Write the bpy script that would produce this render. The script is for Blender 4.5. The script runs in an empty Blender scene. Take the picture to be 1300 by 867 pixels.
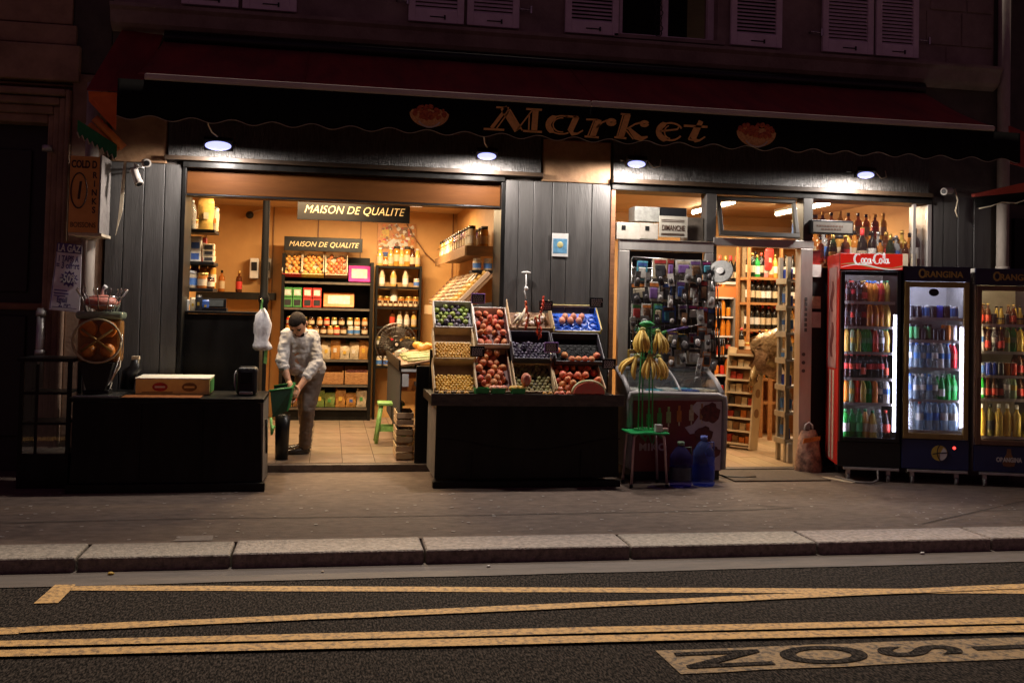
import bpy, bmesh, math, random
from mathutils import Vector, Matrix, Euler
random.seed(7)
SC = bpy.context.scene
COL = SC.collection
PI = math.pi

# ------------------------------------------------------------------ camera
F, H = 1264.0, 1.5
YAW, PITCH, ROLL = math.atan(230 / 1264.0), 0.03, 0.023
PPY = 393 - 1264 * math.tan(0.03)
CAM = Vector((0, -9.1, H))
FW = Vector((math.sin(YAW) * math.cos(PITCH), math.cos(YAW) * math.cos(PITCH), math.sin(PITCH)))
_r = Vector((math.cos(YAW), -math.sin(YAW), 0))
_u = _r.cross(FW)
RT = _r * math.cos(ROLL) + _u * math.sin(ROLL)
UP = _u * math.cos(ROLL) - _r * math.sin(ROLL)
cd = bpy.data.cameras.new('camera')
cam = bpy.data.objects.new('camera', cd)
COL.objects.link(cam)
cam.matrix_world = Matrix(((RT.x, UP.x, -FW.x, CAM.x), (RT.y, UP.y, -FW.y, CAM.y), (RT.z, UP.z, -FW.z, CAM.z), (0, 0, 0, 1)))
cd.sensor_width = 36
cd.lens = 36 * F / 1300
cd.shift_y = -(433.5 - PPY) / 1300
cd.clip_start = 0.05
cd.clip_end = 500
SC.camera = cam

# ------------------------------------------------------------------ night sky, street glow, exposure
SUN_EL, SUN_ROT = math.radians(67), math.radians(6)
w = bpy.data.worlds.new('World')
SC.world = w
w.use_nodes = True
nt = w.node_tree
bg = nt.nodes['Background']
sky = nt.nodes.new('ShaderNodeTexSky')
sky.sky_type = 'NISHITA'
sky.sun_disc = False
sky.sun_elevation = SUN_EL
sky.sun_rotation = SUN_ROT
tint = nt.nodes.new('ShaderNodeMix')
tint.data_type = 'RGBA'
tint.blend_type = 'MULTIPLY'
tint.inputs[0].default_value = 1.0
tint.inputs[7].default_value = (1.0, 0.32, 0.36, 1)
nt.links.new(sky.outputs[0], tint.inputs[6])
nt.links.new(tint.outputs[2], bg.inputs[0])
bg.inputs[1].default_value = 0.026
sl = bpy.data.lights.new('sun', 'SUN')
sl.energy = 2.4
sl.angle = math.radians(4)
sl.color = (1.0, 0.83, 0.67)
sun = bpy.data.objects.new('sun', sl)
COL.objects.link(sun)
sdir = Vector((math.sin(SUN_ROT) * math.cos(SUN_EL), math.cos(SUN_ROT) * math.cos(SUN_EL), math.sin(SUN_EL)))
sun.rotation_euler = sdir.to_track_quat('Z', 'Y').to_euler()
sun.location = (0, 10, 20)
SC.view_settings.view_transform = 'Standard'
SC.view_settings.look = 'None'
SC.view_settings.exposure = 0.0
SC.view_settings.gamma = 1.0
SC.view_settings.use_curve_mapping = False
SC.render.engine = 'CYCLES'
SC.cycles.use_denoising = True
SC.cycles.max_bounces = 6
SC.cycles.diffuse_bounces = 3
SC.cycles.glossy_bounces = 3
SC.cycles.transmission_bounces = 4
SC.cycles.transparent_max_bounces = 24
SC.cycles.caustics_reflective = False
SC.cycles.caustics_refractive = False
SC.cycles.sample_clamp_indirect = 4.0
SC.cycles.sample_clamp_direct = 0.0

# ------------------------------------------------------------------ helpers
def W(px, py, y):
    """where the sight line of a photo pixel meets the upright plane at depth y -> (x, z)"""
    d = RT * ((px - 650) / F) - UP * ((py - PPY) / F) + FW
    t = (y - CAM.y) / d.y
    p = CAM + d * t
    return p.x, p.z

def Wv(px, py, y):
    x, z = W(px, py, y)
    return Vector((x, y, z))

_MATS = {}
def M(name, c, c2=None, rough=0.6, metal=0.0, scale=12.0, bump=0.0, bscale=None, obj=0.0, emit=None, es=0.0,
      spec=0.5, coat=0.0, stretch=(1, 1, 1), clear=0.0, sss=0.0, world=False, detail=4.0, rvar=0.0, ramp=(0.33, 0.67)):
    """procedural surface: two colours mixed by noise, a per-object tone shift (obj), bump relief, optional clear share"""
    if name in _MATS:
        return _MATS[name]
    m = bpy.data.materials.new(name)
    m.use_nodes = True
    t = m.node_tree
    N, L = t.nodes, t.links
    b = N['Principled BSDF']
    b.inputs['Roughness'].default_value = rough
    b.inputs['Metallic'].default_value = metal
    b.inputs['Specular IOR Level'].default_value = spec
    b.inputs['Coat Weight'].default_value = coat
    if c2 is None:
        c2 = tuple(v * 0.72 for v in c)
    if world:
        geo = N.new('ShaderNodeNewGeometry'); vec = geo.outputs['Position']
    else:
        tc = N.new('ShaderNodeTexCoord'); vec = tc.outputs['Object']
    mp = N.new('ShaderNodeMapping')
    mp.inputs['Scale'].default_value = stretch
    L.new(vec, mp.inputs['Vector'])
    nz = N.new('ShaderNodeTexNoise')
    nz.inputs['Scale'].default_value = scale
    nz.inputs['Detail'].default_value = detail
    nz.inputs['Roughness'].default_value = 0.65
    L.new(mp.outputs[0], nz.inputs['Vector'])
    rmp = N.new('ShaderNodeValToRGB')
    rmp.color_ramp.elements[0].position = ramp[0]
    rmp.color_ramp.elements[0].color = (*c2, 1)
    rmp.color_ramp.elements[1].position = ramp[1]
    rmp.color_ramp.elements[1].color = (*c, 1)
    L.new(nz.outputs['Fac'], rmp.inputs[0])
    colour = rmp.outputs[0]
    if obj:
        oi = N.new('ShaderNodeObjectInfo')
        hv = N.new('ShaderNodeHueSaturation')
        mr = N.new('ShaderNodeMapRange')
        mr.inputs[3].default_value = 1 - obj
        mr.inputs[4].default_value = 1 + obj
        L.new(oi.outputs['Random'], mr.inputs[0])
        L.new(mr.outputs[0], hv.inputs['Value'])
        mh = N.new('ShaderNodeMath'); mh.operation = 'MULTIPLY_ADD'; mh.inputs[1].default_value = obj * .22; mh.inputs[2].default_value = .5 - obj * .11
        fr = N.new('ShaderNodeMath'); fr.operation = 'FRACT'; m9 = N.new('ShaderNodeMath'); m9.operation = 'MULTIPLY'; m9.inputs[1].default_value = 7.31
        L.new(oi.outputs['Random'], m9.inputs[0]); L.new(m9.outputs[0], fr.inputs[0]); L.new(fr.outputs[0], mh.inputs[0]); L.new(mh.outputs[0], hv.inputs['Hue'])
        L.new(colour, hv.inputs['Color'])
        colour = hv.outputs[0]
    L.new(colour, b.inputs['Base Color'])
    if rvar:
        rr = N.new('ShaderNodeMapRange')
        rr.inputs[3].default_value = max(0.02, rough - rvar); rr.inputs[4].default_value = min(1, rough + rvar)
        L.new(nz.outputs['Fac'], rr.inputs[0]); L.new(rr.outputs[0], b.inputs['Roughness'])
    if bump:
        nb = N.new('ShaderNodeTexNoise')
        nb.inputs['Scale'].default_value = bscale or scale * 4
        nb.inputs['Detail'].default_value = 3
        L.new(mp.outputs[0], nb.inputs['Vector'])
        bp = N.new('ShaderNodeBump')
        bp.inputs['Strength'].default_value = bump
        bp.inputs['Distance'].default_value = 0.01
        L.new(nb.outputs['Fac'], bp.inputs['Height'])
        L.new(bp.outputs[0], b.inputs['Normal'])
    if emit:
        b.inputs['Emission Color'].default_value = (*emit, 1)
        b.inputs['Emission Strength'].default_value = es
    if sss:
        b.inputs['Subsurface Weight'].default_value = sss
        b.inputs['Subsurface Radius'].default_value = (0.02, 0.01, 0.006)
    if clear:
        tr = N.new('ShaderNodeBsdfTransparent')
        mx = N.new('ShaderNodeMixShader')
        mx.inputs[0].default_value = clear
        wm = max(c)
        tr.inputs[0].default_value = (*[min(1, 0.25 + 0.75 * v / max(wm, 1e-3)) for v in c], 1)
        L.new(b.outputs[0], mx.inputs[1]); L.new(tr.outputs[0], mx.inputs[2])
        L.new(mx.outputs[0], N['Material Output'].inputs[0])
    _MATS[name] = m
    return m

def glass(name, tintc=(1, 1, 1), refl=0.08, rough=0.03):
    if name in _MATS:
        return _MATS[name]
    m = bpy.data.materials.new(name); m.use_nodes = True
    t = m.node_tree; N, L = t.nodes, t.links
    N.remove(N['Principled BSDF'])
    tr = N.new('ShaderNodeBsdfTransparent'); tr.inputs[0].default_value = (*tintc, 1)
    gl = N.new('ShaderNodeBsdfGlossy'); gl.inputs['Roughness'].default_value = rough
    lw = N.new('ShaderNodeLayerWeight'); lw.inputs[0].default_value = 0.25
    mr = N.new('ShaderNodeMapRange'); mr.inputs[3].default_value = refl; mr.inputs[4].default_value = 0.7
    nz = N.new('ShaderNodeTexNoise'); nz.inputs['Scale'].default_value = 6
    mm = N.new('ShaderNodeMath'); mm.operation = 'MULTIPLY_ADD'; mm.inputs[1].default_value = 0.06; mm.inputs[2].default_value = -0.03
    ad = N.new('ShaderNodeMath'); ad.operation = 'ADD'
    mx = N.new('ShaderNodeMixShader')
    L.new(lw.outputs['Facing'], mr.inputs[0]); L.new(nz.outputs['Fac'], mm.inputs[0])
    L.new(mr.outputs[0], ad.inputs[0]); L.new(mm.outputs[0], ad.inputs[1]); L.new(ad.outputs[0], mx.inputs[0])
    L.new(tr.outputs[0], mx.inputs[1]); L.new(gl.outputs[0], mx.inputs[2])
    L.new(mx.outputs[0], N['Material Output'].inputs[0])
    _MATS[name] = m
    return m

def glow(name, c, s):
    if name in _MATS:
        return _MATS[name]
    m = bpy.data.materials.new(name); m.use_nodes = True
    t = m.node_tree; N, L = t.nodes, t.links
    b = N['Principled BSDF']
    b.inputs['Base Color'].default_value = (*[0.8 * v for v in c], 1)
    b.inputs['Emission Color'].default_value = (*c, 1); b.inputs['Emission Strength'].default_value = s
    _MATS[name] = m
    return m

class MB:
    def __init__(self):
        self.bm = bmesh.new()
    def _fin(self, geom, mi):
        for g in geom:
            if isinstance(g, bmesh.types.BMFace):
                g.material_index = mi
        return self
    def box(self, x0, x1, y0, y1, z0, z1, mi=0, mat=None):
        co = [(x0, y0, z0), (x1, y0, z0), (x1, y1, z0), (x0, y1, z0), (x0, y0, z1), (x1, y0, z1), (x1, y1, z1), (x0, y1, z1)]
        if mat is not None:
            co = [mat @ Vector(c) for c in co]
        v = [self.bm.verts.new(c) for c in co]
        for q in ((3, 2, 1, 0), (4, 5, 6, 7), (0, 1, 5, 4), (1, 2, 6, 5), (2, 3, 7, 6), (3, 0, 4, 7)):
            f = self.bm.faces.new([v[i] for i in q]); f.material_index = mi
        return self
    def prism(self, pts, off, mi=0):
        """polygon pts (3-D) pushed along the vector off"""
        off = Vector(off)
        a = [self.bm.verts.new(p) for p in pts]
        b = [self.bm.verts.new(Vector(p) + off) for p in pts]
        n = len(pts)
        fs = [self.bm.faces.new(a[::-1]), self.bm.faces.new(b)]
        for i in range(n):
            fs.append(self.bm.faces.new((a[i], a[(i + 1) % n], b[(i + 1) % n], b[i])))
        for f in fs:
            f.material_index = mi
        return self
    def quad(self, a, b, c, d, mi=0):
        f = self.bm.faces.new([self.bm.verts.new(p) for p in (a, b, c, d)]); f.material_index = mi
        return self
    def cyl(self, p0, p1, r0, r1=None, n=12, mi=0, smooth=True):
        p0, p1 = Vector(p0), Vector(p1)
        r1 = r0 if r1 is None else r1
        d = (p1 - p0).normalized()
        a = d.orthogonal().normalized(); b = d.cross(a)
        A = [self.bm.verts.new(p0 + (a * math.cos(2 * PI * i / n) + b * math.sin(2 * PI * i / n)) * r0) for i in range(n)]
        B = [self.bm.verts.new(p1 + (a * math.cos(2 * PI * i / n) + b * math.sin(2 * PI * i / n)) * r1) for i in range(n)]
        for i in range(n):
            f = self.bm.faces.new((A[i], A[(i + 1) % n], B[(i + 1) % n], B[i])); f.material_index = mi; f.smooth = smooth
        for q in (A[::-1], B):
            f = self.bm.faces.new(q); f.material_index = mi
        return self
    def lathe(self, prof, n=12, c=(0, 0, 0), mi=0, smooth=True, cap=True):
        c = Vector(c)
        rings = []
        for r, z in prof:
            rings.append([self.bm.verts.new(c + Vector((r * math.cos(2 * PI * i / n), r * math.sin(2 * PI * i / n), z))) for i in range(n)])
        for A, B in zip(rings, rings[1:]):
            for i in range(n):
                f = self.bm.faces.new((A[i], A[(i + 1) % n], B[(i + 1) % n], B[i])); f.material_index = mi; f.smooth = smooth
        if cap:
            for q in (rings[0][::-1], rings[-1]):
                f = self.bm.faces.new(q); f.material_index = mi
        return self
    def tube(self, pts, r, n=6, mi=0, close=False):
        pts = [Vector(p) for p in pts]
        rr = r if isinstance(r, (list, tuple)) else [r] * len(pts)
        rings = []
        up = None
        for i, p in enumerate(pts):
            d = (pts[min(i + 1, len(pts) - 1)] - pts[max(i - 1, 0)])
            d = d.normalized() if d.length > 1e-9 else Vector((0, 0, 1))
            if up is None:
                a = d.orthogonal().normalized()
            else:
                a = (up - d * up.dot(d))
                a = a.normalized() if a.length > 1e-6 else d.orthogonal().normalized()
            up = a
            b = d.cross(a)
            rings.append([self.bm.verts.new(p + (a * math.cos(2 * PI * k / n) + b * math.sin(2 * PI * k / n)) * rr[i]) for k in range(n)])
        for A, B in zip(rings, rings[1:]):
            for k in range(n):
                f = self.bm.faces.new((A[k], A[(k + 1) % n], B[(k + 1) % n], B[k])); f.material_index = mi; f.smooth = True
        for q in (rings[0][::-1], rings[-1]):
            f = self.bm.faces.new(q); f.material_index = mi
        return self
    def ball(self, c, r, seg=10, rings=7, sc=(1, 1, 1), mi=0, mat=None, jit=0.0):
        g = bmesh.ops.create_uvsphere(self.bm, u_segments=seg, v_segments=rings, radius=r)
        for v in g['verts']:
            co = Vector((v.co.x * sc[0], v.co.y * sc[1], v.co.z * sc[2]))
            if jit:
                co *= 1 + random.uniform(-jit, jit)
            if mat is not None:
                co = mat @ co
            v.co = co + Vector(c)
        for v in g['verts']:
            for f in v.link_faces:
                f.material_index = mi; f.smooth = True
        return self
    def ribbon(self, pts, wd, P, mi=0, th=0.004):
        """flat stroke along 2-D pts, width wd (number or list); P(u, v) -> 3-D front point; th = thickness along +y"""
        n = len(pts)
        ws = wd if isinstance(wd, (list, tuple)) else [wd] * n
        Lf, Rt = [], []
        for i, (x, y) in enumerate(pts):
            x0, y0 = pts[max(i - 1, 0)]; x1, y1 = pts[min(i + 1, n - 1)]
            dx, dy = x1 - x0, y1 - y0
            l = math.hypot(dx, dy) or 1
            nx, ny = -dy / l * ws[i] / 2, dx / l * ws[i] / 2
            Lf.append((x + nx, y + ny)); Rt.append((x - nx, y - ny))
        for i in range(n - 1):
            q = [P(*Rt[i]), P(*Rt[i + 1]), P(*Lf[i + 1]), P(*Lf[i])]
            self.prism(q, (0, th, 0), mi)
        return self
    def mesh(self, name, smooth=False):
        me = bpy.data.meshes.new(name)
        bmesh.ops.recalc_face_normals(self.bm, faces=self.bm.faces)
        if smooth:
            for f in self.bm.faces:
                f.smooth = True
        self.bm.to_mesh(me); self.bm.free()
        return me
    def build(self, name, mats, parent=None, smooth=False, bevel=0.0, seg=2, loc=None):
        me = self.mesh(name, smooth)
        for m in (mats if isinstance(mats, (list, tuple)) else [mats]):
            me.materials.append(m)
        o = bpy.data.objects.new(name, me)
        COL.objects.link(o)
        if parent is not None:
            o.parent = parent
        if loc is not None:
            o.location = loc
        if bevel:
            bv = o.modifiers.new('bevel', 'BEVEL'); bv.width = bevel; bv.segments = seg; bv.limit_method = 'ANGLE'
        return o

def link(name, me, parent=None, loc=(0, 0, 0), rot=(0, 0, 0), sc=(1, 1, 1)):
    o = bpy.data.objects.new(name, me)
    COL.objects.link(o)
    o.location = loc; o.rotation_euler = rot
    o.scale = sc if isinstance(sc, (tuple, list)) else (sc, sc, sc)
    if parent is not None:
        o.parent = parent
    return o

def tag(o, label=None, cat=None, group=None, kind=None):
    if label:
        o['label'] = label
    if cat:
        o['category'] = cat
    if group:
        o['group'] = group
    if kind:
        o['kind'] = kind
    return o

def thing(name, label, cat, loc=(0, 0, 0), rotz=0.0, group=None):
    o = bpy.data.objects.new(name, None)
    COL.objects.link(o)
    o.location = loc; o.rotation_euler = (0, 0, rotz)
    o.empty_display_size = 0.1
    return tag(o, label, cat, group)

def struct(o):
    o['kind'] = 'structure'
    return o

def copy_tree(o, parent=None):
    c = o.copy(); COL.objects.link(c)
    if parent is not None:
        c.parent = parent
    for ch in list(o.children):
        copy_tree(ch, c)
    return c

ORD = ['first', 'second', 'third', 'fourth', 'fifth', 'sixth', 'seventh', 'eighth', 'ninth', 'tenth', 'eleventh', 'twelfth',
       'thirteenth', 'fourteenth', 'fifteenth', 'sixteenth', 'seventeenth', 'eighteenth', 'nineteenth', 'twentieth']

def text(name, body, mat, parent, loc, size, rot=(PI / 2, 0, 0), sx=1.0, shear=0.0, ext=0.002, offset=0.0, align='CENTER', spacing=1.0):
    cu = bpy.data.curves.new(name, 'FONT')
    cu.body = body; cu.size = size; cu.align_x = align; cu.align_y = 'CENTER'
    cu.shear = shear; cu.extrude = ext; cu.offset = offset; cu.space_character = spacing
    cu.materials.append(mat)
    tmp = bpy.data.objects.new('tmp', cu)
    COL.objects.link(tmp)
    me = bpy.data.meshes.new_from_object(tmp.evaluated_get(bpy.context.evaluated_depsgraph_get()))
    bpy.data.objects.remove(tmp); bpy.data.curves.remove(cu)
    me.name = name
    if not me.materials:
        me.materials.append(mat)
    o = link(name, me, parent, loc, rot, (sx, 1, 1))
    return o

def say(head, tail, words=16):
    """label of at most 16 words: drop the detail of the head first"""
    s = f'{head}, {tail}'
    if len(s.replace(',', ' ').split()) > words:
        s = f"{head.split(' with ')[0]}, {tail}"
    if len(s.replace(',', ' ').split()) > words:
        s = s.replace(' from the left', '')
    return s

def arc(cx, cy, rx, ry, a0, a1, n=10):
    return [(cx + rx * math.cos(math.radians(a0 + (a1 - a0) * i / n)), cy + ry * math.sin(math.radians(a0 + (a1 - a0) * i / n))) for i in range(n + 1)]

# common surfaces
BLACKWOOD = M('black_painted_wood', (0.013, 0.012, 0.011), (0.003, 0.003, 0.003), rough=0.42, spec=.2, scale=5, stretch=(1, 1, 0.2), bump=0.15, bscale=20, rvar=0.12)
GREYPLANK = M('grey_painted_planks', (0.085, 0.081, 0.078), (0.055, 0.052, 0.05), rough=0.5, scale=5, stretch=(3, 3, 0.35), bump=0.25, bscale=30, obj=0.10, rvar=0.1)
ALU = M('brushed_aluminium', (0.55, 0.53, 0.50), (0.42, 0.40, 0.38), rough=0.38, metal=0.6, scale=8, stretch=(1, 1, 0.2), rvar=0.1)
STEEL = M('steel', (0.6, 0.59, 0.57), rough=0.25, metal=1.0, scale=30)
WHITEP = M('white_plastic', (0.75, 0.74, 0.72), (0.6, 0.59, 0.57), rough=0.4, scale=10)
BLACKP = M('black_plastic', (0.010, 0.010, 0.011), rough=0.35, spec=.35, scale=20)
GOLDP = M('gold_lettering', (0.93, 0.53, 0.15), (0.76, 0.40, 0.10), rough=0.4, scale=40)
CREAM = M('cream_card', (0.68, 0.58, 0.42), (0.52, 0.43, 0.3), rough=0.7, scale=9)
WOODL = M('pale_wood', (0.52, 0.38, 0.22), (0.38, 0.26, 0.14), rough=0.65, scale=6, stretch=(1, 6, 6), bump=0.2, obj=0.1)
WOODD = M('brown_wood', (0.26, 0.13, 0.055), (0.15, 0.07, 0.03), rough=0.5, scale=6, stretch=(1, 6, 6), bump=0.15, obj=0.1)
GREENP = M('green_plastic', (0.03, 0.36, 0.09), (0.02, 0.24, 0.06), rough=0.4, scale=14)
GLASS = glass('window_glass')
# ================================================================== SETTING: ground
ASPH = M('asphalt', (0.088, 0.072, 0.059), (0.0035, 0.003, 0.0026), rough=0.85, ramp=(.42, .72), scale=105, bump=1.0, bscale=95, world=True, detail=2, spec=0.08, stretch=(1, .3, 1))
GUTT = M('gutter_concrete', (0.12, 0.096, 0.079), (0.07, 0.056, 0.046), rough=0.65, scale=7, bump=0.2, bscale=90, world=True, stretch=(0.5, 3, 1))
PAVE = M('pavement_asphalt', (0.225, 0.163, 0.125), (0.085, 0.061, 0.047), rough=0.72, scale=11, bump=0.5, ramp=(.26, .74), bscale=140, world=True, stretch=(0.7, 1.4, 1), detail=9, spec=0.3)
PATCH = M('pavement_patch', (0.29, 0.25, 0.215), (0.2, 0.165, 0.14), rough=0.7, scale=20, bump=0.3, world=True)
SEAM = M('dark_seam', (0.04, 0.032, 0.027), rough=0.85)
KERB = M('kerb_granite', (0.34, 0.29, 0.245), (0.13, 0.11, 0.093), rough=0.62, scale=30, bump=0.7, bscale=60, obj=0.15, world=True, detail=6)
PAINT = M('yellow_road_paint', (0.58, 0.35, 0.115), (0.15, 0.09, 0.038), ramp=(.35, .55), rough=0.65, scale=36, bump=0.5, bscale=120, world=True, detail=8)

ROADZ = -0.085
rd = MB()
n = 60
rd.quad((-60, -60, ROADZ), (60, -60, ROADZ), (60, -3.17, ROADZ), (-60, -3.17, ROADZ))
road = struct(rd.build('road', ASPH))
def strip(name, mat, pts, parent, z):
    b = MB()
    b.bm.faces.new([b.bm.verts.new((x, y, z)) for x, y in pts])
    return b.build(name, mat, parent)
zp = ROADZ + 0.004
def wob(a, bb, n=26, amp=0.006):
    out = []
    for i in range(n + 1):
        t = i / n
        out.append((a[0] + (bb[0] - a[0]) * t, a[1] + (bb[1] - a[1]) * t + random.uniform(-amp, amp)))
    return out
def line_mark(a0, a1, b0, b1, z):
    """painted band between edge a0-a1 and edge b0-b1 with slightly ragged edges"""
    return strip('road_marking', PAINT, wob(a0, a1) + wob(b0, b1)[::-1], road, z)
line_mark((-1.36, -3.29), (9.0, -4.45), (-1.36, -3.19), (9.0, -4.36), zp)
strip('road_marking', PAINT, [(-1.47, -3.53), (-1.35, -3.53), (-1.345, -3.19), (-1.36, -3.18), (-1.455, -3.18)], road, zp + 0.002)
line_mark((-1.40, -4.01), (4.6, -3.78), (-1.40, -3.92), (4.6, -3.69), zp + 0.004)
strip('road_marking', PAINT, [(-1.9, -4.02), (-1.405, -4.02), (-1.40, -3.92), (-1.9, -3.915)], road, zp + 0.001)
line_mark((-9, -3.92), (9, -4.62), (-9, -3.83), (9, -4.53), zp + 0.006)
line_mark((-9, -4.06), (9, -4.76), (-9, -3.965), (9, -4.665), zp + 0.008)
strip('road_marking', M('worn_yellow_paint', (0.30, 0.20, 0.09), (0.05, 0.036, 0.022), ramp=(.36, .56), rough=0.7, scale=34, bump=0.5, bscale=120, world=True),
      wob((1.56, -4.885), (6.6, -4.89)) + wob((1.545, -4.59), (6.6, -4.62))[::-1], road, zp + 0.001)
for i, ch in enumerate('NOSIARVIL'):
    text('lettering', ch, ASPH, road, (1.80 + .493 * i, -4.735 - .002 * i, zp + 0.005), 0.57, rot=(0, 0, -PI / 2), sx=.52 if ch != 'I' else .6, ext=0.0006, offset=0.013)

gu = MB(); 
pts = wob((-40, -3.21), (40, -3.21), 160, 0.008)
for (x0, y0), (x1, y1) in zip(pts, pts[1:]):
    gu.quad((x0, y0, ROADZ + 0.005), (x1, y1, ROADZ + 0.005), (x1, -2.90, ROADZ + 0.008), (x0, -2.90, ROADZ + 0.008))
struct(gu.build('gutter', GUTT))
pv = MB(); pv.box(-40, 40, -2.575, 12, -0.3, 0.0)
pavement = struct(pv.build('pavement', PAVE))
kerb = thing('kerb', None, None); struct(kerb)
joints = [-2.74 - 1.3 * k for k in range(7, 0, -1)] + [-2.74, -1.41, -0.54, 0.62, 1.94, 3.23, 4.52] + [4.52 + 1.3 * k for k in range(1, 8)]
for a, b in zip(joints, joints[1:]):
    s = MB(); s.box(a + 0.006, b - 0.006, -2.92 + random.uniform(-.006, .006), -2.565, -0.3, 0.006 + random.uniform(-.003, .004))
    s.build('kerb_stone', KERB, kerb, bevel=0.018, seg=3)
for p in ([(-40, -1.93), (-2.1, -1.925), (-0.9, -1.875), (0.6, -1.895), (1.77, -1.885), (3.08, -1.855), (3.6, -1.80)],
          [(4.3, -2.43), (4.7, -2.21), (5.2, -1.94), (5.75, -1.64), (7, -1.1)], [(3.3, -1.62), (3.45, -1.72), (3.62, -1.78)], [(5.1, -2.02), (6.5, -1.9)]):
    b = MB(); b.ribbon(p, 0.011, lambda u, v: (u, v, 0.003), th=0.0)
    b = None
    b = MB()
    for (x0, y0), (x1, y1) in zip(p, p[1:]):
        d = 0.006
        b.quad((x0, y0 - d, 0.004), (x1, y1 - d, 0.004), (x1, y1 + d, 0.004), (x0, y0 + d, 0.004))
    b.build('seam', SEAM, pavement)
strip('repair_patch', PATCH, [(-0.93, -2.545), (-0.69, -2.54), (-0.70, -2.40), (-0.90, -2.41)], pavement, 0.004)
gm = MB()
for k in range(280):
    x, y, r = random.uniform(-3, 7), random.uniform(-2.5, -0.7), random.uniform(0.006, 0.017)
    ps = [(x + r * random.uniform(.7, 1.2) * math.cos(a), y + r * random.uniform(.7, 1.2) * math.sin(a)) for a in [i * PI / 4 for i in range(8)]]
    gm.bm.faces.new([gm.bm.verts.new((px, py, 0.0045)) for px, py in ps])
tag(gm.build('gum_spots', M('gum', (0.42, 0.38, 0.34), (0.26, 0.22, 0.19), scale=3, world=True)), kind='stuff')
def scrap(name, lab, mat, x, y, z, r):
    b = MB(); b.ball((0, 0, 0), r, 8, 5, (1, .8, .5), jit=.3)
    tag(b.build(name, mat, loc=(x, y, z + r * .4)), lab, 'litter')
scrap('wrapper', 'small yellow crumpled scrap lying in the gutter by the kerb', M('yellow_scrap', (0.6, 0.38, 0.05)), -1.2, -3.0, ROADZ + .008, 0.017)
scrap('paper_scrap', 'tiny pale paper scrap in the gutter under the middle kerb stone', WHITEP, 1.0, -3.03, ROADZ + .008, 0.012)
scrap('paper_scrap', 'white crumpled paper at the kerb below the blue fridges', WHITEP, 3.96, -2.97, ROADZ + .008, 0.018)
scrap('cigarette_stub', 'pale cigarette stub in the gutter beneath the fruit table', CREAM, 0.0, -3.06, ROADZ + .008, 0.009)

# ================================================================== BUILDINGS
STONE = M('facade_stone', (0.36, 0.28, 0.25), (0.20, 0.15, 0.135), rough=0.8, scale=3, bump=0.35, bscale=35, world=True, detail=8)
STONED = M('dark_render', (0.10, 0.082, 0.07), (0.055, 0.045, 0.04), rough=0.8, scale=3, bump=0.3, bscale=30, world=True)
BROWNST = M('brown_stone_panel', (0.33, 0.19, 0.095), (0.20, 0.105, 0.05), rough=0.7, scale=5, bump=0.5, bscale=25, world=True, detail=8)
SHUT = M('shutter_paint', (0.86, 0.74, 0.82), (0.72, 0.61, 0.68), rough=0.55, scale=7, bump=0.15)
DARK = M('dark_interior', (0.012, 0.011, 0.012), rough=0.9)
FASC = M('scratched_black_fascia', (0.055, 0.050, 0.046), (0.013, 0.012, 0.011), rough=0.42, scale=14, stretch=(6, 6, 0.7), bump=0.9, bscale=24, world=True, rvar=0.15)

bld = thing('shop_building', 'grocery building with black wooden shopfront under a stone storey with shutters', 'building')
# upper wall round the open window
ux0, ux1, uz0, uz1 = -1.93, 6.62, 3.93, 6.12
ow0, ow1, owz = 2.64, 3.63, 4.14
b = MB()
b.box(ux0, ow0, 0, .35, uz0, uz1); b.box(ow1, ux1, 0, .35, uz0, uz1); b.box(ow0, ow1, 0, .35, uz0, owz); b.box(ow0, ow1, 0, .35, 5.9, uz1)
b.build('upper_wall', STONE, bld)
for (x0, x1, z0, z1) in ((5.86, 6.24, 4.28, 4.62), (6.255, 6.6, 4.28, 4.62), (5.9, 6.3, 4.635, 4.97), (6.315, 6.6, 4.635, 4.97), (6.08, 6.6, 4.0, 4.265)):
    b = MB(); b.box(x0, x1, -0.012, 0.01, z0, z1); b.build('stone_block', STONE, bld, bevel=0.008)
b = MB()
b.prism([(ux0, 0.0, 3.84), (ux0, -0.07, 3.87), (ux0, -0.10, 3.90), (ux0, -0.13, 4.0), (ux0, -0.16, 4.03), (ux0, -0.16, 4.06), (ux0, 0.0, 4.085)], (ux1 - ux0, 0, 0))
b.build('cornice', STONE, bld)
b = MB()
b.box(ux0, ux1, 0.02, .35, 2.70, 3.93); b.build('fascia_backing', STONED, bld)
b = MB(); b.box(-6.0, 12.0, 0.353, 8.0, 6.0, 6.1); b.build('sun_block_slab', STONED, bld)  # unseen slab added above the rooms to block the sun
b = MB(); b.box(ow0 + .02, ow1 - .02, .8, .82, owz, 5.9); b.build('dark_room', DARK, bld)
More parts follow.
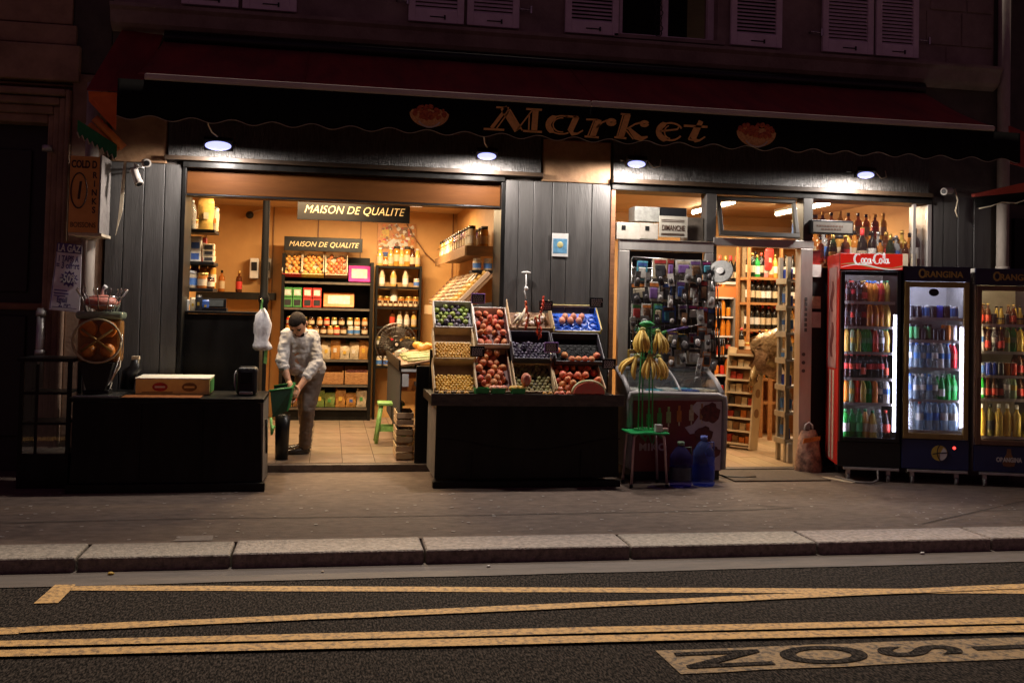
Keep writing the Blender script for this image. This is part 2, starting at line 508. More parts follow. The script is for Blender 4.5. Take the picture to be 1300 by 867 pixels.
# open window: frame, rail
wf = MB(); wf.box(ow0, ow0 + .06, .1, .16, owz, 5.9); wf.box(ow1 - .06, ow1, .1, .16, owz, 5.9); wf.box(ow0 + .06, ow1 - .06, .1, .16, owz, owz + .05)
win = wf.build('window', SHUT, bld)
s = MB(); s.box(ow0 - .06, ow1 + .06, -.05, .1, owz - .035, owz - .001); s.build('sill', STONE, win)
b = MB(); b.box(3.10, 3.16, .1, .16, owz + .05, 5.9); b.build('mullion', SHUT, win)
b = MB()
for k in range(16):
    x = 3.05 + 0.01 * math.sin(k * 1.9) ; z = owz + .06 + k * .05
    b.tube(arc(x, z, .035, .03, 0, 360, 10) and [(x + .035 * math.cos(a), .06, z + .03 * math.sin(a)) for a in [i * PI / 5 for i in range(11)]], .005, 5)
tag(b.build('iron_scrollwork', BLACKP, win), kind='stuff')
def shutter(x0, x1, light=False):
    z0, z1 = 4.115, 5.85
    f = MB(); fw = .062
    f.box(x0, x0 + fw, -.05, -.012, z0, z1); f.box(x1 - fw, x1, -.05, -.012, z0, z1)
    f.box(x0 + fw, x1 - fw, -.05, -.012, z0, z0 + .12); f.box(x0 + fw, x1 - fw, -.05, -.012, z1 - .06, z1)
    o = f.build('shutter', SHUT, bld, bevel=.004)
    sl_ = MB()
    for k in range(43):
        z = z0 + .13 + k * .036
        m = Matrix.Translation((0, -.03, z)) @ Matrix.Rotation(math.radians(48 if not light else 40), 4, 'X')
        sl_.box(x0 + fw, x1 - fw, -.019, .019, -.003, .003, mat=m)
    tag(sl_.build('slats', SHUT, o), kind='stuff')
    h = MB(); h.box((x0 + x1) / 2 - .06, (x0 + x1) / 2 + .08, -.056, -.05, z0 + .045, z0 + .055); h.box((x0 + x1) / 2 + .07, (x0 + x1) / 2 + .085, -.058, -.05, z0 + .03, z0 + .07)
    h.build('latch', BLACKP, o)
    b = MB(); b.box(x0 + .01, x1 - .01, -.008, .002, z0 + .01, z1); b.build('window_behind', DARK, o)
for a, c in ((-1.36, -.875), (-.84, -.37), (.63, 1.14), (1.17, 1.66), (2.10, 2.62), (3.75, 4.28), (4.71, 5.255), (5.285, 5.75)):
    shutter(a, c, a in (2.10, 3.75))
for x in (.57, 1.72, 4.64, 5.81):
    b = MB(); b.tube([(x - .05, -.0, 4.30), (x - .05, -.05, 4.30), (x + .05, -.06, 4.29)], .009, 5); b.box(x + .04, x + .055, -.07, -.05, 4.26, 4.33); b.build('shutter_stay', STEEL, bld)

# shopfront carpentry
def planks(xs, z0, z1, y=-0.02, mat=GREYPLANK):
    b = MB(); b.box(xs[0] + .005, xs[-1] - .005, 0.01, .30, z0, z1); b.build('pilaster_core', DARK, bld)
    for a, c in zip(xs, xs[1:]):
        p = MB(); p.box(a + .003, c - .003, y + random.uniform(-.003, .003), 0.012, z0, z1); p.build('plank', mat, bld, bevel=.004, seg=1)
planks([-1.93, -1.78, -1.62, -1.45, -1.305], 0.0, 2.70)
planks([1.57, 1.70, 1.84, 2.02, 2.16, 2.40, 2.585], 0.0, 2.70)
planks([5.93, 6.06, 6.22, 6.40, 6.60], 0.0, 2.74)
def panel(name, x0, x1, y0, y1, z0, z1, mat, bev=.004):
    b = MB(); b.box(x0, x1, y0, y1, z0, z1); return b.build(name, mat, bld, bevel=bev)
panel('stone_panel', 1.915, 2.575, -.03, .02, 2.705, 3.10, BROWNST, .01)
panel('stone_panel', -1.9, -1.44, -.03, .02, 2.705, 3.12, BROWNST, .01)
panel('fascia_board', -1.425, 1.895, -.055, .02, 2.775, 3.5, FASC)
panel('fascia_board', 2.595, 5.88, -.055, .02, 2.76, 3.5, FASC)
TRIMD = M('dark_brown_trim', (.05, .03, .017), (.03, .018, .01), rough=.5, scale=8)
panel('fascia_trim', -1.45, 1.91, -.10, .02, 2.735, 2.772, TRIMD)
panel('fascia_trim', 2.585, 5.90, -.10, .02, 2.715, 2.757, TRIMD)
panel('lintel', -1.30, 1.56, -.045, .30, 2.68, 2.732, BLACKWOOD)
panel('lintel', 2.59, 5.92, -.045, .30, 2.655, 2.712, BLACKWOOD)
# left opening: jambs, roller-shutter box with its guide
SHBOX = M('ochre_shutter_box', (0.10, 0.034, 0.006), (0.065, 0.021, 0.0035), rough=0.6, spec=.12, scale=2.5, bump=.1, bscale=25, stretch=(.4, 1, 3))
panel('shutter_box', -1.28, 1.535, .05, .40, 2.46, 2.678, SHBOX)
panel('shutter_rail', -1.28, 1.535, .045, .10, 2.442, 2.458, BLACKP)
panel('jamb', -1.304, -1.272, -.03, .40, 0.07, 2.68, BLACKWOOD)
panel('jamb', 1.535, 1.569, -.03, .40, 0.07, 2.68, BLACKWOOD)
panel('jamb', 2.588, 2.632, -.03, .30, 0.0, 2.655, WOODD)
panel('jamb', 5.88, 5.925, -.03, .30, 0.0, 2.655, ALU)
STEPM = M('worn_step_edge', (0.14, 0.10, 0.075), (0.06, 0.045, 0.035), rough=0.55, scale=10, world=True, bump=.2)
panel('door_step', -1.27, 1.535, .06, .14, 0.0, .068, STEPM, .008)
panel('door_sill', 3.55, 4.60, -.02, .08, 0.0, .022, STEPM, .004)

# rooms
WALLW = M('amber_wall_paint', (0.64, 0.37, 0.14), (0.52, 0.28, 0.095), rough=0.6, scale=1.5, bump=.08, bscale=30, world=True, detail=6)
CEIL = M('ceiling_paint', (0.6, 0.42, 0.24), (0.5, 0.33, 0.18), rough=0.7, scale=2, world=True)
def room(x0, x1, y0, y1, z0, z1):
    for nm, bx in (('back_wall', (x0 - .1, x1 + .1, y1, y1 + .1, 0, z1)), ('side_wall', (x0 - .1, x0, y0, y1, 0, z1)),
                   ('side_wall', (x1, x1 + .1, y0, y1, 0, z1))):
        b = MB(); b.box(*bx); struct(b.build(nm, WALLW))
    b = MB(); b.box(x0 - .1, x1 + .1, y0, y1 + .1, z1, z1 + .1); struct(b.build('ceiling', CEIL))
room(-1.62, 1.62, .40, 3.95, 0, 2.74)
room(2.45, 6.3, .30, 3.8, 0, 2.84)
# tiled floor, left room
TILE = M('beige_floor_tile', (0.30, 0.225, 0.165), (0.20, 0.145, 0.105), rough=0.32, scale=5, obj=.10, bump=.05, rvar=.1)
GROUT = M('grout', (0.07, 0.05, 0.035), rough=.9)
b = MB(); b.box(-1.6, 1.6, .14, 3.95, -.02, .066); fl = struct(b.build('floor', GROUT))
tm = MB(); tm.box(-.146, .146, -.266, .266, -.012, .004); tme = tm.mesh('tile'); tme.materials.append(TILE)
for i in range(11):
    for j in range(7):
        x = -1.45 + i * .2975 - .035; y = .47 + j * .5375 - .06
        link('tile', tme, fl, (x, y + (0.0), .066 + random.uniform(0, .0015)))
FLW = M('shop_wood_floor', (0.50, 0.36, 0.21), (0.38, 0.26, 0.15), rough=0.38, scale=4, stretch=(6, 1, 1), obj=.09, rvar=.1)
b = MB(); b.box(2.5, 6.3, .08, 3.8, -.02, .018); fl2 = struct(b.build('floor', GROUT))
pm = MB(); pm.box(-.088, .088, -.6, .6, -.008, .003); pme = pm.mesh('plank'); pme.materials.append(FLW)
for i in range(14):
    for j in range(4):
        link('plank', pme, fl2, (3.42 + i * .18, .70 + j * 1.205 + (.62 if i % 2 else 0), .018))
    if i % 2:
        link('plank', pme, fl2, (3.42 + i * .18, .40, .018), (0, 0, 0), (1, .51, 1))
b = MB(); b.box(3.62, 4.55, -.62, -.02, 0.001, .012); tag(b.build('door_mat', M('ribbed_mat', (0.13, 0.10, 0.075), (0.085, 0.062, 0.046), rough=.9, scale=60, stretch=(2, .3, 1), bump=.6, bscale=3)), 'flat brown ribbed mat on the pavement outside the shop door', 'mat')

# neighbour on the left: stone door surround
nb = thing('neighbour_house', 'stone house with a moulded door surround and dark doorway beside the shop', 'building')
NST = M('warm_stone', (0.42, 0.27, 0.18), (0.24, 0.15, 0.10), rough=0.8, scale=4, bump=.4, bscale=30, world=True, detail=7)
def nbox(name, x0, x1, y0, y1, z0, z1, mat=NST, bev=.01):
    b = MB(); b.box(x0, x1, y0, y1, z0, z1); return b.build(name, mat, nb, bevel=bev)
nbox('wall', -2.24, -1.95, .0, .4, 0, 3.45)
nbox('wall', -6, -2.24, .05, .4, 3.34, 3.36)
nbox('stone_course', -6, -2.18, -.06, .4, 3.37, 3.68)
nbox('stone_course', -6, -2.22, -.03, .4, 3.69, 3.86)
nbox('stone_course', -6, -2.26, -.01, .4, 3.87, 6.12)
nbox('wall', -2.255, -1.935, .01, .4, 3.46, 6.12, STONED)
for k, (xi, y) in enumerate(((-2.28, -.06), (-2.335, -.03), (-2.39, .01), (-2.44, .04))):
    xo = xi + .055 if k else xi + .04
    nbox('door_moulding', xi, xo - .003, y, .3, 0, 3.30 - .07 * k, NST, .014)
    nbox('door_moulding', -5, xi, y, .3, 3.24 - .075 * k, 3.30 - .07 * k, NST, .014)
nbox('door', -5, -2.445, .22, .30, 0, 3.03, M('dark_door', (0.016, 0.013, 0.011), rough=.5), 0)
nbox('door_panel', -3.0, -2.6, .19, .215, 1.55, 2.8, M('dark_door'  , (0.016, 0.013, 0.011)), .02)
nbox('door_panel', -3.0, -2.6, .19, .215, .3, 1.35, M('dark_door', (0.016, 0.013, 0.011)), .02)
nbox('door_rail', -3.1, -2.46, .18, .215, 1.40, 1.46, WOODD, .01)

# neighbour on the right
nr = thing('neighbour_shopfront', 'dark neighbouring shopfront beyond the pale drainpipe', 'building')
for nm, bx, mt in (('wall', (6.62, 12, .02, .4, 0, 6.12), STONED), ('window_surround', (6.86, 12, -.03, .02, .4, 2.55), DARK)):
    b = MB(); b.box(*bx); b.build(nm, mt, nr)

# drainpipes
PIPE = M('pipe_paint', (0.46, 0.40, 0.34), (0.30, 0.25, 0.21), rough=0.55, scale=9, stretch=(1, 1, .3), bump=.2)
def pipe(x, y, r, z0, z1, lab, mat=PIPE):
    t = thing('drainpipe', lab, 'pipe', (x, y, 0))
    b = MB(); b.cyl((0, 0, z0), (0, 0, z1), r, n=16); b.build('tube', mat, t)
    for z in (z0 + .6, z0 + 2.0, z1 - .4):
        b = MB(); b.cyl((0, 0, z), (0, 0, z + .05), r + .008, n=16); b.box(-.02, .02, 0, -y + .02, z + .01, z + .04); b.build('bracket', mat, t)
pipe(-2.035, -.13, .055, 0, 3.35, 'pale stained drainpipe behind the cold drinks sign and juicer')
pipe(6.70, -.06, .06, 0, 6.1, 'pinkish drainpipe rising up the facade beyond the shopfront')
pipe(-2.40, -.10, .035, .75, 1.42, 'short grey pipe at the foot of the stone door surround', ALU)

# ================================================================== AWNING
REDF = M('dark_red_canvas', (0.25, 0.018, 0.015), (0.13, 0.010, 0.009), rough=0.8, scale=5, detail=8, stretch=(1, .3, .3), bump=.15, bscale=60, world=True)
BLKF = M('black_canvas', (0.006, 0.0055, 0.0055), rough=0.9, spec=.15, scale=4, world=True)
aw = thing('awning', 'long dark red shop awning with black scalloped valance reading Market', 'awning')
ax0, ax1, ay, azt, azb = -1.43, 5.74, -1.2, 3.79, 3.215
b = MB()
nx = 96
for i in range(nx):
    for j in range(5):
        def pt(i, j):
            u, v = i / nx, j / 5
            sag = -.035 * math.sin(PI * v) + (.010 * math.sin(u * 40) + .008 * math.sin(u * 97 + 2 * v)) * math.sin(PI * v)
            return (ax0 - .06 + (ax1 - ax0 + .1) * u, -.04 + (ay + .04) * v, azt + (azb - azt) * v + sag)
        b.quad(pt(i, j), pt(i + 1, j), pt(i + 1, j + 1), pt(i, j + 1))
bmesh.ops.remove_doubles(b.bm, verts=b.bm.verts, dist=1e-5)
o = b.build('canopy', REDF, aw, smooth=True); sm = o.modifiers.new('solid', 'SOLIDIFY'); sm.thickness = .006
for sx_ in (-.25, .95, 2.15, 3.35, 4.55):
    b = MB(); b.tube([(sx_, -.04 + (ay + .04) * v / 6, azt + (azb - azt) * v / 6 - .035 * math.sin(PI * v / 6) + .004) for v in range(7)], .006, 5); b.build('canopy_seam', REDF, aw)
b = MB(); b.box(ax0, 2.055, ay - .045, ay + .02, 3.172, 3.222); b.build('front_bar', M('cream_bar', (0.62, 0.54, 0.48), (0.5, 0.43, 0.38), rough=.4, scale=3), aw, bevel=.012)
b = MB(); b.box(2.06, ax1, ay - .045, ay + .02, 3.172, 3.222); b.build('front_bar', M('cream_bar', (0.62, 0.54, 0.48)), aw, bevel=.012)
b = MB(); b.cyl((ax0 - .05, -.07, 3.80), (ax1 + .05, -.07, 3.80), .06, n=14); b.build('roller', BLACKP, aw)
for x in (-.9, 2.1, 5.2):
    b = MB(); b.tube([(x, -.05, 3.55), (x + .35, -.6, 3.42), (x, ay + .02, 3.20)], .022, 8); b.build('arm', BLACKP, aw)
vx0, vx1, vy = -1.62, 6.0, ay - .03
b = MB(); e = MB()
nv = 300; edge = []
for i in range(nv):
    def vp(i, top):
        x = vx0 + (vx1 - vx0) * i / nv
        z = 3.172 if top else 2.90 - .018 * math.sin((x + .1) * 2 * PI / .30) + .02 * (x - 2) / 4
        return (x, vy + .006 * math.sin(x * 9) * (0 if top else 1), z)
    b.quad(vp(i, 0), vp(i + 1, 0), vp(i + 1, 1), vp(i, 1))
    edge.append(vp(i, 0))
bmesh.ops.remove_doubles(b.bm, verts=b.bm.verts, dist=1e-5)
o = b.build('valance', BLKF, aw, smooth=True); sm = o.modifiers.new('solid', 'SOLIDIFY'); sm.thickness = .003
e.tube(edge, .0035, 5); e.build('edge_piping', M('piping', (0.42, 0.36, 0.26), rough=.7), aw)
# Market lettering: thick strokes with a thin inner line, drawn in units of cap height
LET = MB()
def VP(px, py):
    x, z = W(px, py, vy - .008)
    return (x, vy - .012, z)
def stroke(pts, wd):
    LET.ribbon(pts, wd, VP, th=.004)
T, t_ = 9.0, 2.2
def L(ox, oy, pts, wd):
    stroke([(ox + x, oy + y) for x, y in pts], wd)
# M
stroke([(614, 164), (640, 165.3)], 2.6); stroke([(624, 163), (643, 138)], 4.4); stroke([(630, 164), (646, 142)], 1.6)
stroke([(630, 136.5), (646, 137.6)], 2.2); stroke([(639, 137), (657, 166)], 8.5); stroke([(647, 139), (663, 166)], 1.8)
stroke([(656, 166), (676, 140)], 1.8); stroke([(680, 140), (678, 167)], 7.5); stroke([(672, 146), (671, 167)], 1.7)
stroke([(664, 166.5), (688, 168)], 2.6); stroke([(668, 138.7), (688, 140)], 2.6)
# a
stroke(arc(713, 159, 17, 11.5, 60, 300, 18), [1.8] * 6 + [7] * 8 + [1.8] * 5); stroke(arc(713, 159, 11, 9, 80, 280, 14), 1.5)
stroke([(718, 148), (734, 149)], 2.4); stroke([(732, 148.5), (724, 166), (727, 170.5), (733, 170), (740, 166)], [7.5, 7.5, 5, 2.2, 1.8])
# r
stroke([(744, 152), (758, 152.5)], 2.2); stroke([(760, 152), (752, 174)], 7.5); stroke([(754, 153), (746, 173)], 1.6); stroke([(742, 173.5), (760, 174.8)], 2.4)
stroke([(757, 163), (764, 156), (771, 153)], 2.2); stroke(arc(776, 155.5, 4.5, 2.8, 0, 360, 12), 4.5)
# k
stroke([(788, 145), (800, 146)], 2.2); stroke([(797, 146), (788, 175)], 7.5); stroke([(791, 146), (783, 174)], 1.6); stroke([(780, 174.5), (795, 176)], 2.4)
stroke([(796, 164), (806, 158), (814, 156)], 2.2); stroke(arc(818, 157.5, 4, 2.4, 0, 360, 12), 4); stroke([(798, 163), (808, 174), (814, 176.5), (822, 174)], [3, 8, 6, 2])
stroke([(795, 166), (804, 177)], 1.6)
# e
stroke([(838, 167), (860, 164.5), (862, 161)], 2.2); stroke(arc(851, 167.5, 15, 11, -20, -330, 24), [2.2] * 8 + [7] * 10 + [2.2] * 7); stroke(arc(852, 168, 8.5, 8.5, -110, -260, 12), 1.5)
# t
stroke([(868, 160), (898, 161.6)], 2.8); stroke([(890, 154), (880, 175), (883, 179), (888, 178.6), (895, 174)], [6, 8, 5, 2.4, 1.8]); stroke([(882, 161), (874, 177)], 1.6)
stroke([(874, 177), (880, 178.4)], 2.2)
LET.build('lettering', GOLDP, aw)
# painted fruit baskets beside the word
FR1 = M('painted_fruit', (0.62, 0.16, 0.04), (0.28, 0.03, 0.012), scale=45, rough=.6)
FR2 = M('painted_fruit_light', (0.85, 0.50, 0.18), (0.55, 0.24, 0.06), scale=60, rough=.6)
for cx, cy, rot in ((545, 147, 0), (960, 171, 0)):
    b = MB(); ex = W(cx + 27, cy, vy)[0] - W(cx, cy, vy)[0]
    x, z = W(cx, cy, vy)
    b.prism([(x + ex * u, vy - .006, z + ex * .62 * v) for u, v in arc(0, .15, .92, 1.05, 180, 360, 16) + [(.78, .35), (.5, .5), (.2, .42), (-.2, .5), (-.5, .44), (-.8, .4)]], (0, .004, 0))
    bk = b.build('basket_emblem', FR2, aw)
    b = MB()
    for k in range(46):
        a, r = random.uniform(0, 2 * PI), math.sqrt(random.random()) * .82
        u, v = r * math.cos(a), .25 + .62 * r * math.sin(a)
        b.ball((x + ex * u, vy - .008, z + ex * .6 * v), ex * random.uniform(.07, .13), 7, 5, (1, .12, 1))
    tag(b.build('fruit', FR1, bk), kind='stuff')
    b = MB(); b.ribbon([(x + ex * u, z + ex * .62 * v) for u, v in arc(0, .08, .6, .98, 215, 325, 10)], .012, lambda u, v: (u, vy - .014, v), th=.004); b.build('rim', M('pale_rim', (0.7, 0.62, 0.5)), bk)

# folded awning of the house on the left
ORF = M('orange_canvas', (0.80, 0.17, 0.035), (0.66, 0.12, 0.025), rough=.8, scale=5, world=True)
fa = thing('folded_awning', 'folded orange and green awning end at the upper corner of the shop', 'awning')
b = MB(); b.prism([Vector(Wv(155, 40, -.02)), Wv(207, 47, -.02), Wv(178, 118, -.75), Wv(110, 115, -.75)], (0, .0, .012)); b.build('canopy_end', REDF, fa)
b = MB(); b.prism([Wv(112, 116, -.73), Wv(148, 118, -.73), Wv(147, 166, -.70), Wv(113, 129, -.70)], (0, .012, 0)); b.build('end_flap', ORF, fa)
ORA = M('orange_arm', (0.75, 0.27, 0.05), (0.6, 0.18, 0.03), rough=.5, scale=5)
b = MB(); b.tube([Wv(120, 150, -.62), Wv(157, 188, -.55)], .033, 10); b.build('folded_roll', ORA, fa)
b = MB(); b.tube([Wv(113, 158, -.62), Wv(149, 192, -.55)], .027, 10); b.build('folded_roll', ORA, fa)
b = MB()
g0, g1 = Wv(98, 168, -.68), Wv(148, 200, -.60)
for k in range(8):
    a, c = g0.lerp(g1, k / 8), g0.lerp(g1, (k + 1) / 8)
    b.prism([a + Vector((0, 0, .10)), c + Vector((0, 0, .10)), c, (a + c) / 2 - Vector((0, 0, .035)), a], (0, .006, 0))
b.build('scalloped_trim', M('green_canvas', (0.02, 0.20, 0.075), rough=.8), fa)
b = MB(); zz = []
for k in range(9):
    a = g0.lerp(g1, k / 8); zz.append(a + Vector((0, -.004, 0)))
    if k < 8: zz.append(g0.lerp(g1, (k + .5) / 8) + Vector((0, -.004, -.035)))
b.tube(zz, .006, 5); b.build('edge_piping', CREAM, fa)
fr_ = thing('folded_awning', 'folded red awning arm of the shopfront beyond the third fridge', 'awning')
RDA = M('red_awning', (0.42, 0.05, 0.03), (0.3, 0.03, 0.02), rough=.6, scale=4)
b = MB(); b.prism([Wv(1237, 246, -.5), Wv(1310, 230, -.9), Wv(1310, 243, -.9), Wv(1238, 250, -.5)], (0, .05, .0)); b.build('folded_roll', RDA, fr_)
b = MB(); b.prism([Wv(1282, 160, -1.1), Wv(1310, 172, -1.1), Wv(1310, 215, -1.1), Wv(1284, 208, -1.1)], (0, .02, 0)); b.build('end_flap', RDA, fr_)
b = MB(); b.prism([Wv(1237, 250, -.48), Wv(1310, 243, -.88), Wv(1310, 262, -.88), Wv(1270, 258, -.65), Wv(1240, 264, -.48)], (0, .015, 0)); b.build('valance', BLKF, fr_)
b = MB(); b.tube([Wv(1243, 265, -.5), Wv(1258, 262, -.58), Wv(1272, 257, -.67), Wv(1290, 258, -.8), Wv(1308, 252, -.9)], .006, 5); b.build('edge_piping', CREAM, fr_)

# ================================================================== FLOODLIGHTS under the awning (real lamps)
LENS = glow('lamp_lens', (0.44, 0.46, 1.0), 1.7)
FLOOD_W = 120.0
SIDE = ['over the left shop opening', 'above the stacked fruit crates', 'above the phone accessory window', 'above the blue drinks fridges']
for k, (px, py) in enumerate(((277, 185), (618, 198), (808, 208), (1099, 222))):
    x, z = W(px, py, -.36)
    t = thing('floodlight', 'white floodlight ' + SIDE[k] + ' under the awning', 'lamp', (x, -.36, z), 0, 'floodlights fixed under the awning')
    rx = Matrix.Rotation(math.radians(-52 if k == 0 else -34), 4, 'X')
    hw = .12 if k == 0 else .095
    b = MB(); b.box(-hw, hw, -.055, .055, .0, .05, mat=rx); b.box(-hw * .7, hw * .7, -.04, .04, .05, .07, mat=rx); b.build('housing', BLACKP, t, bevel=.006)
    b = MB(); b.prism([rx @ Vector(((hw - .012) * math.cos(a), .043 * math.sin(a), -.010)) for a in [k * PI / 12 for k in range(24)]], rx.to_3x3() @ Vector((0, 0, .008))); b.build('lens', LENS, t)
    b = MB(); b.tube([(-hw - .01, 0, .02), (-hw - .01, .16, .05), (-hw * .3, .30, .07)], .008, 6); b.tube([(hw + .01, 0, .02), (hw + .01, .16, .05), (hw * .3, .30, .07)], .008, 6); b.build('bracket', BLACKP, t)
    if k < 2:
        b = MB(); b.tube([(.0, -.02, .07), (-.04, -.12, .09), (-.06, -.2, .13), (-.07, -.3, .2)], .006, 5); b.build('cable', CREAM, t)
    else:
        b = MB(); b.tube([(hw, .02, .05), (hw + .07, .0, -.03), (hw + .14, .03, -.01), (hw + .17, .1, .06)], .005, 5); b.build('cable', CREAM, t)
    ld = bpy.data.lights.new('floodlight', 'SPOT'); ld.energy = FLOOD_W; ld.spot_size = math.radians(179); ld.spot_blend = .35; ld.color = (1.0, .90, .82); ld.shadow_soft_size = .06
    lo = bpy.data.objects.new('floodlight_beam', ld); COL.objects.link(lo); lo.parent = t
    lo.location = (0, .03, -.035); lo.rotation_euler = (math.radians(20), 0, 0)
# ================================================================== bottles, cans, jars
SHAPES = {  # body profile (r, z), cap (r, z0, z1), label (r, z0, z1); metres
    'wine':   ([(.034, 0), (.037, .01), (.037, .19), (.030, .215), (.0145, .235), (.0135, .285)], (.0155, .262, .298), (.0378, .06, .145)),
    'champ':  ([(.040, 0), (.044, .01), (.044, .14), (.036, .20), (.018, .25), (.016, .29)], (.0185, .225, .31), (.0446, .05, .12)),
    'spirit': ([(.038, 0), (.041, .01), (.041, .17), (.034, .20), (.015, .215), (.014, .255)], (.0165, .245, .28), (.0416, .04, .14)),
    'beer':   ([(.028, 0), (.030, .008), (.030, .12), (.024, .15), (.0125, .175), (.012, .215)], (.0145, .208, .222), (.0305, .035, .10)),
    'pet':    ([(.029, 0), (.033, .01), (.031, .06), (.033, .10), (.033, .14), (.024, .18), (.013, .20), (.012, .215)], (.0145, .208, .228), (.0338, .085, .135)),
    'big':    ([(.040, 0), (.045, .012), (.043, .10), (.045, .16), (.045, .20), (.030, .265), (.0145, .29), (.0135, .305)], (.0165, .297, .322), (.0458, .11, .19)),
    'can':    ([(.022, 0), (.029, .006), (.030, .012), (.030, .105), (.0245, .114)], (.0225, .113, .1165), (.0304, .02, .095)),
    'slim':   ([(.020, 0), (.025, .006), (.026, .012), (.026, .14), (.021, .15)], (.0195, .149, .1525), (.0264, .02, .13)),
    'jar':    ([(.036, 0), (.039, .006), (.039, .08), (.033, .092)], (.036, .090, .110), (.0396, .02, .065)),
    'tall':   ([(.038, 0), (.042, .008), (.042, .19), (.034, .21)], (.038, .208, .24), (.0426, .06, .14)),
    'milk':   ([(.036, 0), (.040, .01), (.040, .13), (.022, .18), (.020, .20)], (.0225, .198, .215), (.0406, .03, .11)),
    'orang':  ([(.026, 0), (.036, .015), (.038, .05), (.032, .09), (.020, .13), (.014, .16), (.013, .19)], (.0155, .183, .20), (.0375, .035, .075)),
}
_bm = {}
def bmeshes(sh, n=10):
    if sh not in _bm:
        prof, cap, lab = SHAPES[sh]
        a = MB(); a.lathe(prof, n); b = MB(); b.lathe([(cap[0], cap[1]), (cap[0], cap[2])], n, smooth=True)
        c = MB(); c.lathe([(lab[0], lab[1]), (lab[0], lab[2])], n, cap=False)
        _bm[sh] = (a, b, c)
    return _bm[sh]
_bk = {}
def bottle_parts(sh, bm_, cm, lm):
    key = (sh, bm_, cm, lm)
    if key not in _bk:
        out = []
        for part, mat, nm in zip((0, 1, 2), (bm_, cm, lm), ('body', 'cap', 'label')):
            if mat is None:
                out.append(None); continue
            prof, cap, lab = SHAPES[sh]
            b = MB()
            if part == 0: b.lathe(prof, 10)
            if part == 1: b.lathe([(cap[0], cap[1]), (cap[0], cap[2])], 8)
            if part == 2: b.lathe([(lab[0], lab[1]), (lab[0], lab[2])], 10, cap=False)
            me = b.mesh(nm); me.materials.append(BOTM[mat]); out.append(me)
        _bk[key] = out
    return _bk[key]
def bm_(name, c, clear=0.0, rough=.12, emit=None, es=0, obj=.08):
    return M('bottle_' + name, c, tuple(v * .8 for v in c), rough=rough, scale=20, clear=clear, emit=emit, es=es, obj=obj)
BOTM = dict(
    dark=bm_('dark', (.016, .014, .012)), darkgreen=bm_('darkgreen', (.012, .035, .014), .15), brown=bm_('brown', (.11, .035, .01), .2), green=bm_('green', (.03, .30, .06), .45),
    brightgreen=bm_('brightgreen', (.04, .45, .08), .35), clear=bm_('clear', (.55, .58, .58), .6), water=bm_('water', (.55, .66, .75), .55), blue=bm_('blue', (.06, .16, .62), .35),
    amber=bm_('amber', (.55, .22, .04), .3), orange=bm_('orange', (.78, .26, .03), .2), yellow=bm_('yellow', (.72, .50, .10), .25), juice=bm_('juice', (.75, .45, .12), .1), red=bm_('red', (.62, .03, .02)),
    cola=bm_('cola', (.03, .012, .008), .1), white=bm_('white', (.75, .73, .68)), silver=M('can_silver', (.6, .6, .6), rough=.3, metal=.8), canblue=bm_('canblue', (.04, .08, .45)),
    canblack=bm_('canblack', (.02, .02, .025)), gold=M('foil_gold', (.7, .45, .12), rough=.35, metal=.7), cream=bm_('cream', (.58, .46, .30), rough=.6), redlab=bm_('redlab', (.6, .05, .03), rough=.5),
    bluelab=bm_('bluelab', (.08, .2, .55), rough=.5), blacklab=bm_('blacklab', (.03, .03, .03), rough=.5), greenlab=bm_('greenlab', (.06, .3, .1), rough=.5), olive=bm_('olive', (.22, .2, .05), .2),
    pink=bm_('pink', (.7, .3, .3), .2), honey=bm_('honey', (.6, .3, .05), .15), capwhite=bm_('capwhite', (.8, .8, .78), rough=.4), purple=bm_('purple', (.16, .05, .2)), ltgreen=bm_('ltgreen', (.42, .55, .3), .35))
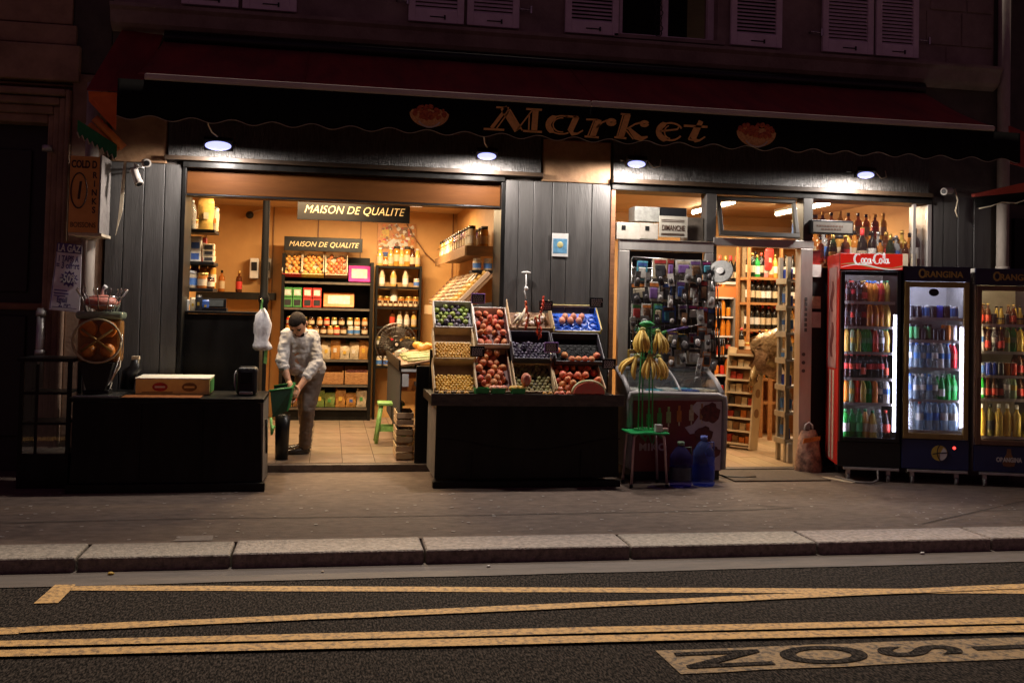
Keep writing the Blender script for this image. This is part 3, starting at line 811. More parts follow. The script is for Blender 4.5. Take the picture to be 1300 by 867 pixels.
KIND = {  # shape, body, cap, label, words
    'winered': ('wine', 'dark', 'redlab', 'cream', 'dark wine bottle with cream label'),
    'winegold': ('wine', 'darkgreen', 'gold', 'cream', 'green wine bottle with gold cap'),
    'wineblack': ('wine', 'dark', 'dark', 'white', 'black wine bottle with white label'),
    'rose': ('wine', 'pink', 'capwhite', 'white', 'pink wine bottle'),
    'whitewine': ('wine', 'yellow', 'gold', 'white', 'pale yellow wine bottle'),
    'champ': ('champ', 'darkgreen', 'gold', 'gold', 'champagne bottle with gold foil'),
    'champred': ('champ', 'dark', 'redlab', 'cream', 'sparkling wine bottle with red foil'),
    'whisky': ('spirit', 'amber', 'dark', 'cream', 'amber whisky bottle'),
    'vodka': ('spirit', 'clear', 'silver', 'bluelab', 'clear spirit bottle with blue label'),
    'gin': ('spirit', 'brightgreen', 'gold', 'white', 'green spirit bottle'),
    'rum': ('spirit', 'brown', 'gold', 'redlab', 'brown rum bottle with red label'),
    'syrup': ('spirit', 'red', 'capwhite', 'cream', 'red syrup bottle'),
    'beer': ('beer', 'brown', 'gold', 'redlab', 'brown beer bottle'),
    'beergreen': ('beer', 'brightgreen', 'silver', 'white', 'green beer bottle'),
    'cola': ('pet', 'cola', 'redlab', 'redlab', 'dark soda bottle with red label'),
    'colaglass': ('beer', 'cola', 'redlab', 'redlab', 'small dark soda bottle'),
    'colablack': ('pet', 'cola', 'dark', 'blacklab', 'dark soda bottle with black label'),
    'orange': ('pet', 'orange', 'bluelab', 'orange', 'orange soda bottle'),
    'yellow': ('pet', 'yellow', 'greenlab', 'yellow', 'yellow soda bottle'),
    'green': ('pet', 'brightgreen', 'greenlab', 'greenlab', 'green soda bottle'),
    'clear': ('pet', 'clear', 'white', 'white', 'clear soda bottle'),
    'ltgreen': ('pet', 'ltgreen', 'greenlab', 'yellow', 'pale green soda bottle'),
    'water': ('pet', 'water', 'bluelab', 'bluelab', 'small water bottle with blue label'),
    'waterplain': ('pet', 'water', 'capwhite', 'white', 'small plain water bottle'),
    'redjuice': ('pet', 'red', 'capwhite', 'redlab', 'red juice bottle'),
    'milky': ('pet', 'white', 'white', 'bluelab', 'white drink bottle'),
    'bigwater': ('big', 'water', 'bluelab', 'bluelab', 'large water bottle with blue cap'),
    'bigwaterred': ('big', 'water', 'redlab', 'white', 'large water bottle with red cap'),
    'bigclear': ('big', 'clear', 'capwhite', None, 'large clear bottle'),
    'biggreen': ('big', 'green', 'greenlab', 'greenlab', 'large green bottle'),
    'bigsprite': ('big', 'brightgreen', 'greenlab', 'white', 'large bright green soda bottle'),
    'bigjuice': ('big', 'juice', 'greenlab', 'cream', 'large orange juice bottle'),
    'bigyellow': ('big', 'yellow', 'greenlab', 'cream', 'large yellow drink bottle'),
    'bigcola': ('big', 'cola', 'redlab', 'redlab', 'large dark soda bottle'),
    'canred': ('can', 'red', 'silver', None, 'red drink can'),
    'canblue': ('can', 'canblue', 'silver', None, 'blue drink can'),
    'canblack': ('can', 'canblack', 'silver', None, 'black drink can'),
    'cansilver': ('can', 'silver', 'silver', 'bluelab', 'silver drink can'),
    'canorange': ('can', 'orange', 'silver', None, 'orange drink can'),
    'slimblack': ('slim', 'canblack', 'silver', 'greenlab', 'tall black drink can'),
    'slimwhite': ('slim', 'white', 'silver', None, 'tall white drink can'),
    'slimorange': ('slim', 'orange', 'silver', None, 'tall orange drink can'),
    'jaram': ('jar', 'amber', 'gold', 'cream', 'small amber preserve jar'),
    'jarred': ('jar', 'red', 'gold', 'cream', 'small red preserve jar'),
    'jardark': ('jar', 'brown', 'dark', 'cream', 'small dark preserve jar'),
    'jarolive': ('jar', 'olive', 'gold', 'white', 'small olive jar'),
    'jarwhite': ('jar', 'cream', 'white', 'bluelab', 'small white jar'),
    'tallam': ('tall', 'honey', 'blacklab', 'cream', 'tall jar of golden preserve'),
    'talldark': ('tall', 'purple', 'blacklab', 'cream', 'tall jar of dark fruit'),
    'tallclear': ('tall', 'cream', 'dark', 'white', 'tall clear jar of pale grains'),
    'tallpink': ('tall', 'pink', 'blacklab', 'cream', 'tall jar of pink preserve'),
    'juiceglass': ('milk', 'juice', 'capwhite', 'cream', 'glass bottle of orange juice'),
    'milk': ('milk', 'cream', 'capwhite', 'white', 'bottle of pale juice'),
    'juicedark': ('milk', 'brown', 'dark', 'cream', 'bottle of dark juice'),
    'orang': ('orang', 'yellow', 'dark', 'blacklab', 'round yellow soda bottle'),
    'orangdark': ('wine', 'olive', 'dark', 'blacklab', 'dark olive bottle'),
    'lemonade': ('wine', 'yellow', 'capwhite', None, 'cloudy lemonade bottle'),
}
def bottle(kind, loc, label, group, sc=1.0, parts=True, rotz=0.0, parent_m=None):
    sh, a, b, c, words = KIND[kind]
    body, cap, lab = bottle_parts(sh, a, b, c)
    nm = {'can': 'can', 'slim': 'can', 'jar': 'jar', 'tall': 'jar'}.get(sh, 'bottle')
    o = link(nm, body, None, loc, (0, 0, rotz), sc)
    tag(o, label, nm, group)
    if parts:
        if cap: link('cap', cap, o)
        if lab: link('paper_label', lab, o)
    return o
def row(kinds, p0, p1, n, place, group, sc=1.0, jit=.006, parts=True, gap=1.0):
    """n bottles from p0 to p1, kinds cycled or listed; labels say which one in the row"""
    p0, p1 = Vector(p0), Vector(p1)
    for i in range(n):
        k = kinds[i] if len(kinds) == n else random.choice(kinds)
        p = p0.lerp(p1, i / max(1, n - 1)) + Vector((random.uniform(-jit, jit), random.uniform(-jit, jit), 0))
        bottle(k, p, say(KIND[k][4], f"{ORD[i]} from the left {place}"), group, sc * random.uniform(.97, 1.03), parts, random.uniform(0, 6))

def carton(name, label, cat, group, x0, x1, y0, y1, z0, z1, mat, face=None, rotz=0.0, tilt=0.0):
    """box of goods with a printed front panel"""
    cx, cy = (x0 + x1) / 2, (y0 + y1) / 2
    b = MB(); b.box(x0 - cx, x1 - cx, y0 - cy, y1 - cy, 0, z1 - z0)
    o = b.build(name, mat, bevel=.003, seg=1, loc=(cx, cy, z0)); o.rotation_euler = (tilt, 0, rotz)
    tag(o, label, cat, group)
    if face:
        f = MB(); w_, h_ = (x1 - x0) * .36, (z1 - z0)
        f.box(-w_, w_, y0 - cy - .002, y0 - cy + .001, h_ * .2, h_ * .78); f.build('printed_panel', face, o)
    return o
_pouch = {}
def pouch(label, group, x, y, z, w_, h_, mat, face, name='food_bag', cat='bag'):
    b = MB(); nx_, nz_ = 5, 6
    def sh(i, j, s):
        u, v = i / nx_ * 2 - 1, j / nz_
        th = .30 * w_ * (1 - u * u * .85) * (math.sin(PI * min(1, v * .97 + .03)) ** .5) * (1.1 - .5 * v)
        return (u * w_ / 2 * (1 - .08 * math.sin(v * 7)), s * th * .6 + random.uniform(-.06, .06) * w_ * (1 if 0 < v < 1 else 0), v * h_)
    for s in (-1, 1):
        for i in range(nx_):
            for j in range(nz_):
                pass
    fr = [[b.bm.verts.new(sh(i, j, -1)) for j in range(nz_ + 1)] for i in range(nx_ + 1)]
    bk = [[b.bm.verts.new(sh(i, j, 1)) for j in range(nz_ + 1)] for i in range(nx_ + 1)]
    for g in (fr, bk):
        for i in range(nx_):
            for j in range(nz_):
                b.bm.faces.new((g[i][j], g[i + 1][j], g[i + 1][j + 1], g[i][j + 1])).smooth = True
    bmesh.ops.remove_doubles(b.bm, verts=b.bm.verts, dist=1e-4)
    o = b.build(name, mat, loc=(x, y, z)); o.rotation_euler = (0, 0, random.uniform(-.3, .3))
    tag(o, label, cat, group)
    f = MB(); f.box(-w_ * .17, w_ * .15, -.175 * w_ * 1.15, -.175 * w_ * 1.05, h_ * .34, h_ * .55); f.build('paper_label', face, o)
    return o
def col(name, c, **k):
    k.setdefault('rough', .45); k.setdefault('scale', 25)
    return M(name, c, tuple(v * .6 for v in c), **k)
PACK = [col('pack_red', (.5, .04, .03)), col('pack_blue', (.05, .12, .42)), col('pack_white', (.7, .68, .62)), col('pack_black', (.03, .03, .035)), col('pack_yellow', (.65, .42, .06)),
        col('pack_green', (.08, .3, .08)), col('pack_orange', (.65, .2, .03)), col('pack_brown', (.25, .12, .05)), col('pack_cream', (.65, .55, .38)), col('pack_violet', (.25, .12, .4)), col('pack_cyan', (.1, .42, .55)), col('pack_magenta', (.55, .04, .28))]
PW = ['red', 'blue', 'white', 'black', 'yellow', 'green', 'orange', 'brown', 'cream', 'violet', 'cyan', 'magenta']

# ================================================================== LEFT SHOP ROOM
def area(name, loc, rot, sx, sy, e, c, parent=None):
    ld = bpy.data.lights.new(name, 'AREA'); ld.shape = 'RECTANGLE'; ld.size = sx; ld.size_y = sy; ld.energy = e; ld.color = c
    lo = bpy.data.objects.new(name, ld); COL.objects.link(lo); lo.location = loc; lo.rotation_euler = rot
    if parent: lo.parent = parent
    return lo
TUBE = glow('tube_glow', (1.0, .80, .52), 6.0)
for k, (x, y, wt) in enumerate(((-.30, .52, 80), (.45, 2.5, 140))):
    t = thing('ceiling_light', ['warm ceiling light strip behind the shutter box', 'warm ceiling light strip over the back rack'][k], 'lamp', (x, y, 2.74), 0, 'ceiling lights in the left room')
    b = MB(); b.box(-.62, .62, -.09, .09, -.05, -.003); b.build('housing', WHITEP, t)
    b = MB(); b.box(-.58, .58, -.06, .06, -.062, -.053); b.build('diffuser', TUBE, t)
    area('ceiling_light_beam', (0, 0, -.07), (0, 0, 0), 1.15, .12, wt, (1.0, .70, .38), t)

# tall counter
ct = thing('tall_counter', 'tall matt black counter panel beside the hanging white bag', 'counter', (0, 0, 0))
x0, z1 = W(228, 395, .16); x1, _ = W(331, 395, .16)
b = MB(); b.box(x0, x1, .16, .20, .068, z1 - .02); b.build('front_panel', BLACKWOOD, ct, bevel=.004)
b = MB(); b.box(x0 - .0, x1 + .01, .14, .62, z1 - .018, z1 + .005); b.build('counter_top', BLACKWOOD, ct, bevel=.004)
b = MB(); b.box(x1 - .03, x1, .203, .6, .068, z1 - .02); b.build('side_panel', BLACKWOOD, ct)
# till
tl = thing('cash_register', 'small dark cash register screen on the tall black counter', 'till')
q = Wv(271, 391, .35)
b = MB(); b.box(q.x - .12, q.x + .12, .3, .45, z1 + .006, z1 + .035); b.build('base', BLACKP, tl)
b = MB(); b.box(q.x - .11, q.x + .11, .36, .385, z1 + .036, z1 + .12); b.build('screen_frame', BLACKP, tl, bevel=.006)
b = MB(); b.box(q.x - .085, q.x + .085, .356, .359, z1 + .05, z1 + .108); b.build('screen', M('grey_screen', (.16, .17, .15), rough=.2), tl)
# left shelf unit with goods
ls = thing('wall_shelf', 'black bracket shelves against the left room wall stacked with groceries', 'shelf')
lz = [W(250, py, .6)[1] for py in (291, 332, 366)] 
for z in lz:
    b = MB(); b.box(-1.60, -1.085, .58, .96, z - .03, z); b.build('shelf_board', BLACKWOOD, ls, bevel=.003)
for x in (-1.59,):
    b = MB(); b.box(x, x + .02, .965, .99, lz[2] - .2, 2.55); b.build('upright', WOODL, ls)
G = 'groceries on the left bracket shelves'
bottle('bigclear', (-1.30, .66, lz[0]), 'clear bottle beside the big yellow bag on the top bracket shelf', G, .85)
bottle('milky', (-1.37, .70, lz[0]), 'white bottle behind the clear bottle on the top bracket shelf', G, 1.2)
o = pouch('big yellow packet standing on the top bracket shelf', G, -1.18, .68, lz[0], .14, .30, col('ylw_packet', (.72, .45, .12)), PACK[8])
o = pouch('thin cream packet at the end of the top bracket shelf', G, -1.105, .78, lz[0], .07, .22, PACK[8], PACK[6])
for i, (x, h, m, fcol, wd) in enumerate(((-1.36, .11, 2, 8, 'white'), (-1.26, .10, 2, 1, 'pale blue printed white'), (-1.14, .085, 8, 3, 'cream striped'))):
    for j in range(2 if i < 2 else 3):
        hh = h if i < 2 else .055
        carton('food_tin', f"{wd} food tin, {['bottom', 'second', 'top'][j]} of its stack on the middle bracket shelf", 'tin', G, x - .05, x + .05, .62, .72, lz[1] + j * (hh + .003), lz[1] + j * (hh + .003) + hh, PACK[m], PACK[fcol])
carton('red_carton', 'narrow red carton standing behind the tins on the middle bracket shelf', 'carton', G, -1.22, -1.185, .80, .90, lz[1], lz[1] + .24, PACK[0], PACK[2])
carton('white_carton', 'tall white carton behind the tins on the middle bracket shelf', 'carton', G, -1.33, -1.235, .80, .90, lz[1], lz[1] + .25, PACK[2], PACK[0])
for z_, ks in ((lz[0], ['tallam', 'jaram', 'tallclear', 'jardark']), (lz[1], ['jarred', 'jaram', 'jarwhite', 'jarolive']), (lz[2], ['whisky', 'rum', 'tallam', 'talldark'])):
    row(ks, (-1.45, .84, z_), (-1.13, .84, z_), 5, f"at the rear of the {ORD[lz.index(z_)]} bracket shelf", 'jars at the rear of the bracket shelves', 1.0)
for i, (x, k, s) in enumerate(((-1.40, 'tallclear', .8), (-1.30, 'jarwhite', 1.5), (-1.19, 'jaram', 1.35), (-1.12, 'jardark', 1.0))):
    bottle(k, (x, .68, lz[2]), f"{KIND[k][4]}, {ORD[i]} along the lowest bracket shelf", G, s)
for i in range(4):
    x, z = W(236 + i * 8, 391, .3)
    pouch(f"small packet, {ORD[i]} from the wall on the tall black counter", 'packets by the till', x, .30 + .05 * (i % 2), z1 + .006, .06, .10 + .02 * (i % 3), PACK[(2, 8, 3, 1)[i]], PACK[4])
# cast-iron pole
b = MB(); q0, q1 = W(333, 395, 1.0)[0], W(340, 250, 1.0)[0]
qx = (q0 + q1) / 2
b.lathe([(.07, .07), (.07, .25), (.045, .30), (.042, 1.5), (.055, 1.53), (.055, 1.57), (.038, 1.6), (.034, 2.6), (.055, 2.66), (.06, 2.79)], 16, (qx, 1.0, 0))
tag(b.build('iron_column', M('black_iron', (.004, .004, .005), rough=.6, spec=.1, scale=8)), 'slim black cast iron column inside the left shop opening', 'column')
# hanging white bag with green strips
bg_ = thing('plastic_bag', 'white plastic bag knotted and hanging by the tall black counter', 'bag')
q = Wv(333, 418, .08)
b = MB(); mtx = Matrix.Translation(q)
pr = [(.012, .19), (.03, .165), (.055, .13), (.075, .05), (.07, -.03), (.06, -.10), (.075, -.14), (.08, -.17), (.05, -.19)]
nn = 18; rings = []
for r, z in pr:
    rings.append([b.bm.verts.new(q + Vector((r * (1 + .16 * math.sin(i * 2.3 + z * 30) + random.uniform(-.06, .06)) * math.cos(2 * PI * i / nn), .7 * r * (1 + .2 * math.sin(i * 1.7)) * math.sin(2 * PI * i / nn), z))) for i in range(nn)])
for A, B in zip(rings, rings[1:]):
    for i in range(nn):
        b.bm.faces.new((A[i], A[(i + 1) % nn], B[(i + 1) % nn], B[i])).smooth = True
b.bm.faces.new(rings[-1])
b.build('bag_body', M('white_film', (.78, .77, .78), (.6, .58, .6), rough=.35, scale=18, bump=.5, bscale=30), bg_)
b = MB(); b.prism([q + Vector((-.02, -.03, .18)), q + Vector((.0, -.03, .18)), q + Vector((.0, -.01, .27)), q + Vector((-.015, -.01, .27))], (0, .004, 0)); b.build('tie', col('lime_tie', (.25, .6, .15)), bg_)
b = MB(); b.prism([q + Vector((.025, -.03, -.17)), q + Vector((.055, -.03, -.17)), q + Vector((.05, -.03, -.31)), q + Vector((.022, -.03, -.30))], (0, .004, 0)); b.build('hanging_strip', col('lime_tie', (.25, .6, .15)), bg_)
b = MB(); b.cyl((q.x - .02, -.0, q.z + .27), (q.x - .02, .17, q.z + .27), .006); b.build('hook', STEEL, bg_)

# back wall: panelling lines, ledge with bottles, boxes on the wall, poster
for px in (262, 347, 404, 458, 575):
    x, _ = W(px, 300, 3.94)
    b = MB(); b.box(x - .006, x + .006, 3.935, 3.955, .07, 2.78); struct(b.build('wall_trim', WOODD))
lx0, lz_ = W(262, 370, 3.75); lx1, _ = W(350, 372, 3.75)
b = MB(); b.box(lx0 - .2, lx1, 3.6, 3.93, lz_ - .09, lz_); tag(b.build('wall_ledge', BLACKWOOD, bevel=.005), 'black ledge on the back wall carrying two small bottles', 'shelf')
for i, (px, k) in enumerate(((262, 'wineblack'), (270, 'rum'), (281, 'whisky'), (303, 'rum'))):
    bottle(k, (W(px, 370, 3.7)[0], 3.7, lz_), f"{KIND[k][4]}, {ORD[i]} along the black wall ledge", 'bottles on the wall ledge', .95)
mb_ = thing('wall_box', 'grey and white electric meter box on the back wall behind the column', 'meter')
for i, (a, c) in enumerate(((318, 328), (336, 344))):
    xa, za = W(a, 328, 3.9); xc, zc = W(c, 354, 3.9)
    b = MB(); b.box(xa, xc, 3.82, 3.94, zc, za); b.build('casing', WHITEP if i == 0 else col('grey_casing', (.35, .32, .28)), mb_, bevel=.008)
    b = MB(); b.box(xa + .02, xc - .015, 3.812, 3.818, zc + .10, za - .05); b.build('window', BLACKP, mb_)
wc = thing('wall_camera', 'little black camera on the back wall left of the column', 'camera')  # black ball body stands for a small wall camera
q = Wv(317, 273, 3.85)
b = MB(); b.ball(q, .05, 12, 8); b.build('body', BLACKP, wc); b = MB(); b.tube([q, q + Vector((.05, .06, .05)), q + Vector((.25, .08, .11))], .008, 5); b.build('cable', CREAM, wc)
b = MB(); b.tube([Wv(508, 268, 3.9), Wv(522, 295, 3.9), Wv(540, 322, 3.9), Wv(556, 337, 3.9)], .008, 5); tag(b.build('wall_cable', WOODD), 'brown cable sagging down the back wall beside the poster', 'cable')
# poster
ps = thing('poster', 'colourful food poster with blue foot on the back wall above the juices', 'poster')
xa, za = W(480, 283, 3.92); xc, zc = W(527, 338, 3.92)
b = MB(); b.box(xa, xc, 3.915, 3.945, zc, za); b.build('sheet', col('poster_amber', (.6, .25, .06), scale=30), ps)
for i, (u0, u1, v0, v1, m) in enumerate(((0, 1, .0, .36, 1), (.25, .8, .38, .62, 2), (.3, .75, .30, .45, 0), (.1, .3, .65, .9, 4), (.55, .9, .68, .92, 7), (.28, .82, .06, .16, 2))):
    b = MB()
    pts = [(xa + (xc - xa) * (u0 + (u1 - u0) * (.5 + .5 * math.cos(a))), 3.912 - i * .0015, zc + (za - zc) * (v0 + (v1 - v0) * (.5 + .5 * math.sin(a)))) for a in [k * PI / 7 for k in range(14)]] if i else [(xa, 3.913, zc), (xc, 3.913, zc), (xc, 3.913, zc + (za - zc) * .36), (xa, 3.913, zc + (za - zc) * .30)]
    b.prism(pts, (0, .001, 0)); b.build('print', PACK[m], ps)
for m in (0, 2, 4, 6, 7, 8):
    b = MB()
    for k in range(13):
        u, v, r = random.random() * .92 + .04, random.random() * .6 + .36, random.uniform(.012, .03)
        cx, cz = xa + (xc - xa) * u, zc + (za - zc) * v
        b.prism([(cx + r * random.uniform(.6, 1.2) * math.cos(a), 3.903 - m * .0006 - k * .00008, cz + r * random.uniform(.5, 1.1) * math.sin(a)) for a in [q * PI / 4 for q in range(8)]], (0, .001, 0))
    tag(b.build('print_detail', PACK[m], ps), kind='stuff')
# hanging signs
def qsign(x0, x1, z0, z1, y, lab, chain=False):
    t = thing('sign_board', lab, 'sign', ((x0 + x1) / 2, y, (z0 + z1) / 2))
    w_, h_ = (x1 - x0) / 2, (z1 - z0) / 2
    b = MB(); b.box(-w_, w_, -.012, .012, -h_, h_); b.build('board', BLACKP, t, bevel=.003)
    text('lettering', 'MAISON DE QUALITE', M('pale_gold', (.90, .74, .44), (.75, .58, .3), rough=.5), t, (0, -.0145, -.005), h_ * 1.02, sx=w_ * 2 / (h_ * 1.02) * .089, shear=.30, ext=.0015, offset=.0, spacing=1.04)
    if chain:
        for s in (-.8, .8):
            b = MB(); b.cyl((w_ * s, 0, h_), (w_ * s, 0, h_ + .28), .004); b.build('chain', STEEL, t)
xa, za = W(378, 251, 1.05); xc, zc = W(520, 284, 1.05)
qsign(xa, xc, zc, za, 1.05, 'larger black hanging sign reading Maison de Qualite in gold', True)
xa, za = W(361, 300, 3.6); xc, zc = W(460, 321, 3.6)
qsign(xa, xc, zc, za, 3.6, 'smaller black sign reading Maison de Qualite standing on the back rack')

# back rack
RY = 3.52
rk = thing('display_rack', 'tall black display rack at the back with fruit crates on top', 'rack')
rx0, rx1 = -.60, .53
rs = [W(415, py, RY)[1] for py in (358, 391, 425, 456, 488, 517)]
b = MB(); b.box(rx0, rx0 + .04, RY, 3.90, .068, 2.13); b.build('side_panel', BLACKWOOD, rk)
b = MB(); b.box(rx1 - .04, rx1, RY, 3.90, .068, 2.05); b.build('side_panel', BLACKWOOD, rk)
b = MB(); b.box(rx0 + .04, rx1 - .04, 3.87, 3.90, .068, 2.12); b.build('back_panel', BLACKWOOD, rk)
for z in rs:
    b = MB(); b.box(rx0 + .042, rx1 - .042, RY - .01, 3.868, z - .03, z); b.build('shelf_board', BLACKWOOD, rk, bevel=.003)
    b = MB(); b.box(rx0 + .042, rx1 - .042, RY - .018, RY - .012, z - .03, z - .005); b.build('price_rail', col('rail', (.12, .10, .08)), rk)
b = MB(); b.box(rx0 + .042, rx1 - .042, RY + .02, RY + .05, .068, rs[5] - .04); b.build('kick_board', BLACKWOOD, rk)

# crates with fruit ------------------------------------------------------------
FRM = dict(
    orange=M('fruit_orange', (.78, .40, .10), (.68, .28, .05), rough=.5, scale=60, bump=.3, bscale=300, obj=.1),
    pome=M('fruit_pomegranate', (.55, .10, .05), (.62, .27, .08), rough=.4, scale=14, obj=.15),
    peach=M('fruit_peach', (.50, .07, .035), (.66, .30, .12), rough=.6, scale=15, obj=.15, sss=.1),
    lime=M('fruit_lime', (.30, .36, .07), (.18, .24, .04), rough=.4, scale=20, obj=.15),
    lime2=M('fruit_darkplum', (.05, .035, .06), (.09, .06, .09), rough=.35, scale=20, obj=.2),
    plum=M('fruit_plum', (.055, .04, .085), (.13, .11, .16), rough=.35, scale=14, obj=.3),
    mirab=M('fruit_mirabelle', (.70, .42, .08), (.55, .3, .05), rough=.4, scale=40, obj=.12),
    pink=M('fruit_pink', (.72, .36, .24), (.62, .2, .13), rough=.5, scale=18, obj=.1),
    kiwi=M('fruit_kiwi', (.16, .13, .05), (.26, .24, .10), rough=.8, scale=30, obj=.25))
_fm = {}
def fruit_mesh(k, r, flat=.9):
    key = (k, r, flat)
    if key not in _fm:
        b = MB(); g = bmesh.ops.create_uvsphere(b.bm, u_segments=9, v_segments=7, radius=r)
        for v in g['verts']:
            t = v.co.z / r
            v.co.z *= flat
            if t > .95: v.co.z -= r * .18
            v.co.x *= 1 + .04 * (v.co.y > 0)
        for f in b.bm.faces: f.smooth = True
        me = b.mesh(k); me.materials.append(FRM[k]); _fm[key] = me
    return _fm[key]
def crate(name, label, group, cx, cy, cz, wd, ln, tilt, wall=.10, mat=WOODL, lining=None, liner=None, th=.010, cat='crate'):
    """open fruit crate lying back at tilt; returns its placement matrix (floor plane, +z = open side)"""
    t = thing(name, label, cat, (cx, cy, cz), 0, group)
    t.rotation_euler = (tilt, 0, 0)
    b = MB(); b.box(-wd / 2, wd / 2, -ln / 2, ln / 2, -th, 0); b.build('crate_floor', lining or mat, t)
    for s in (-1, 1):
        b = MB(); b.box(s * wd / 2 - (th if s > 0 else 0), s * wd / 2 + (th if s < 0 else 0), -ln / 2, ln / 2, .001, wall); b.build('side_board', mat, t, bevel=.002, seg=1)
    b = MB(); b.box(-wd / 2 + th, wd / 2 - th, ln / 2 - th, ln / 2, .001, wall); b.build('end_board', mat, t, bevel=.002, seg=1)
    b = MB(); b.box(-wd / 2 + th, wd / 2 - th, -ln / 2, -ln / 2 + th, .001, wall * .55); b.build('end_board', mat, t, bevel=.002, seg=1)
    if liner:
        b = MB()
        for s in (-1, 1):
            b.box(s * (wd / 2 - th) - (.003 if s > 0 else 0), s * (wd / 2 - th) + (.003 if s < 0 else 0), -ln / 2 + .02, ln / 2 - .02, .004, wall * .9)
        b.build('paper_liner', liner, t)
    return t, Matrix.Translation((cx, cy, cz)) @ Matrix.Rotation(tilt, 4, 'X')
def fruits(mx, wd, ln, r, kinds, name, label, group, cat='fruit', frac=1.0, layers=1, flat=.9, z0=.0, skip=0.06, lab2=None):
    step = r * 2.02; k = 0
    for ly in range(layers):
        rowy = 0; y = -ln / 2 + .012 + r + ly * r * .6
        while y < -ln / 2 + ln * frac - r * .4 - ly * r:
            x = -wd / 2 + .012 + r + (r if (rowy + ly) % 2 else 0); cc = 0; skip_ = skip if ly == 0 else .55
            while x <= wd / 2 - .012 - r * .8:
                if random.random() >= skip_:
                    kd = random.choice(kinds)
                    p = mx @ Vector((x + random.uniform(-.2, .2) * r, y + random.uniform(-.22, .22) * r, z0 + r * flat + ly * r * 1.5 + random.uniform(0, .55) * r))
                    o = link(name, fruit_mesh(kd, r, flat), None, p, (random.uniform(-1.3, 1.3), random.uniform(-1.3, 1.3), random.uniform(0, 6)), random.uniform(.80, 1.10))
                    tag(o, f"{label if not lab2 or kd != lab2[0] else lab2[1]}, {ORD[min(cc, 19)]} in the {'lowest row' if rowy == 0 else ORD[rowy] + ' row'}{' on top' if ly else ''}", cat, group); cc += 1
                    k += 1
                x += step
            y += step * .88; rowy += 1
    return k
def pile(mx, wd, ln, r, mat, name, parent, frac=1.0, layers=2, n=None):
    """many tiny fruits joined as one mass"""
    b = MB(); step = r * 1.95
    for ly in range(layers):
        y = -ln / 2 + .012 + r; rr = 0
        while y < -ln / 2 + ln * frac - r - ly * r:
            x = -wd / 2 + .012 + r + (r if (rr + ly) % 2 else 0)
            while x < wd / 2 - .010 - r:
                p = mx @ Vector((x + random.uniform(-.2, .2) * r, y + random.uniform(-.2, .2) * r, r + ly * r * 1.4 + random.uniform(0, .4) * r))
                s = random.uniform(.85, 1.1) * r
                g = bmesh.ops.create_uvsphere(b.bm, u_segments=7, v_segments=5, radius=s)
                for v in g['verts']:
                    v.co = v.co + p
                x += step
            y += step * .87; rr += 1
    o = b.build(name, mat, smooth=True)
    tag(o, kind='stuff')
    return o
# crates on top of the back rack
tr = math.radians(48)
for i, (a, c, k, lab) in enumerate(((359, 383, 'orange', 'first'), (384, 411, 'orange', 'second'), (413, 441, 'pome', 'third'))):
    xa, za = W(a, 318, RY + .1); xc, zc = W(c, 357, RY + .1)
    wd = xc - xa - .004
    t, mx = crate('fruit_crate', ['cardboard crate of oranges at the wall end of the back rack top', 'middle cardboard crate of oranges on the back rack top', 'cardboard crate of red pomegranates on the back rack top'][i], 'fruit crates on the back rack', (xa + xc) / 2, RY + .16, rs[0] + .19, wd, .36, tr, .10, CREAM, None)
    fruits(mx, wd, .36, .031, [k], ['orange', 'orange', 'pomegranate'][i], ['orange in the wall end crate atop the back rack', 'orange in the middle crate atop the back rack', 'pomegranate in the crate atop the back rack'][i], f"{['wall end', 'middle', 'third'][i]} crate of fruit on the back rack", frac=.98)
    b = MB(); b.box(-wd / 2, wd / 2, -.188, -.181, .0, .055); b.build('printed_edge', PACK[(0, 4, 7)[i]], t)
xa, za = W(443, 337, RY + .05); xc, zc = W(470, 358, RY + .05)
carton('gift_box', 'magenta gift box with pale window leaning on the back rack top', 'box', None, xa, xc, RY + .02, RY + .07, rs[0] + .002, rs[0] + .26, PACK[11], col('pale_window', (.6, .58, .45)), tilt=math.radians(-38))
for i in range(4):
    xa, _ = W(360 + (i // 2) * 25 + (i % 2) * 12, 370, RY + .03)
    for j in range(2):
        carton('milk_carton' if i < 2 else 'juice_carton', f"{'green and white' if i < 2 else 'red and white'} pack, {ORD[i]} pair along the second rack shelf, {'lower' if j == 0 else 'upper'} one", 'carton', 'packs on the second rack shelf',
               xa, xa + .108, RY + .02, RY + .15, rs[1] + .001 + j * .125, rs[1] + .12 + j * .125, PACK[5] if i < 2 else PACK[0], PACK[2] if j else PACK[3])
xa, _ = W(411, 370, RY + .03); xc, _ = W(450, 370, RY + .03)
carton('orange_box', 'flat orange box with silver window leaning on the second rack shelf', 'box', None, xa, xc, RY + .02, RY + .08, rs[1] + .002, rs[1] + .21, PACK[6], col('silver_window', (.45, .48, .42)), tilt=math.radians(-30))
row(['jaram', 'jardark', 'jarred', 'jaram', 'jardark', 'jardark', 'jaram', 'jarred', 'jardark', 'jarwhite', 'jarwhite', 'jardark'], (rx0 + .1, RY + .06, rs[2]), (rx1 - .1, RY + .06, rs[2]), 12, 'on the third rack shelf', 'jars on the third rack shelf', 1.0)
row(['jardark', 'jaram', 'jarolive', 'jarred'], (rx0 + .1, RY + .07, rs[2] + .112), (rx1 - .1, RY + .07, rs[2] + .112), 11, 'of the stacked jars on the third rack shelf', 'stacked jars on the third rack shelf', .95)
film = [col('snack_amber', (.5, .25, .07), rough=.25, scale=50, bump=.4), col('snack_pale', (.6, .5, .35), rough=.25, scale=50, bump=.4), col('snack_brown', (.3, .15, .06), rough=.25, scale=50, bump=.4), col('snack_green', (.22, .3, .08), rough=.25, scale=50, bump=.4)]
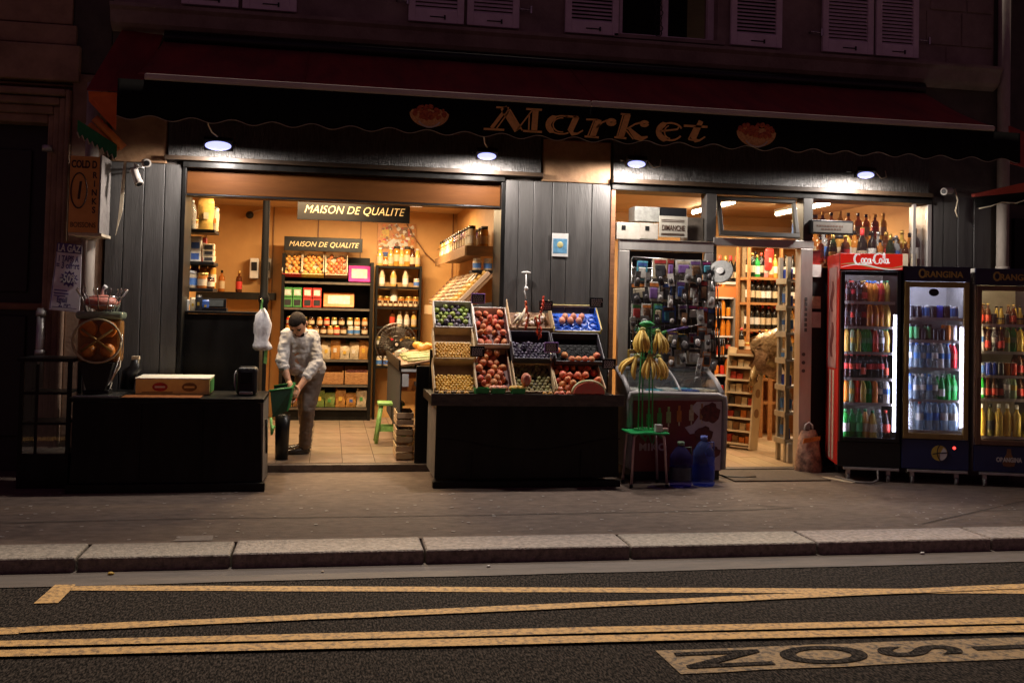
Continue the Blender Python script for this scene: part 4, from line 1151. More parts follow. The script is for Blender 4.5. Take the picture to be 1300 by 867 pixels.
fw = ['amber', 'pale', 'brown', 'green']
for i in range(9):
    k = (0, 0, 1, 2, 1, 0, 1, 1, 0)[i]
    pouch(f"{fw[k]} bag of nuts, {ORD[i]} from the left on the fourth rack shelf", 'bags of nuts on the fourth rack shelf', rx0 + .10 + i * .116, RY + .06, rs[3], .115, .19 + .03 * (i % 3), film[k], PACK[2 if i % 2 else 4])
for i in range(8):
    pouch(f"{fw[(i + 1) % 4]} bag standing behind, {ORD[i]} from the left on the fourth rack shelf", 'rear bags on the fourth rack shelf', rx0 + .12 + i * .125, RY + .2, rs[3], .12, .24 + .02 * (i % 2), film[(i + 1) % 4], PACK[(4, 0, 8, 6)[i % 4]])
for i in range(8):
    k = (0, 2, 1, 3, 3, 0, 0, 1)[i]
    pouch(f"{fw[k]} bag of snacks, {ORD[i]} from the left on the lowest rack shelf", 'bags of snacks on the lowest rack shelf', rx0 + .11 + i * .13, RY + .06, rs[5], .125, .18 + .05 * (i % 2), film[k], PACK[(4, 0, 5, 4, 5, 4, 1, 5)[i]])
WICK = M('wicker', (.40, .20, .07), (.2, .09, .03), rough=.7, scale=8, stretch=(4, 4, 14), bump=.8, bscale=14)
for i, (a, c) in enumerate(((398, 436), (438, 467))):
    xa, za = W(a, 466, RY); xc, zc = W(c, 487, RY)
    t = thing('wicker_basket', ['empty wicker basket on the fifth rack shelf', 'wicker basket of pink packets on the fifth rack shelf'][i], 'basket', ((xa + xc) / 2, RY + .12, rs[4]))
    w_ = (xc - xa) / 2
    for nm, bx in (('front', (-w_, w_, -.115, -.10, .0, .15)), ('back', (-w_, w_, .10, .115, 0, .22)), ('side', (-w_, -w_ + .015, -.099, .099, 0, .17)), ('side', (w_ - .015, w_, -.099, .099, 0, .17)), ('bottom', (-w_ + .016, w_ - .016, -.098, .098, .002, .015))):
        b = MB(); b.box(*bx); b.build(nm, WICK, t, bevel=.006)
    if i:
        for j in range(5):
            pouch(f"pink packet, {ORD[j]} in the wicker basket on the rack", 'pink packets in the basket', (xa + xc) / 2 - w_ + .05 + j * .055, RY + .10 + .03 * (j % 2), rs[4] + .03, .06, .15, col('pink_packet', (.55, .2, .18)), PACK[0])

# juice rack beside it
jx0, jx1, JY = .565, 1.145, 3.66
jr = thing('bottle_rack', 'black shelf rack of juices and preserves behind the standing fan', 'rack')
js = [W(505, py, JY)[1] for py in (338, 364, 390, 415, 440, 465)]
for x in (jx0, jx1 - .025):
    b = MB(); b.box(x, x + .025, JY - .01, 3.90, .068, js[0] + .005); b.build('side_panel', BLACKWOOD, jr)
for z in js:
    b = MB(); b.box(jx0 + .027, jx1 - .027, JY - .005, 3.90, z - .028, z); b.build('shelf_board', BLACKWOOD, jr)
row(['juiceglass', 'jaram', 'juiceglass', 'tallam', 'juiceglass', 'tallam', 'juicedark', 'juiceglass'], (jx0 + .05, JY + .08, js[0]), (jx1 - .05, JY + .08, js[0]), 8, 'on top of the juice rack', 'juices on the rack top', 1.08)
row(['milk', 'juiceglass', 'milk', 'jarwhite'], (jx0 + .08, JY + .08, js[1]), (jx1 - .06, JY + .08, js[1]), 4, 'on the second juice rack shelf', 'juices on the second shelf', 1.0)
row(['jardark'], (jx0 + .06, JY + .05, js[2]), (jx1 - .06, JY + .05, js[2]), 8, 'on the third juice rack shelf', 'preserves on the third shelf', .72)
row(['jaram', 'tallclear', 'jaram'], (jx0 + .06, JY + .14, js[2]), (jx1 - .06, JY + .14, js[2]), 6, 'at the back of the third juice rack shelf', 'jars at the back of the third shelf', 1.25)
row(['rum', 'milk', 'milk', 'juiceglass'], (jx0 + .22, JY + .08, js[3]), (jx1 - .08, JY + .08, js[3]), 4, 'on the fourth juice rack shelf', 'juices on the fourth shelf', .9)
row(['jaram', 'jarolive', 'jarred'], (jx0 + .07, JY + .08, js[4]), (jx1 - .07, JY + .08, js[4]), 6, 'on the fifth juice rack shelf', 'jars on the fifth shelf', 1.1)
row(['jarwhite', 'jarwhite', 'jaram', 'jaram', 'jarwhite', 'jaram'], (jx0 + .07, JY + .08, js[5]), (jx1 - .07, JY + .08, js[5]), 6, 'on the lowest juice rack shelf', 'jars on the lowest shelf', 1.1)

# standing fan
fq = Wv(503, 437, 2.7)
fn = thing('standing_fan', 'round pedestal fan with wire guard standing before the juice rack', 'fan', (fq.x, 2.7, 0))
R_ = .245; hz = fq.z
b = MB()
for rr in (R_, R_ * .82, R_ * .62, R_ * .4, R_ * .2):
    for yy in (-.07, .05):
        y2 = yy * (1 - (rr / R_) ** 2 * .75)
        b.tube([(rr * math.cos(a), y2, hz + rr * math.sin(a)) for a in [k * PI / 14 for k in range(29)]], .0025 if rr < R_ else .007, 4)
for k in range(44):
    a = k * 2 * PI / 44
    b.tube([(R_ * f * math.cos(a), -.07 * (1 - f * f * .75), hz + R_ * f * math.sin(a)) for f in (.12, .5, .8, 1)], .0018, 3)
tag(b.build('wire_guard', M('dark_wire', (.16, .15, .14), rough=.35, metal=.7, scale=20), fn), kind='stuff')
bl = MB()
for k in range(4):
    a0 = k * PI / 2
    pts = [(0.035, -.5), (.12, -.72), (.21, -.6), (.222, .2), (.13, .55), (.035, .5)]
    vs = []
    for r, da in pts:
        a = a0 + da
        vs.append(bl.bm.verts.new((r * math.cos(a), .02 + da * .045, hz + r * math.sin(a))))
    bl.bm.faces.new(vs)
    me = bl.mesh('fan_blade'); me.materials.append(M('smoky_blade', (.07, .06, .055), rough=.25, scale=8)); link('fan_blade', me, fn); bl = MB()
b = MB(); b.cyl((0, -.075, hz), (0, -.03, hz), .038, n=16); b.build('hub', BLACKP, fn); b = MB(); b.cyl((0, -.082, hz), (0, -.076, hz), .018, n=12); b.build('badge', WHITEP, fn)
b = MB(); b.cyl((0, .06, hz), (0, .2, hz), .06, .045, 14); b.build('motor', BLACKP, fn)
b = MB(); b.cyl((0, .12, .09), (0, .12, hz - .03), .014); b.build('pole', STEEL, fn)
b = MB(); b.lathe([(.20, .068), (.20, .075), (.06, .10), (.02, .11)], 20, (0, .12, 0)); b.build('base', BLACKP, fn)

# right wall of the room: jar shelf and sloping tray of dried fruit
SH2 = 2.09
js2 = thing('jar_shelf', 'long shelf of tall jars along the right wall of the left room', 'shelf')
b = MB(); b.box(1.30, 1.61, .62, 3.45, SH2 - .02, SH2); b.build('shelf_board', WOODD, js2)
b = MB(); b.box(1.29, 1.299, .62, 3.45, SH2 - .07, SH2 + .03); b.build('front_rail', WOODD, js2, bevel=.003)
b = MB(); b.box(1.30, 1.61, .60, .618, SH2 - .07, SH2 + .03); b.build('end_rail', WOODD, js2, bevel=.003)
b = MB(); b.tube([(1.31, .63, SH2 + .14), (1.31, 3.45, SH2 + .14)], .005, 5); b.build('guard_wire', STEEL, js2)
kk = ['tallclear', 'tallclear', 'tallpink', 'talldark', 'tallclear', 'tallpink', 'talldark', 'tallam', 'tallam', 'tallclear', 'tallpink', 'tallam', 'tallclear', 'tallam']
for i in range(14):
    for j in range(2):
        bottle(kk[i] if j == 0 else random.choice(kk), (1.37 + j * .13, .72 + i * .20 + .03 * j, SH2), say(KIND[kk[i]][4], f"{ORD[i]} from the street along the jar shelf") if j == 0 else f"tall jar, {ORD[i]} from the street in the wall side row of the jar shelf", 'tall jars on the wall shelf', .98)
for i, x in enumerate((1.42, 1.53)):
    bottle('jarwhite', (x, .66, SH2 - .21), f"{['first', 'second'][i]} white capped jar under the street end of the jar shelf", 'white jars under the jar shelf', 1.1)
b = MB(); b.box(1.36, 1.61, .60, .78, SH2 - .235, SH2 - .212); b.build('small_shelf', BLACKWOOD, js2)
ty = thing('sloping_tray', 'sloping wooden tray of dried fruit packets along the right wall', 'tray')
b = MB(); b.prism([(1.20, .55, 1.47), (1.61, .55, 1.90), (1.61, .55, 1.87), (1.20, .55, 1.44)], (0, 2.9, 0)); b.build('tray_floor', WOODD, ty)
b = MB(); b.box(1.17, 1.198, .55, 3.45, 1.42, 1.53); b.build('front_rail', WOODL, ty, bevel=.003)
b = MB(); b.prism([(1.18, .53, 1.36), (1.18, .53, 1.50), (1.61, .53, 1.58), (1.61, .53, 1.36)], (0, .018, 0)); b.build('end_board', col('dark_grey_board', (.07, .065, .06)), ty)
ang = math.atan2(.43, .41)
DF = [col('dried_fig', (.33, .2, .1), bump=.8, scale=30), col('dried_apricot', (.62, .34, .06), bump=.6, scale=30), col('dried_date', (.2, .1, .05), bump=.8, scale=30), col('walnut', (.45, .32, .2), bump=.8, scale=26)]
dn = ['fig', 'apricot', 'date', 'walnut']
for i in range(10):
    k = (1, 1, 3, 0, 3, 2, 0, 3, 0, 2)[i]
    t = thing('dried_fruit_tray', f"tray of dried {dn[k]}s, {ORD[i]} from the street on the sloping shelf", 'packet', (1.40, .70 + i * .28, 1.685), 0, 'dried fruit trays on the sloping shelf')
    t.rotation_euler = (0, -ang, 0)
    b = MB(); b.box(-.22, .22, -.12, .12, .002, .05); b.build('tub', CREAM if i else WOODL, t, bevel=.008)
    b = MB()
    for u in range(7):
        for v in range(4):
            b.ball((-.185 + u * .061, -.085 + v * .056, .055), .033, 7, 5, (1, .9, .75), jit=.12)
    tag(b.build('filling', DF[k], t), kind='stuff')
    if i < 2:
        b = MB(); b.box(.05, .15, -.05, .05, .085, .088); b.build('paper_label', WHITEP, t)

# vegetable counter inside, end panel towards the street
vc = thing('vegetable_counter', 'dark vegetable counter running into the left room with a plain black end panel', 'counter')
b = MB(); b.box(.80, .985, .10, .13, .068, .96); b.build('end_panel', BLACKWOOD, vc, bevel=.004)
b = MB(); b.box(.80, 1.58, .9, 2.6, .80, .84); b.build('counter_top', BLACKWOOD, vc)
b = MB(); b.box(.985, 1.56, .11, .14, .068, .80); b.build('front_panel', BLACKWOOD, vc)
b = MB(); b.box(.80, 1.58, .135, .9, .77, .80); b.build('counter_top', BLACKWOOD, vc)
b = MB(); b.prism([(.66, .35, .93), (.66, .35, .95), (1.58, .35, 1.12), (1.58, .35, 1.10)], (0, 2.2, 0)); b.build('sloping_shelf', WOODD, vc)
for y in (.5, 2.3):
    b = MB(); b.box(.82, .87, y, y + .05, .841 if y > .9 else .801, .955); b.build('post', BLACKWOOD, vc)
b = MB(); b.box(.655, .672, .35, 2.55, .90, 1.0); b.build('front_rail', BLACKP, vc)
b = MB(); b.box(.673, .685, .36, 2.5, .3, .9); b.build('post_panel', DARK, vc)
b = MB()
for i in range(2):
    pass
def slp(x): return .95 + (x - .66) * .17 / .92
LEEK = M('leek', (.55, .52, .28), (.25, .33, .09), rough=.5, scale=5, stretch=(6, 1, 6))
for i in range(11):
    y = .45 + i * .11; x = .74
    b = MB(); b.tube([(0, 0, 0), (.2, .03, .015), (.42, .04, .05)], [.014, .017, .024], 7)
    o = b.build('leek', LEEK, loc=(x + random.uniform(-.03, .03), y, slp(x) + .022 + .02 * (i % 2))); o.rotation_euler = (0, 0, random.uniform(-.35, .25))
    tag(o, f'pale green leek on the sloping vegetable shelf, {ORD[i]} from the street', 'leek', 'leeks on the vegetable shelf')
for i in range(22):
    y = 1.15 + (i % 6) * .10; u = i // 6
    x = 1.14 + u * .10
    o = link('orange', fruit_mesh('orange', .048), None, (x, y + .03 * u, slp(x) + .05 + (.07 if u > 1 else 0) + .02 * u), (random.random(), 0, random.random() * 6)); tag(o, f'orange heaped on the vegetable shelf, {ORD[i % 6]} in the {ORD[u]} row from the aisle', 'fruit', 'oranges on the vegetable shelf')
SQ = M('squash', (.66, .36, .06), (.55, .25, .04), rough=.45, scale=9, obj=.1)
for i in range(5):
    b = MB(); b.ball((0, 0, 0), .05, 12, 8, (1.5, 1, .9)); o = b.build('squash', SQ, loc=(1.0 + .09 * (i % 2), 1.5 + i * .17, slp(1.0) + .055)); o.rotation_euler = (0, -.2, i * .7)
    tag(o, f'yellow squash between leeks and oranges, {ORD[i]} from the street', 'squash', 'squashes on the vegetable shelf')
b = MB(); b.ball((1.42, .62, 1.17), .105, 16, 12, (1, 1, .9)); tag(b.build('melon', col('melon_rind', (.55, .47, .30), scale=30, bump=.3)), 'large pale melon at the street end of the vegetable shelf', 'melon')
for i in range(5):
    b = MB(); b.box(-.06, .06, -.05, .05, 0, .05); o = b.build('plastic_punnet', M('clear_punnet', (.6, .6, .55), rough=.15, clear=.4), loc=(.76 + .02 * i, 1.75 + i * .15, slp(.76) + .001), bevel=.01)
    tag(o, f"clear plastic punnet, {ORD[i]} beyond the leeks", 'punnet', 'punnets beyond the leeks')
    b = MB(); b.ball((0, 0, .03), .035, 8, 6); b.build('contents', PACK[(2, 0, 2, 6, 2)[i]], o)
# green plastic stool, wooden crates under the counter
gs = thing('plastic_stool', 'light green plastic step stool under the vegetable counter', 'stool', (.66, 1.52, .068))
LG = col('lime_plastic', (.30, .60, .17), rough=.4)
for sx in (-1, 1):
    for sy in (-1, 1):
        b = MB(); b.tube([(sx * .15, sy * .12, 0), (sx * .10, sy * .09, .40)], [.026, .024], 4); b.build('leg', LG, gs)
b = MB(); b.box(-.14, .14, -.125, .125, .395, .43); b.build('seat', LG, gs, bevel=.012)
for sy in (-1, 1):
    b = MB(); b.box(-.115, .115, sy * .11 - .008, sy * .11 + .008, .13, .18); b.build('rung', LG, gs)
for k in range(3):
    t = thing('wooden_crate', f"slatted wooden crate under the vegetable counter, {['bottom', 'middle', 'top'][k]} of the stack", 'crate', (.72, .48, .068 + k * .155), 0, 'wooden crates stacked under the counter')
    for z in (.02, .085):
        for s in (-1, 1):
            b = MB(); b.box(s * .075 - .005, s * .075 + .005, -.22, .22, z, z + .05); b.build('slat', WOODL, t)
            b = MB(); b.box(-.069, .069, s * .22 - .005, s * .22 + .005, z, z + .05); b.build('slat', WOODL, t)
    b = MB(); b.box(-.069, .069, -.214, .214, .004, .012); b.build('crate_floor', WOODL, t)
oc = thing('display_box', 'pale framed box with orange side at the street end of the vegetable shelf', 'box', (.78, .37, .70))
b = MB(); b.box(-.10, .10, -.02, .0, .19, .215); b.build('top_rail', WHITEP, oc)
b = MB(); b.box(-.10, .10, 0.002, .2, .005, .18); b.build('body', PACK[6], oc)
b = MB(); b.box(-.09, -.03, -.015, .0, .05, .17); b.build('paper_label', WHITEP, oc)
# ================================================================== THE MAN
SKIN = M('skin', (.62, .34, .21), (.54, .28, .17), rough=.5, scale=30, sss=.15)
HAIR = M('dark_hair', (.022, .015, .012), (.010, .007, .006), rough=.75, spec=.15, scale=60, bump=.8, bscale=90)
SHIRT = M('pale_shirt', (.50, .485, .48), (.44, .425, .42), rough=.85, scale=6, bump=.5, bscale=26)
TROUS = M('taupe_trousers', (.15, .115, .095), (.125, .096, .08), rough=.8, scale=6, bump=.4, bscale=24)
man = thing('person', 'man in pale rolled sleeve shirt and taupe trousers bending over a green crate', 'person', (0, 0, 0))
P_ = lambda a, b_, y: Wv(a, b_, y)
def blob(name, chains, mat, vox=.011, smooth=6, folds=0.0, fs=.06):
    """one closed surface grown from overlapping balls along tapering limb chains"""
    b = MB()
    for ch in chains:
        for (p, r), (q, s) in zip(ch, ch[1:]):
            n_ = max(2, int((q - p).length / (min(r, s) * .45)))
            for k in range(n_ + 1):
                b.ball(p.lerp(q, k / n_), r + (s - r) * k / n_, 12, 8)
    o = b.build(name, mat, man)
    m = o.modifiers.new('join', 'REMESH'); m.mode = 'VOXEL'; m.voxel_size = vox; m.use_smooth_shade = True
    s = o.modifiers.new('soft', 'SMOOTH'); s.factor = .5; s.iterations = smooth
    if folds:
        tx_ = bpy.data.textures.get('folds' + name) or bpy.data.textures.new('folds' + name, 'CLOUDS'); tx_.noise_scale = fs; tx_.noise_depth = 1
        d = o.modifiers.new('folds', 'DISPLACE'); d.texture = tx_; d.strength = folds; d.mid_level = .5
    m2 = bpy.data.meshes.new_from_object(o.evaluated_get(bpy.context.evaluated_depsgraph_get()))
    o.modifiers.clear(); o.data = m2
    for f in m2.polygons: f.use_smooth = True
    return o
NEC, HEA = P_(381, 421, .48), P_(379, 413, .42)
SHL, SHR, CHE = P_(364, 425, .47), P_(397, 427, .53), P_(381, 434, .50)
ELL, WRL = P_(358, 459, .40), P_(367, 486, .34)
ELR, WRR = P_(402, 460, .45), P_(378, 495, .33)
WAL, WAR = P_(376, 464, .56), P_(398, 465, .62)
HPL, HPR = P_(387, 474, .58), P_(398, 474, .66)
KNR, ANR = P_(391, 519, .60), P_(387, 565, .70)
KNL, ANL = P_(387, 520, .82), P_(388, 560, .95)
V3 = Vector
blob('body', [[(HEA + V3((0, .02, -.03)), .06), (NEC, .055), (CHE, .09)], [(CHE, .10), (WAL, .085), (HPL, .08)], [(CHE, .10), (WAR, .085), (HPR, .08)], [(SHL, .055), (CHE, .09), (SHR, .055)],
              [(SHL, .052), (ELL, .040), (ELL.lerp(WRL, .4), .041), (WRL, .027)], [(SHR, .052), (ELR, .040), (ELR.lerp(WRR, .4), .041), (WRR, .027)],
              [(HPL, .08), (KNL, .052), (ANL, .036)], [(HPR, .08), (KNR, .052), (ANR, .036)]], SKIN, .012)
CUL, CUR = ELL.lerp(WRL, .28), ELR.lerp(WRR, .52)
blob('shirt', [[(NEC + V3((0, .02, -.035)), .07), (CHE, .115)], [(SHL, .062), (CHE, .108), (SHR, .066)], [(SHL, .062), (WAL, .096)], [(SHR, .066), (WAR, .098)], [(CHE, .115), (WAL.lerp(WAR, .5), .11)],
               [(WAL, .098), (HPL + V3((-.01, 0, .05)), .105)], [(WAR, .10), (HPR + V3((.01, 0, .05)), .108)],
               [(SHL, .062), (SHL.lerp(ELL, .5), .060), (ELL, .058), (CUL, .050)], [(SHR, .066), (SHR.lerp(ELR, .5), .064), (ELR, .062), (CUR, .048)]], SHIRT, .008, 3, .022, .045)
for c, d, r in ((CUL, (WRL - ELL).normalized(), .046), (CUR, (WRR - ELR).normalized(), .044)):
    b = MB(); b.tube([c - d * .018, c - d * .01, c + d * .014, c + d * .022], [r - .004, r + .005, r + .005, r - .008], 14); b.build('rolled_cuff', SHIRT, man, smooth=True)
blob('collar', [[(NEC + V3((-.05, -.03, -.01)), .016), (NEC + V3((-.02, -.06, -.035)), .017), (NEC + V3((.03, -.055, -.03)), .017), (NEC + V3((.06, -.01, .0)), .017), (NEC + V3((.05, .05, .02)), .017)]], SHIRT, .008, 2)
blob('trousers', [[(HPL, .105), (HPR, .108)], [(HPR, .106), (HPR.lerp(KNR, .5), .088), (KNR, .070), (KNR.lerp(ANR, .6), .064), (ANR + V3((0, 0, .01)), .060)],
                  [(HPL, .102), (HPL.lerp(KNL, .5), .085), (KNL, .068), (KNL.lerp(ANL, .6), .060), (ANL + V3((0, 0, .01)), .056)]], TROUS, .009, 3, .016, .05)
for an in (ANL, ANR):
    b = MB(); g = bmesh.ops.create_uvsphere(b.bm, u_segments=14, v_segments=9, radius=.05)
    for v in g['verts']:
        t = v.co.x / .05
        v.co = Vector((v.co.x * 2.7, v.co.y * (.95 + .1 * t * t), v.co.z * (1.0 if t > 0 else .72)))
        if v.co.z < -.028: v.co.z = -.028
    m_ = Matrix.Translation((an.x - .075, an.y - .02, .068 + .030)) @ Matrix.Rotation(.28, 4, 'Z')
    for v in g['verts']: v.co = m_ @ v.co
    b.build('shoe', M('black_leather', (.03, .024, .02), rough=.22, scale=12), man, smooth=True)
# head, turned down towards the crate
b = MB(); g = bmesh.ops.create_uvsphere(b.bm, u_segments=22, v_segments=16, radius=.1)
for v in g['verts']:
    x, y, z = v.co / .1
    sx = .78 * (1 - .22 * max(0, -z)) ; sy = .98; sz = 1.18
    if y < -.55 and -.5 < z < .1 and abs(x) < .22: y -= .16 * (1 - abs(x) / .22) * (1 - abs(z + .2) / .3)
    if y < -.4 and .02 < z < .28 and .15 < abs(x) < .5: y += .07
    if y < -.3 and z < -.75: y -= .10
    v.co = Vector((x * sx, y * sy, z * sz)) * .1
for s in (-1, 1):
    b.ball((s * .079, .01, -.005), .026, 8, 6, (.4, .8, 1.15))
hd = b.build('head', SKIN, man, smooth=True)
b = MB(); g = bmesh.ops.create_uvsphere(b.bm, u_segments=22, v_segments=16, radius=.106)
for v in list(g['verts']):
    x, y, z = v.co / .106
    v.co = Vector((x * .80, y * 1.0 + .03, z * 1.2)) * .106
bmesh.ops.delete(b.bm, geom=[v for v in b.bm.verts if (v.co.y < -.05 and v.co.z < .062) or v.co.z < -.05 or (v.co.y < .0 and v.co.z < .02)], context='VERTS')
hr = b.build('hair', HAIR, hd, smooth=True); so = hr.modifiers.new('solid', 'SOLIDIFY'); so.thickness = .012
for s in (-1, 1):
    b = MB(); b.ball((s * .033, -.083, .018), .011, 8, 6); b.build('eye', M('dark_eye', (.05, .035, .03), rough=.3), hd)
    b = MB(); b.tube([(s * .018, -.094, .036), (s * .036, -.094, .040), (s * .052, -.082, .034)], .005, 5); b.build('eyebrow', HAIR, hd)
b = MB(); b.tube([(-.022, -.088, -.055), (0, -.096, -.053), (.022, -.088, -.055)], .006, 5); b.build('mouth', col('lips', (.35, .12, .09)), hd)
b = MB(); b.ball((0, -.06, -.088), .045, 10, 6, (1.1, .7, .55)); b.build('beard', HAIR, hd)
hd.location = HEA + Vector((-.004, -.035, .012)); hd.rotation_euler = (math.radians(54), math.radians(-4), math.radians(-16))
def hand(wr, el, thumb):
    d = (wr - el).normalized(); side = d.cross(Vector((0, 1, 0))).normalized(); nrm = side.cross(d)
    b = MB(); pc = wr + d * .05
    b.tube([wr - d * .015, wr + d * .015, wr + d * .055, wr + d * .088], [.026, .031, .038, .034], 10)
    for i, (s, l) in enumerate(((-.030, .066), (-.010, .078), (.011, .074), (.029, .058))):
        a = wr + d * .08 + side * s
        b.tube([a, a + d * l * .45 + nrm * .006, a + d * l * .78 - nrm * .012, a + d * l * .95 - nrm * .03], [.0105, .0098, .009, .0065], 7)
    a = wr + d * .035 + side * (.028 * thumb)
    b.tube([a, a + side * .03 * thumb + d * .028 - nrm * .01, a + side * .034 * thumb + d * .058 - nrm * .02], [.013, .0115, .008], 7)
    b.build('hand', SKIN, man)
hand(WRL, ELL, 1); hand(WRR, ELR, -1)
# green crate held over the bin
DG = col('dark_green_crate', (.004, .035, .012), rough=.45)
gc = thing('green_crate', 'green plastic crate tipped over the black bin under the hands of the man', 'crate')
c0, c1, c2, c3 = P_(343, 497, .05), P_(370, 493, .12), P_(364, 522, .10), P_(346, 530, .03)
dp = Vector((.02, .22, .03))
b = MB(); b.prism([c0, c1, c2, c3], (.0, .012, 0)); b.build('front_side', DG, gc)
b = MB(); b.prism([c1, c1 + dp, c2 + dp, c2], (.010, 0, 0)); b.build('end_side', col('mid_green_crate', (.02, .20, .05), rough=.45), gc)
b = MB(); b.prism([c0 + dp, c1 + dp, c2 + dp, c3 + dp], (0, .012, 0)); b.build('back_side', DG, gc)
b = MB(); b.prism([c3, c2, c2 + dp, c3 + dp], (0, 0, .01)); b.build('crate_floor', DG, gc)
b = MB(); b.tube([c0 + Vector((-.01, 0, .005)), c1 + Vector((0, 0, .005)), c1 + dp, c0 + dp], .010, 6); b.build('rim', col('mid_green_crate', (.02, .20, .05)), gc)
b = MB(); b.tube([P_(344, 530, .0), P_(345, 552, .0), P_(348, 540, .0)], .012, 6); b.build('hanging_tape', col('lime_tie', (.25, .6, .15)), gc)
bn = MB(); qx, _ = W(358, 560, .36)
bn.lathe([(.058, .069), (.066, .35), (.070, .48), (.064, .48), (.06, .40)], 20, (qx, .36, 0)); tag(bn.build('waste_bin', BLACKP, smooth=False), 'round black bin standing between the left table and the man', 'bin')

# ================================================================== LEFT TABLE AND WHAT STANDS ON IT
lt = thing('shop_table', 'long black table with empty front carrying the juicer and yellow box', 'table')
LT = .735
b = MB(); b.box(-1.99, -.505, -.82, -.06, LT - .035, LT); b.build('table_top', BLACKWOOD, lt, bevel=.005)
b = MB(); b.prism([(-1.94, -.80, LT - .04), (-.53, -.80, LT - .04), (-.50, -.82, .07), (-1.96, -.82, .07)], (0, .025, 0)); b.build('front_panel', BLACKWOOD, lt)
b = MB(); b.box(-1.98, -.475, -.87, -.79, 0, .068); b.build('plinth', BLACKWOOD, lt, bevel=.006)
SIDEP = M('scuffed_grey_side', (.20, .18, .16), (.10, .09, .08), rough=.5, scale=7, bump=.3)
b = MB(); b.prism([(-.508, -.79, LT - .04), (-.508, -.10, LT - .04), (-.498, -.10, .0), (-.498, -.79, .07)], (-.02, 0, 0)); b.build('side_panel', SIDEP, lt)
b = MB(); b.box(-1.96, -1.94, -.79, -.10, .0, LT - .04); b.build('side_panel', BLACKWOOD, lt)
for x in (-1.45, -.98):
    b = MB(); b.box(x - .006, x + .006, -.828, -.80, .1, LT - .06); b.build('batten', BLACKWOOD, lt)
b = MB(); b.tube([(-.495, -.6, .55), (-.492, -.45, .25)], .009, 5); b.build('diagonal_strap', BLACKP, lt)
b = MB(); b.box(-1.60, -1.0, -.815, -.60, LT + .001, LT + .006); tag(b.build('table_sheet', col('orange_sheet', (.35, .12, .03))), 'thin orange sheet lying under the yellow fruit box', 'sheet')
b = MB(); b.box(-1.96, -1.62, -.80, -.40, LT + .001, LT + .012); tag(b.build('drip_tray', STEEL, bevel=.004), 'flat metal tray under the orange juicer', 'tray')
# yellow box
yb = thing('fruit_box', 'closed yellow cardboard fruit box on the left table', 'box', (-1.255, -.345, LT + .006), math.radians(2))
YC = M('yellow_card', (.86, .76, .26), (.74, .62, .19), rough=.6, scale=10)
b = MB(); b.box(-.29, .29, -.22, .22, 0, .125); b.build('body', YC, yb, bevel=.004)
b = MB(); b.box(-.295, .295, -.225, .225, .1255, .134); b.build('lid', M('pale_card', (.78, .77, .68), (.66, .65, .56), rough=.6, scale=12), yb)
for x, c in ((-.10, PACK[0]), (.13, col('dark_print', (.25, .15, .04)))):
    b = MB(); b.prism([(x + .06 * math.cos(a), -.224, .062 + .036 * math.sin(a)) for a in [k * PI / 8 for k in range(16)]], (0, .003, 0)); pr_ = b.build('printed_badge', c, yb)
    b = MB(); b.box(x - .04, x + .04, -.227, -.2245, .055, .07); b.build('badge_band', WHITEP if x < 0 else YC, pr_)
b = MB(); b.box(-.24, .0, -.223, -.218, .015, .022); b.build('printed_line', col('dark_print', (.25, .15, .04)), yb)
b = MB(); b.box(.291, .294, -.20, .20, .01, .115); b.build('green_end', PACK[5], yb)
# small black machine
cm = thing('coffee_machine', 'small rounded black appliance near the street end of the left table', 'appliance', (-.665, -.47, LT + .001))
b = MB(); b.box(-.085, .085, -.08, .11, 0, .235); b.build('body', BLACKP, cm, bevel=.035, seg=4)
b = MB(); b.box(-.05, .05, -.088, -.078, .10, .20); b.build('display', M('dark_gloss', (.01, .01, .012), rough=.08), cm, bevel=.01)
b = MB(); b.box(-.055, .055, -.12, -.075, .01, .035); b.build('drip_tray', STEEL, cm, bevel=.005)
b = MB(); b.tube([(-.088, -.02, .04), (-.10, -.02, .1), (-.10, -.02, .17), (-.086, -.02, .2)], .008, 6); b.build('handle', WHITEP, cm)
# black bottle leaning behind the box
b = MB(); b.tube([(-1.66, -.28, LT + .02), (-1.645, -.27, LT + .16), (-1.60, -.25, LT + .20), (-1.60, -.25, LT + .27)], [.055, .06, .05, .035], 12)
sb = b.build('spray_bottle', BLACKP); tag(sb, 'dark leaning bottle with pale cap between juicer and yellow box', 'bottle')
b = MB(); b.box(-1.63, -1.57, -.28, -.22, LT + .271, LT + .30); b.build('cap', CREAM, sb)
# juicer
jc = thing('orange_juicer', 'chrome and black orange juicer with wire crown of fruit on the left table', 'juicer', (-1.83, -.55, LT + .012))
b = MB(); b.box(-.10, .10, -.08, .10, .0, .03); b.build('base', BLACKP, jc, bevel=.01)
b = MB(); b.prism([(-.07, -.09, .03), (.07, -.09, .03), (.13, -.10, .25), (-.13, -.10, .25)], (0, .16, 0)); b.build('hopper', BLACKP, jc)
b = MB(); b.tube([(.08, .02, .03), (.10, .02, .12), (.15, .02, .22), (.165, .02, .40), (.15, .02, .56)], .016, 8); b.tube([(.06, -.05, .03), (.12, -.08, .12), (.17, -.06, .30)], .006, 6); b.build('chrome_arm', STEEL, jc)
b = MB(); b.box(-.17, .17, -.02, .12, .25, .60); b.build('drum_case', M('amber_case', (.42, .21, .06), (.25, .11, .03), rough=.2, scale=8), jc, bevel=.03, seg=3)
ORG = M('orange_drum', (.92, .34, .04), (.8, .22, .02), rough=.35, scale=20)
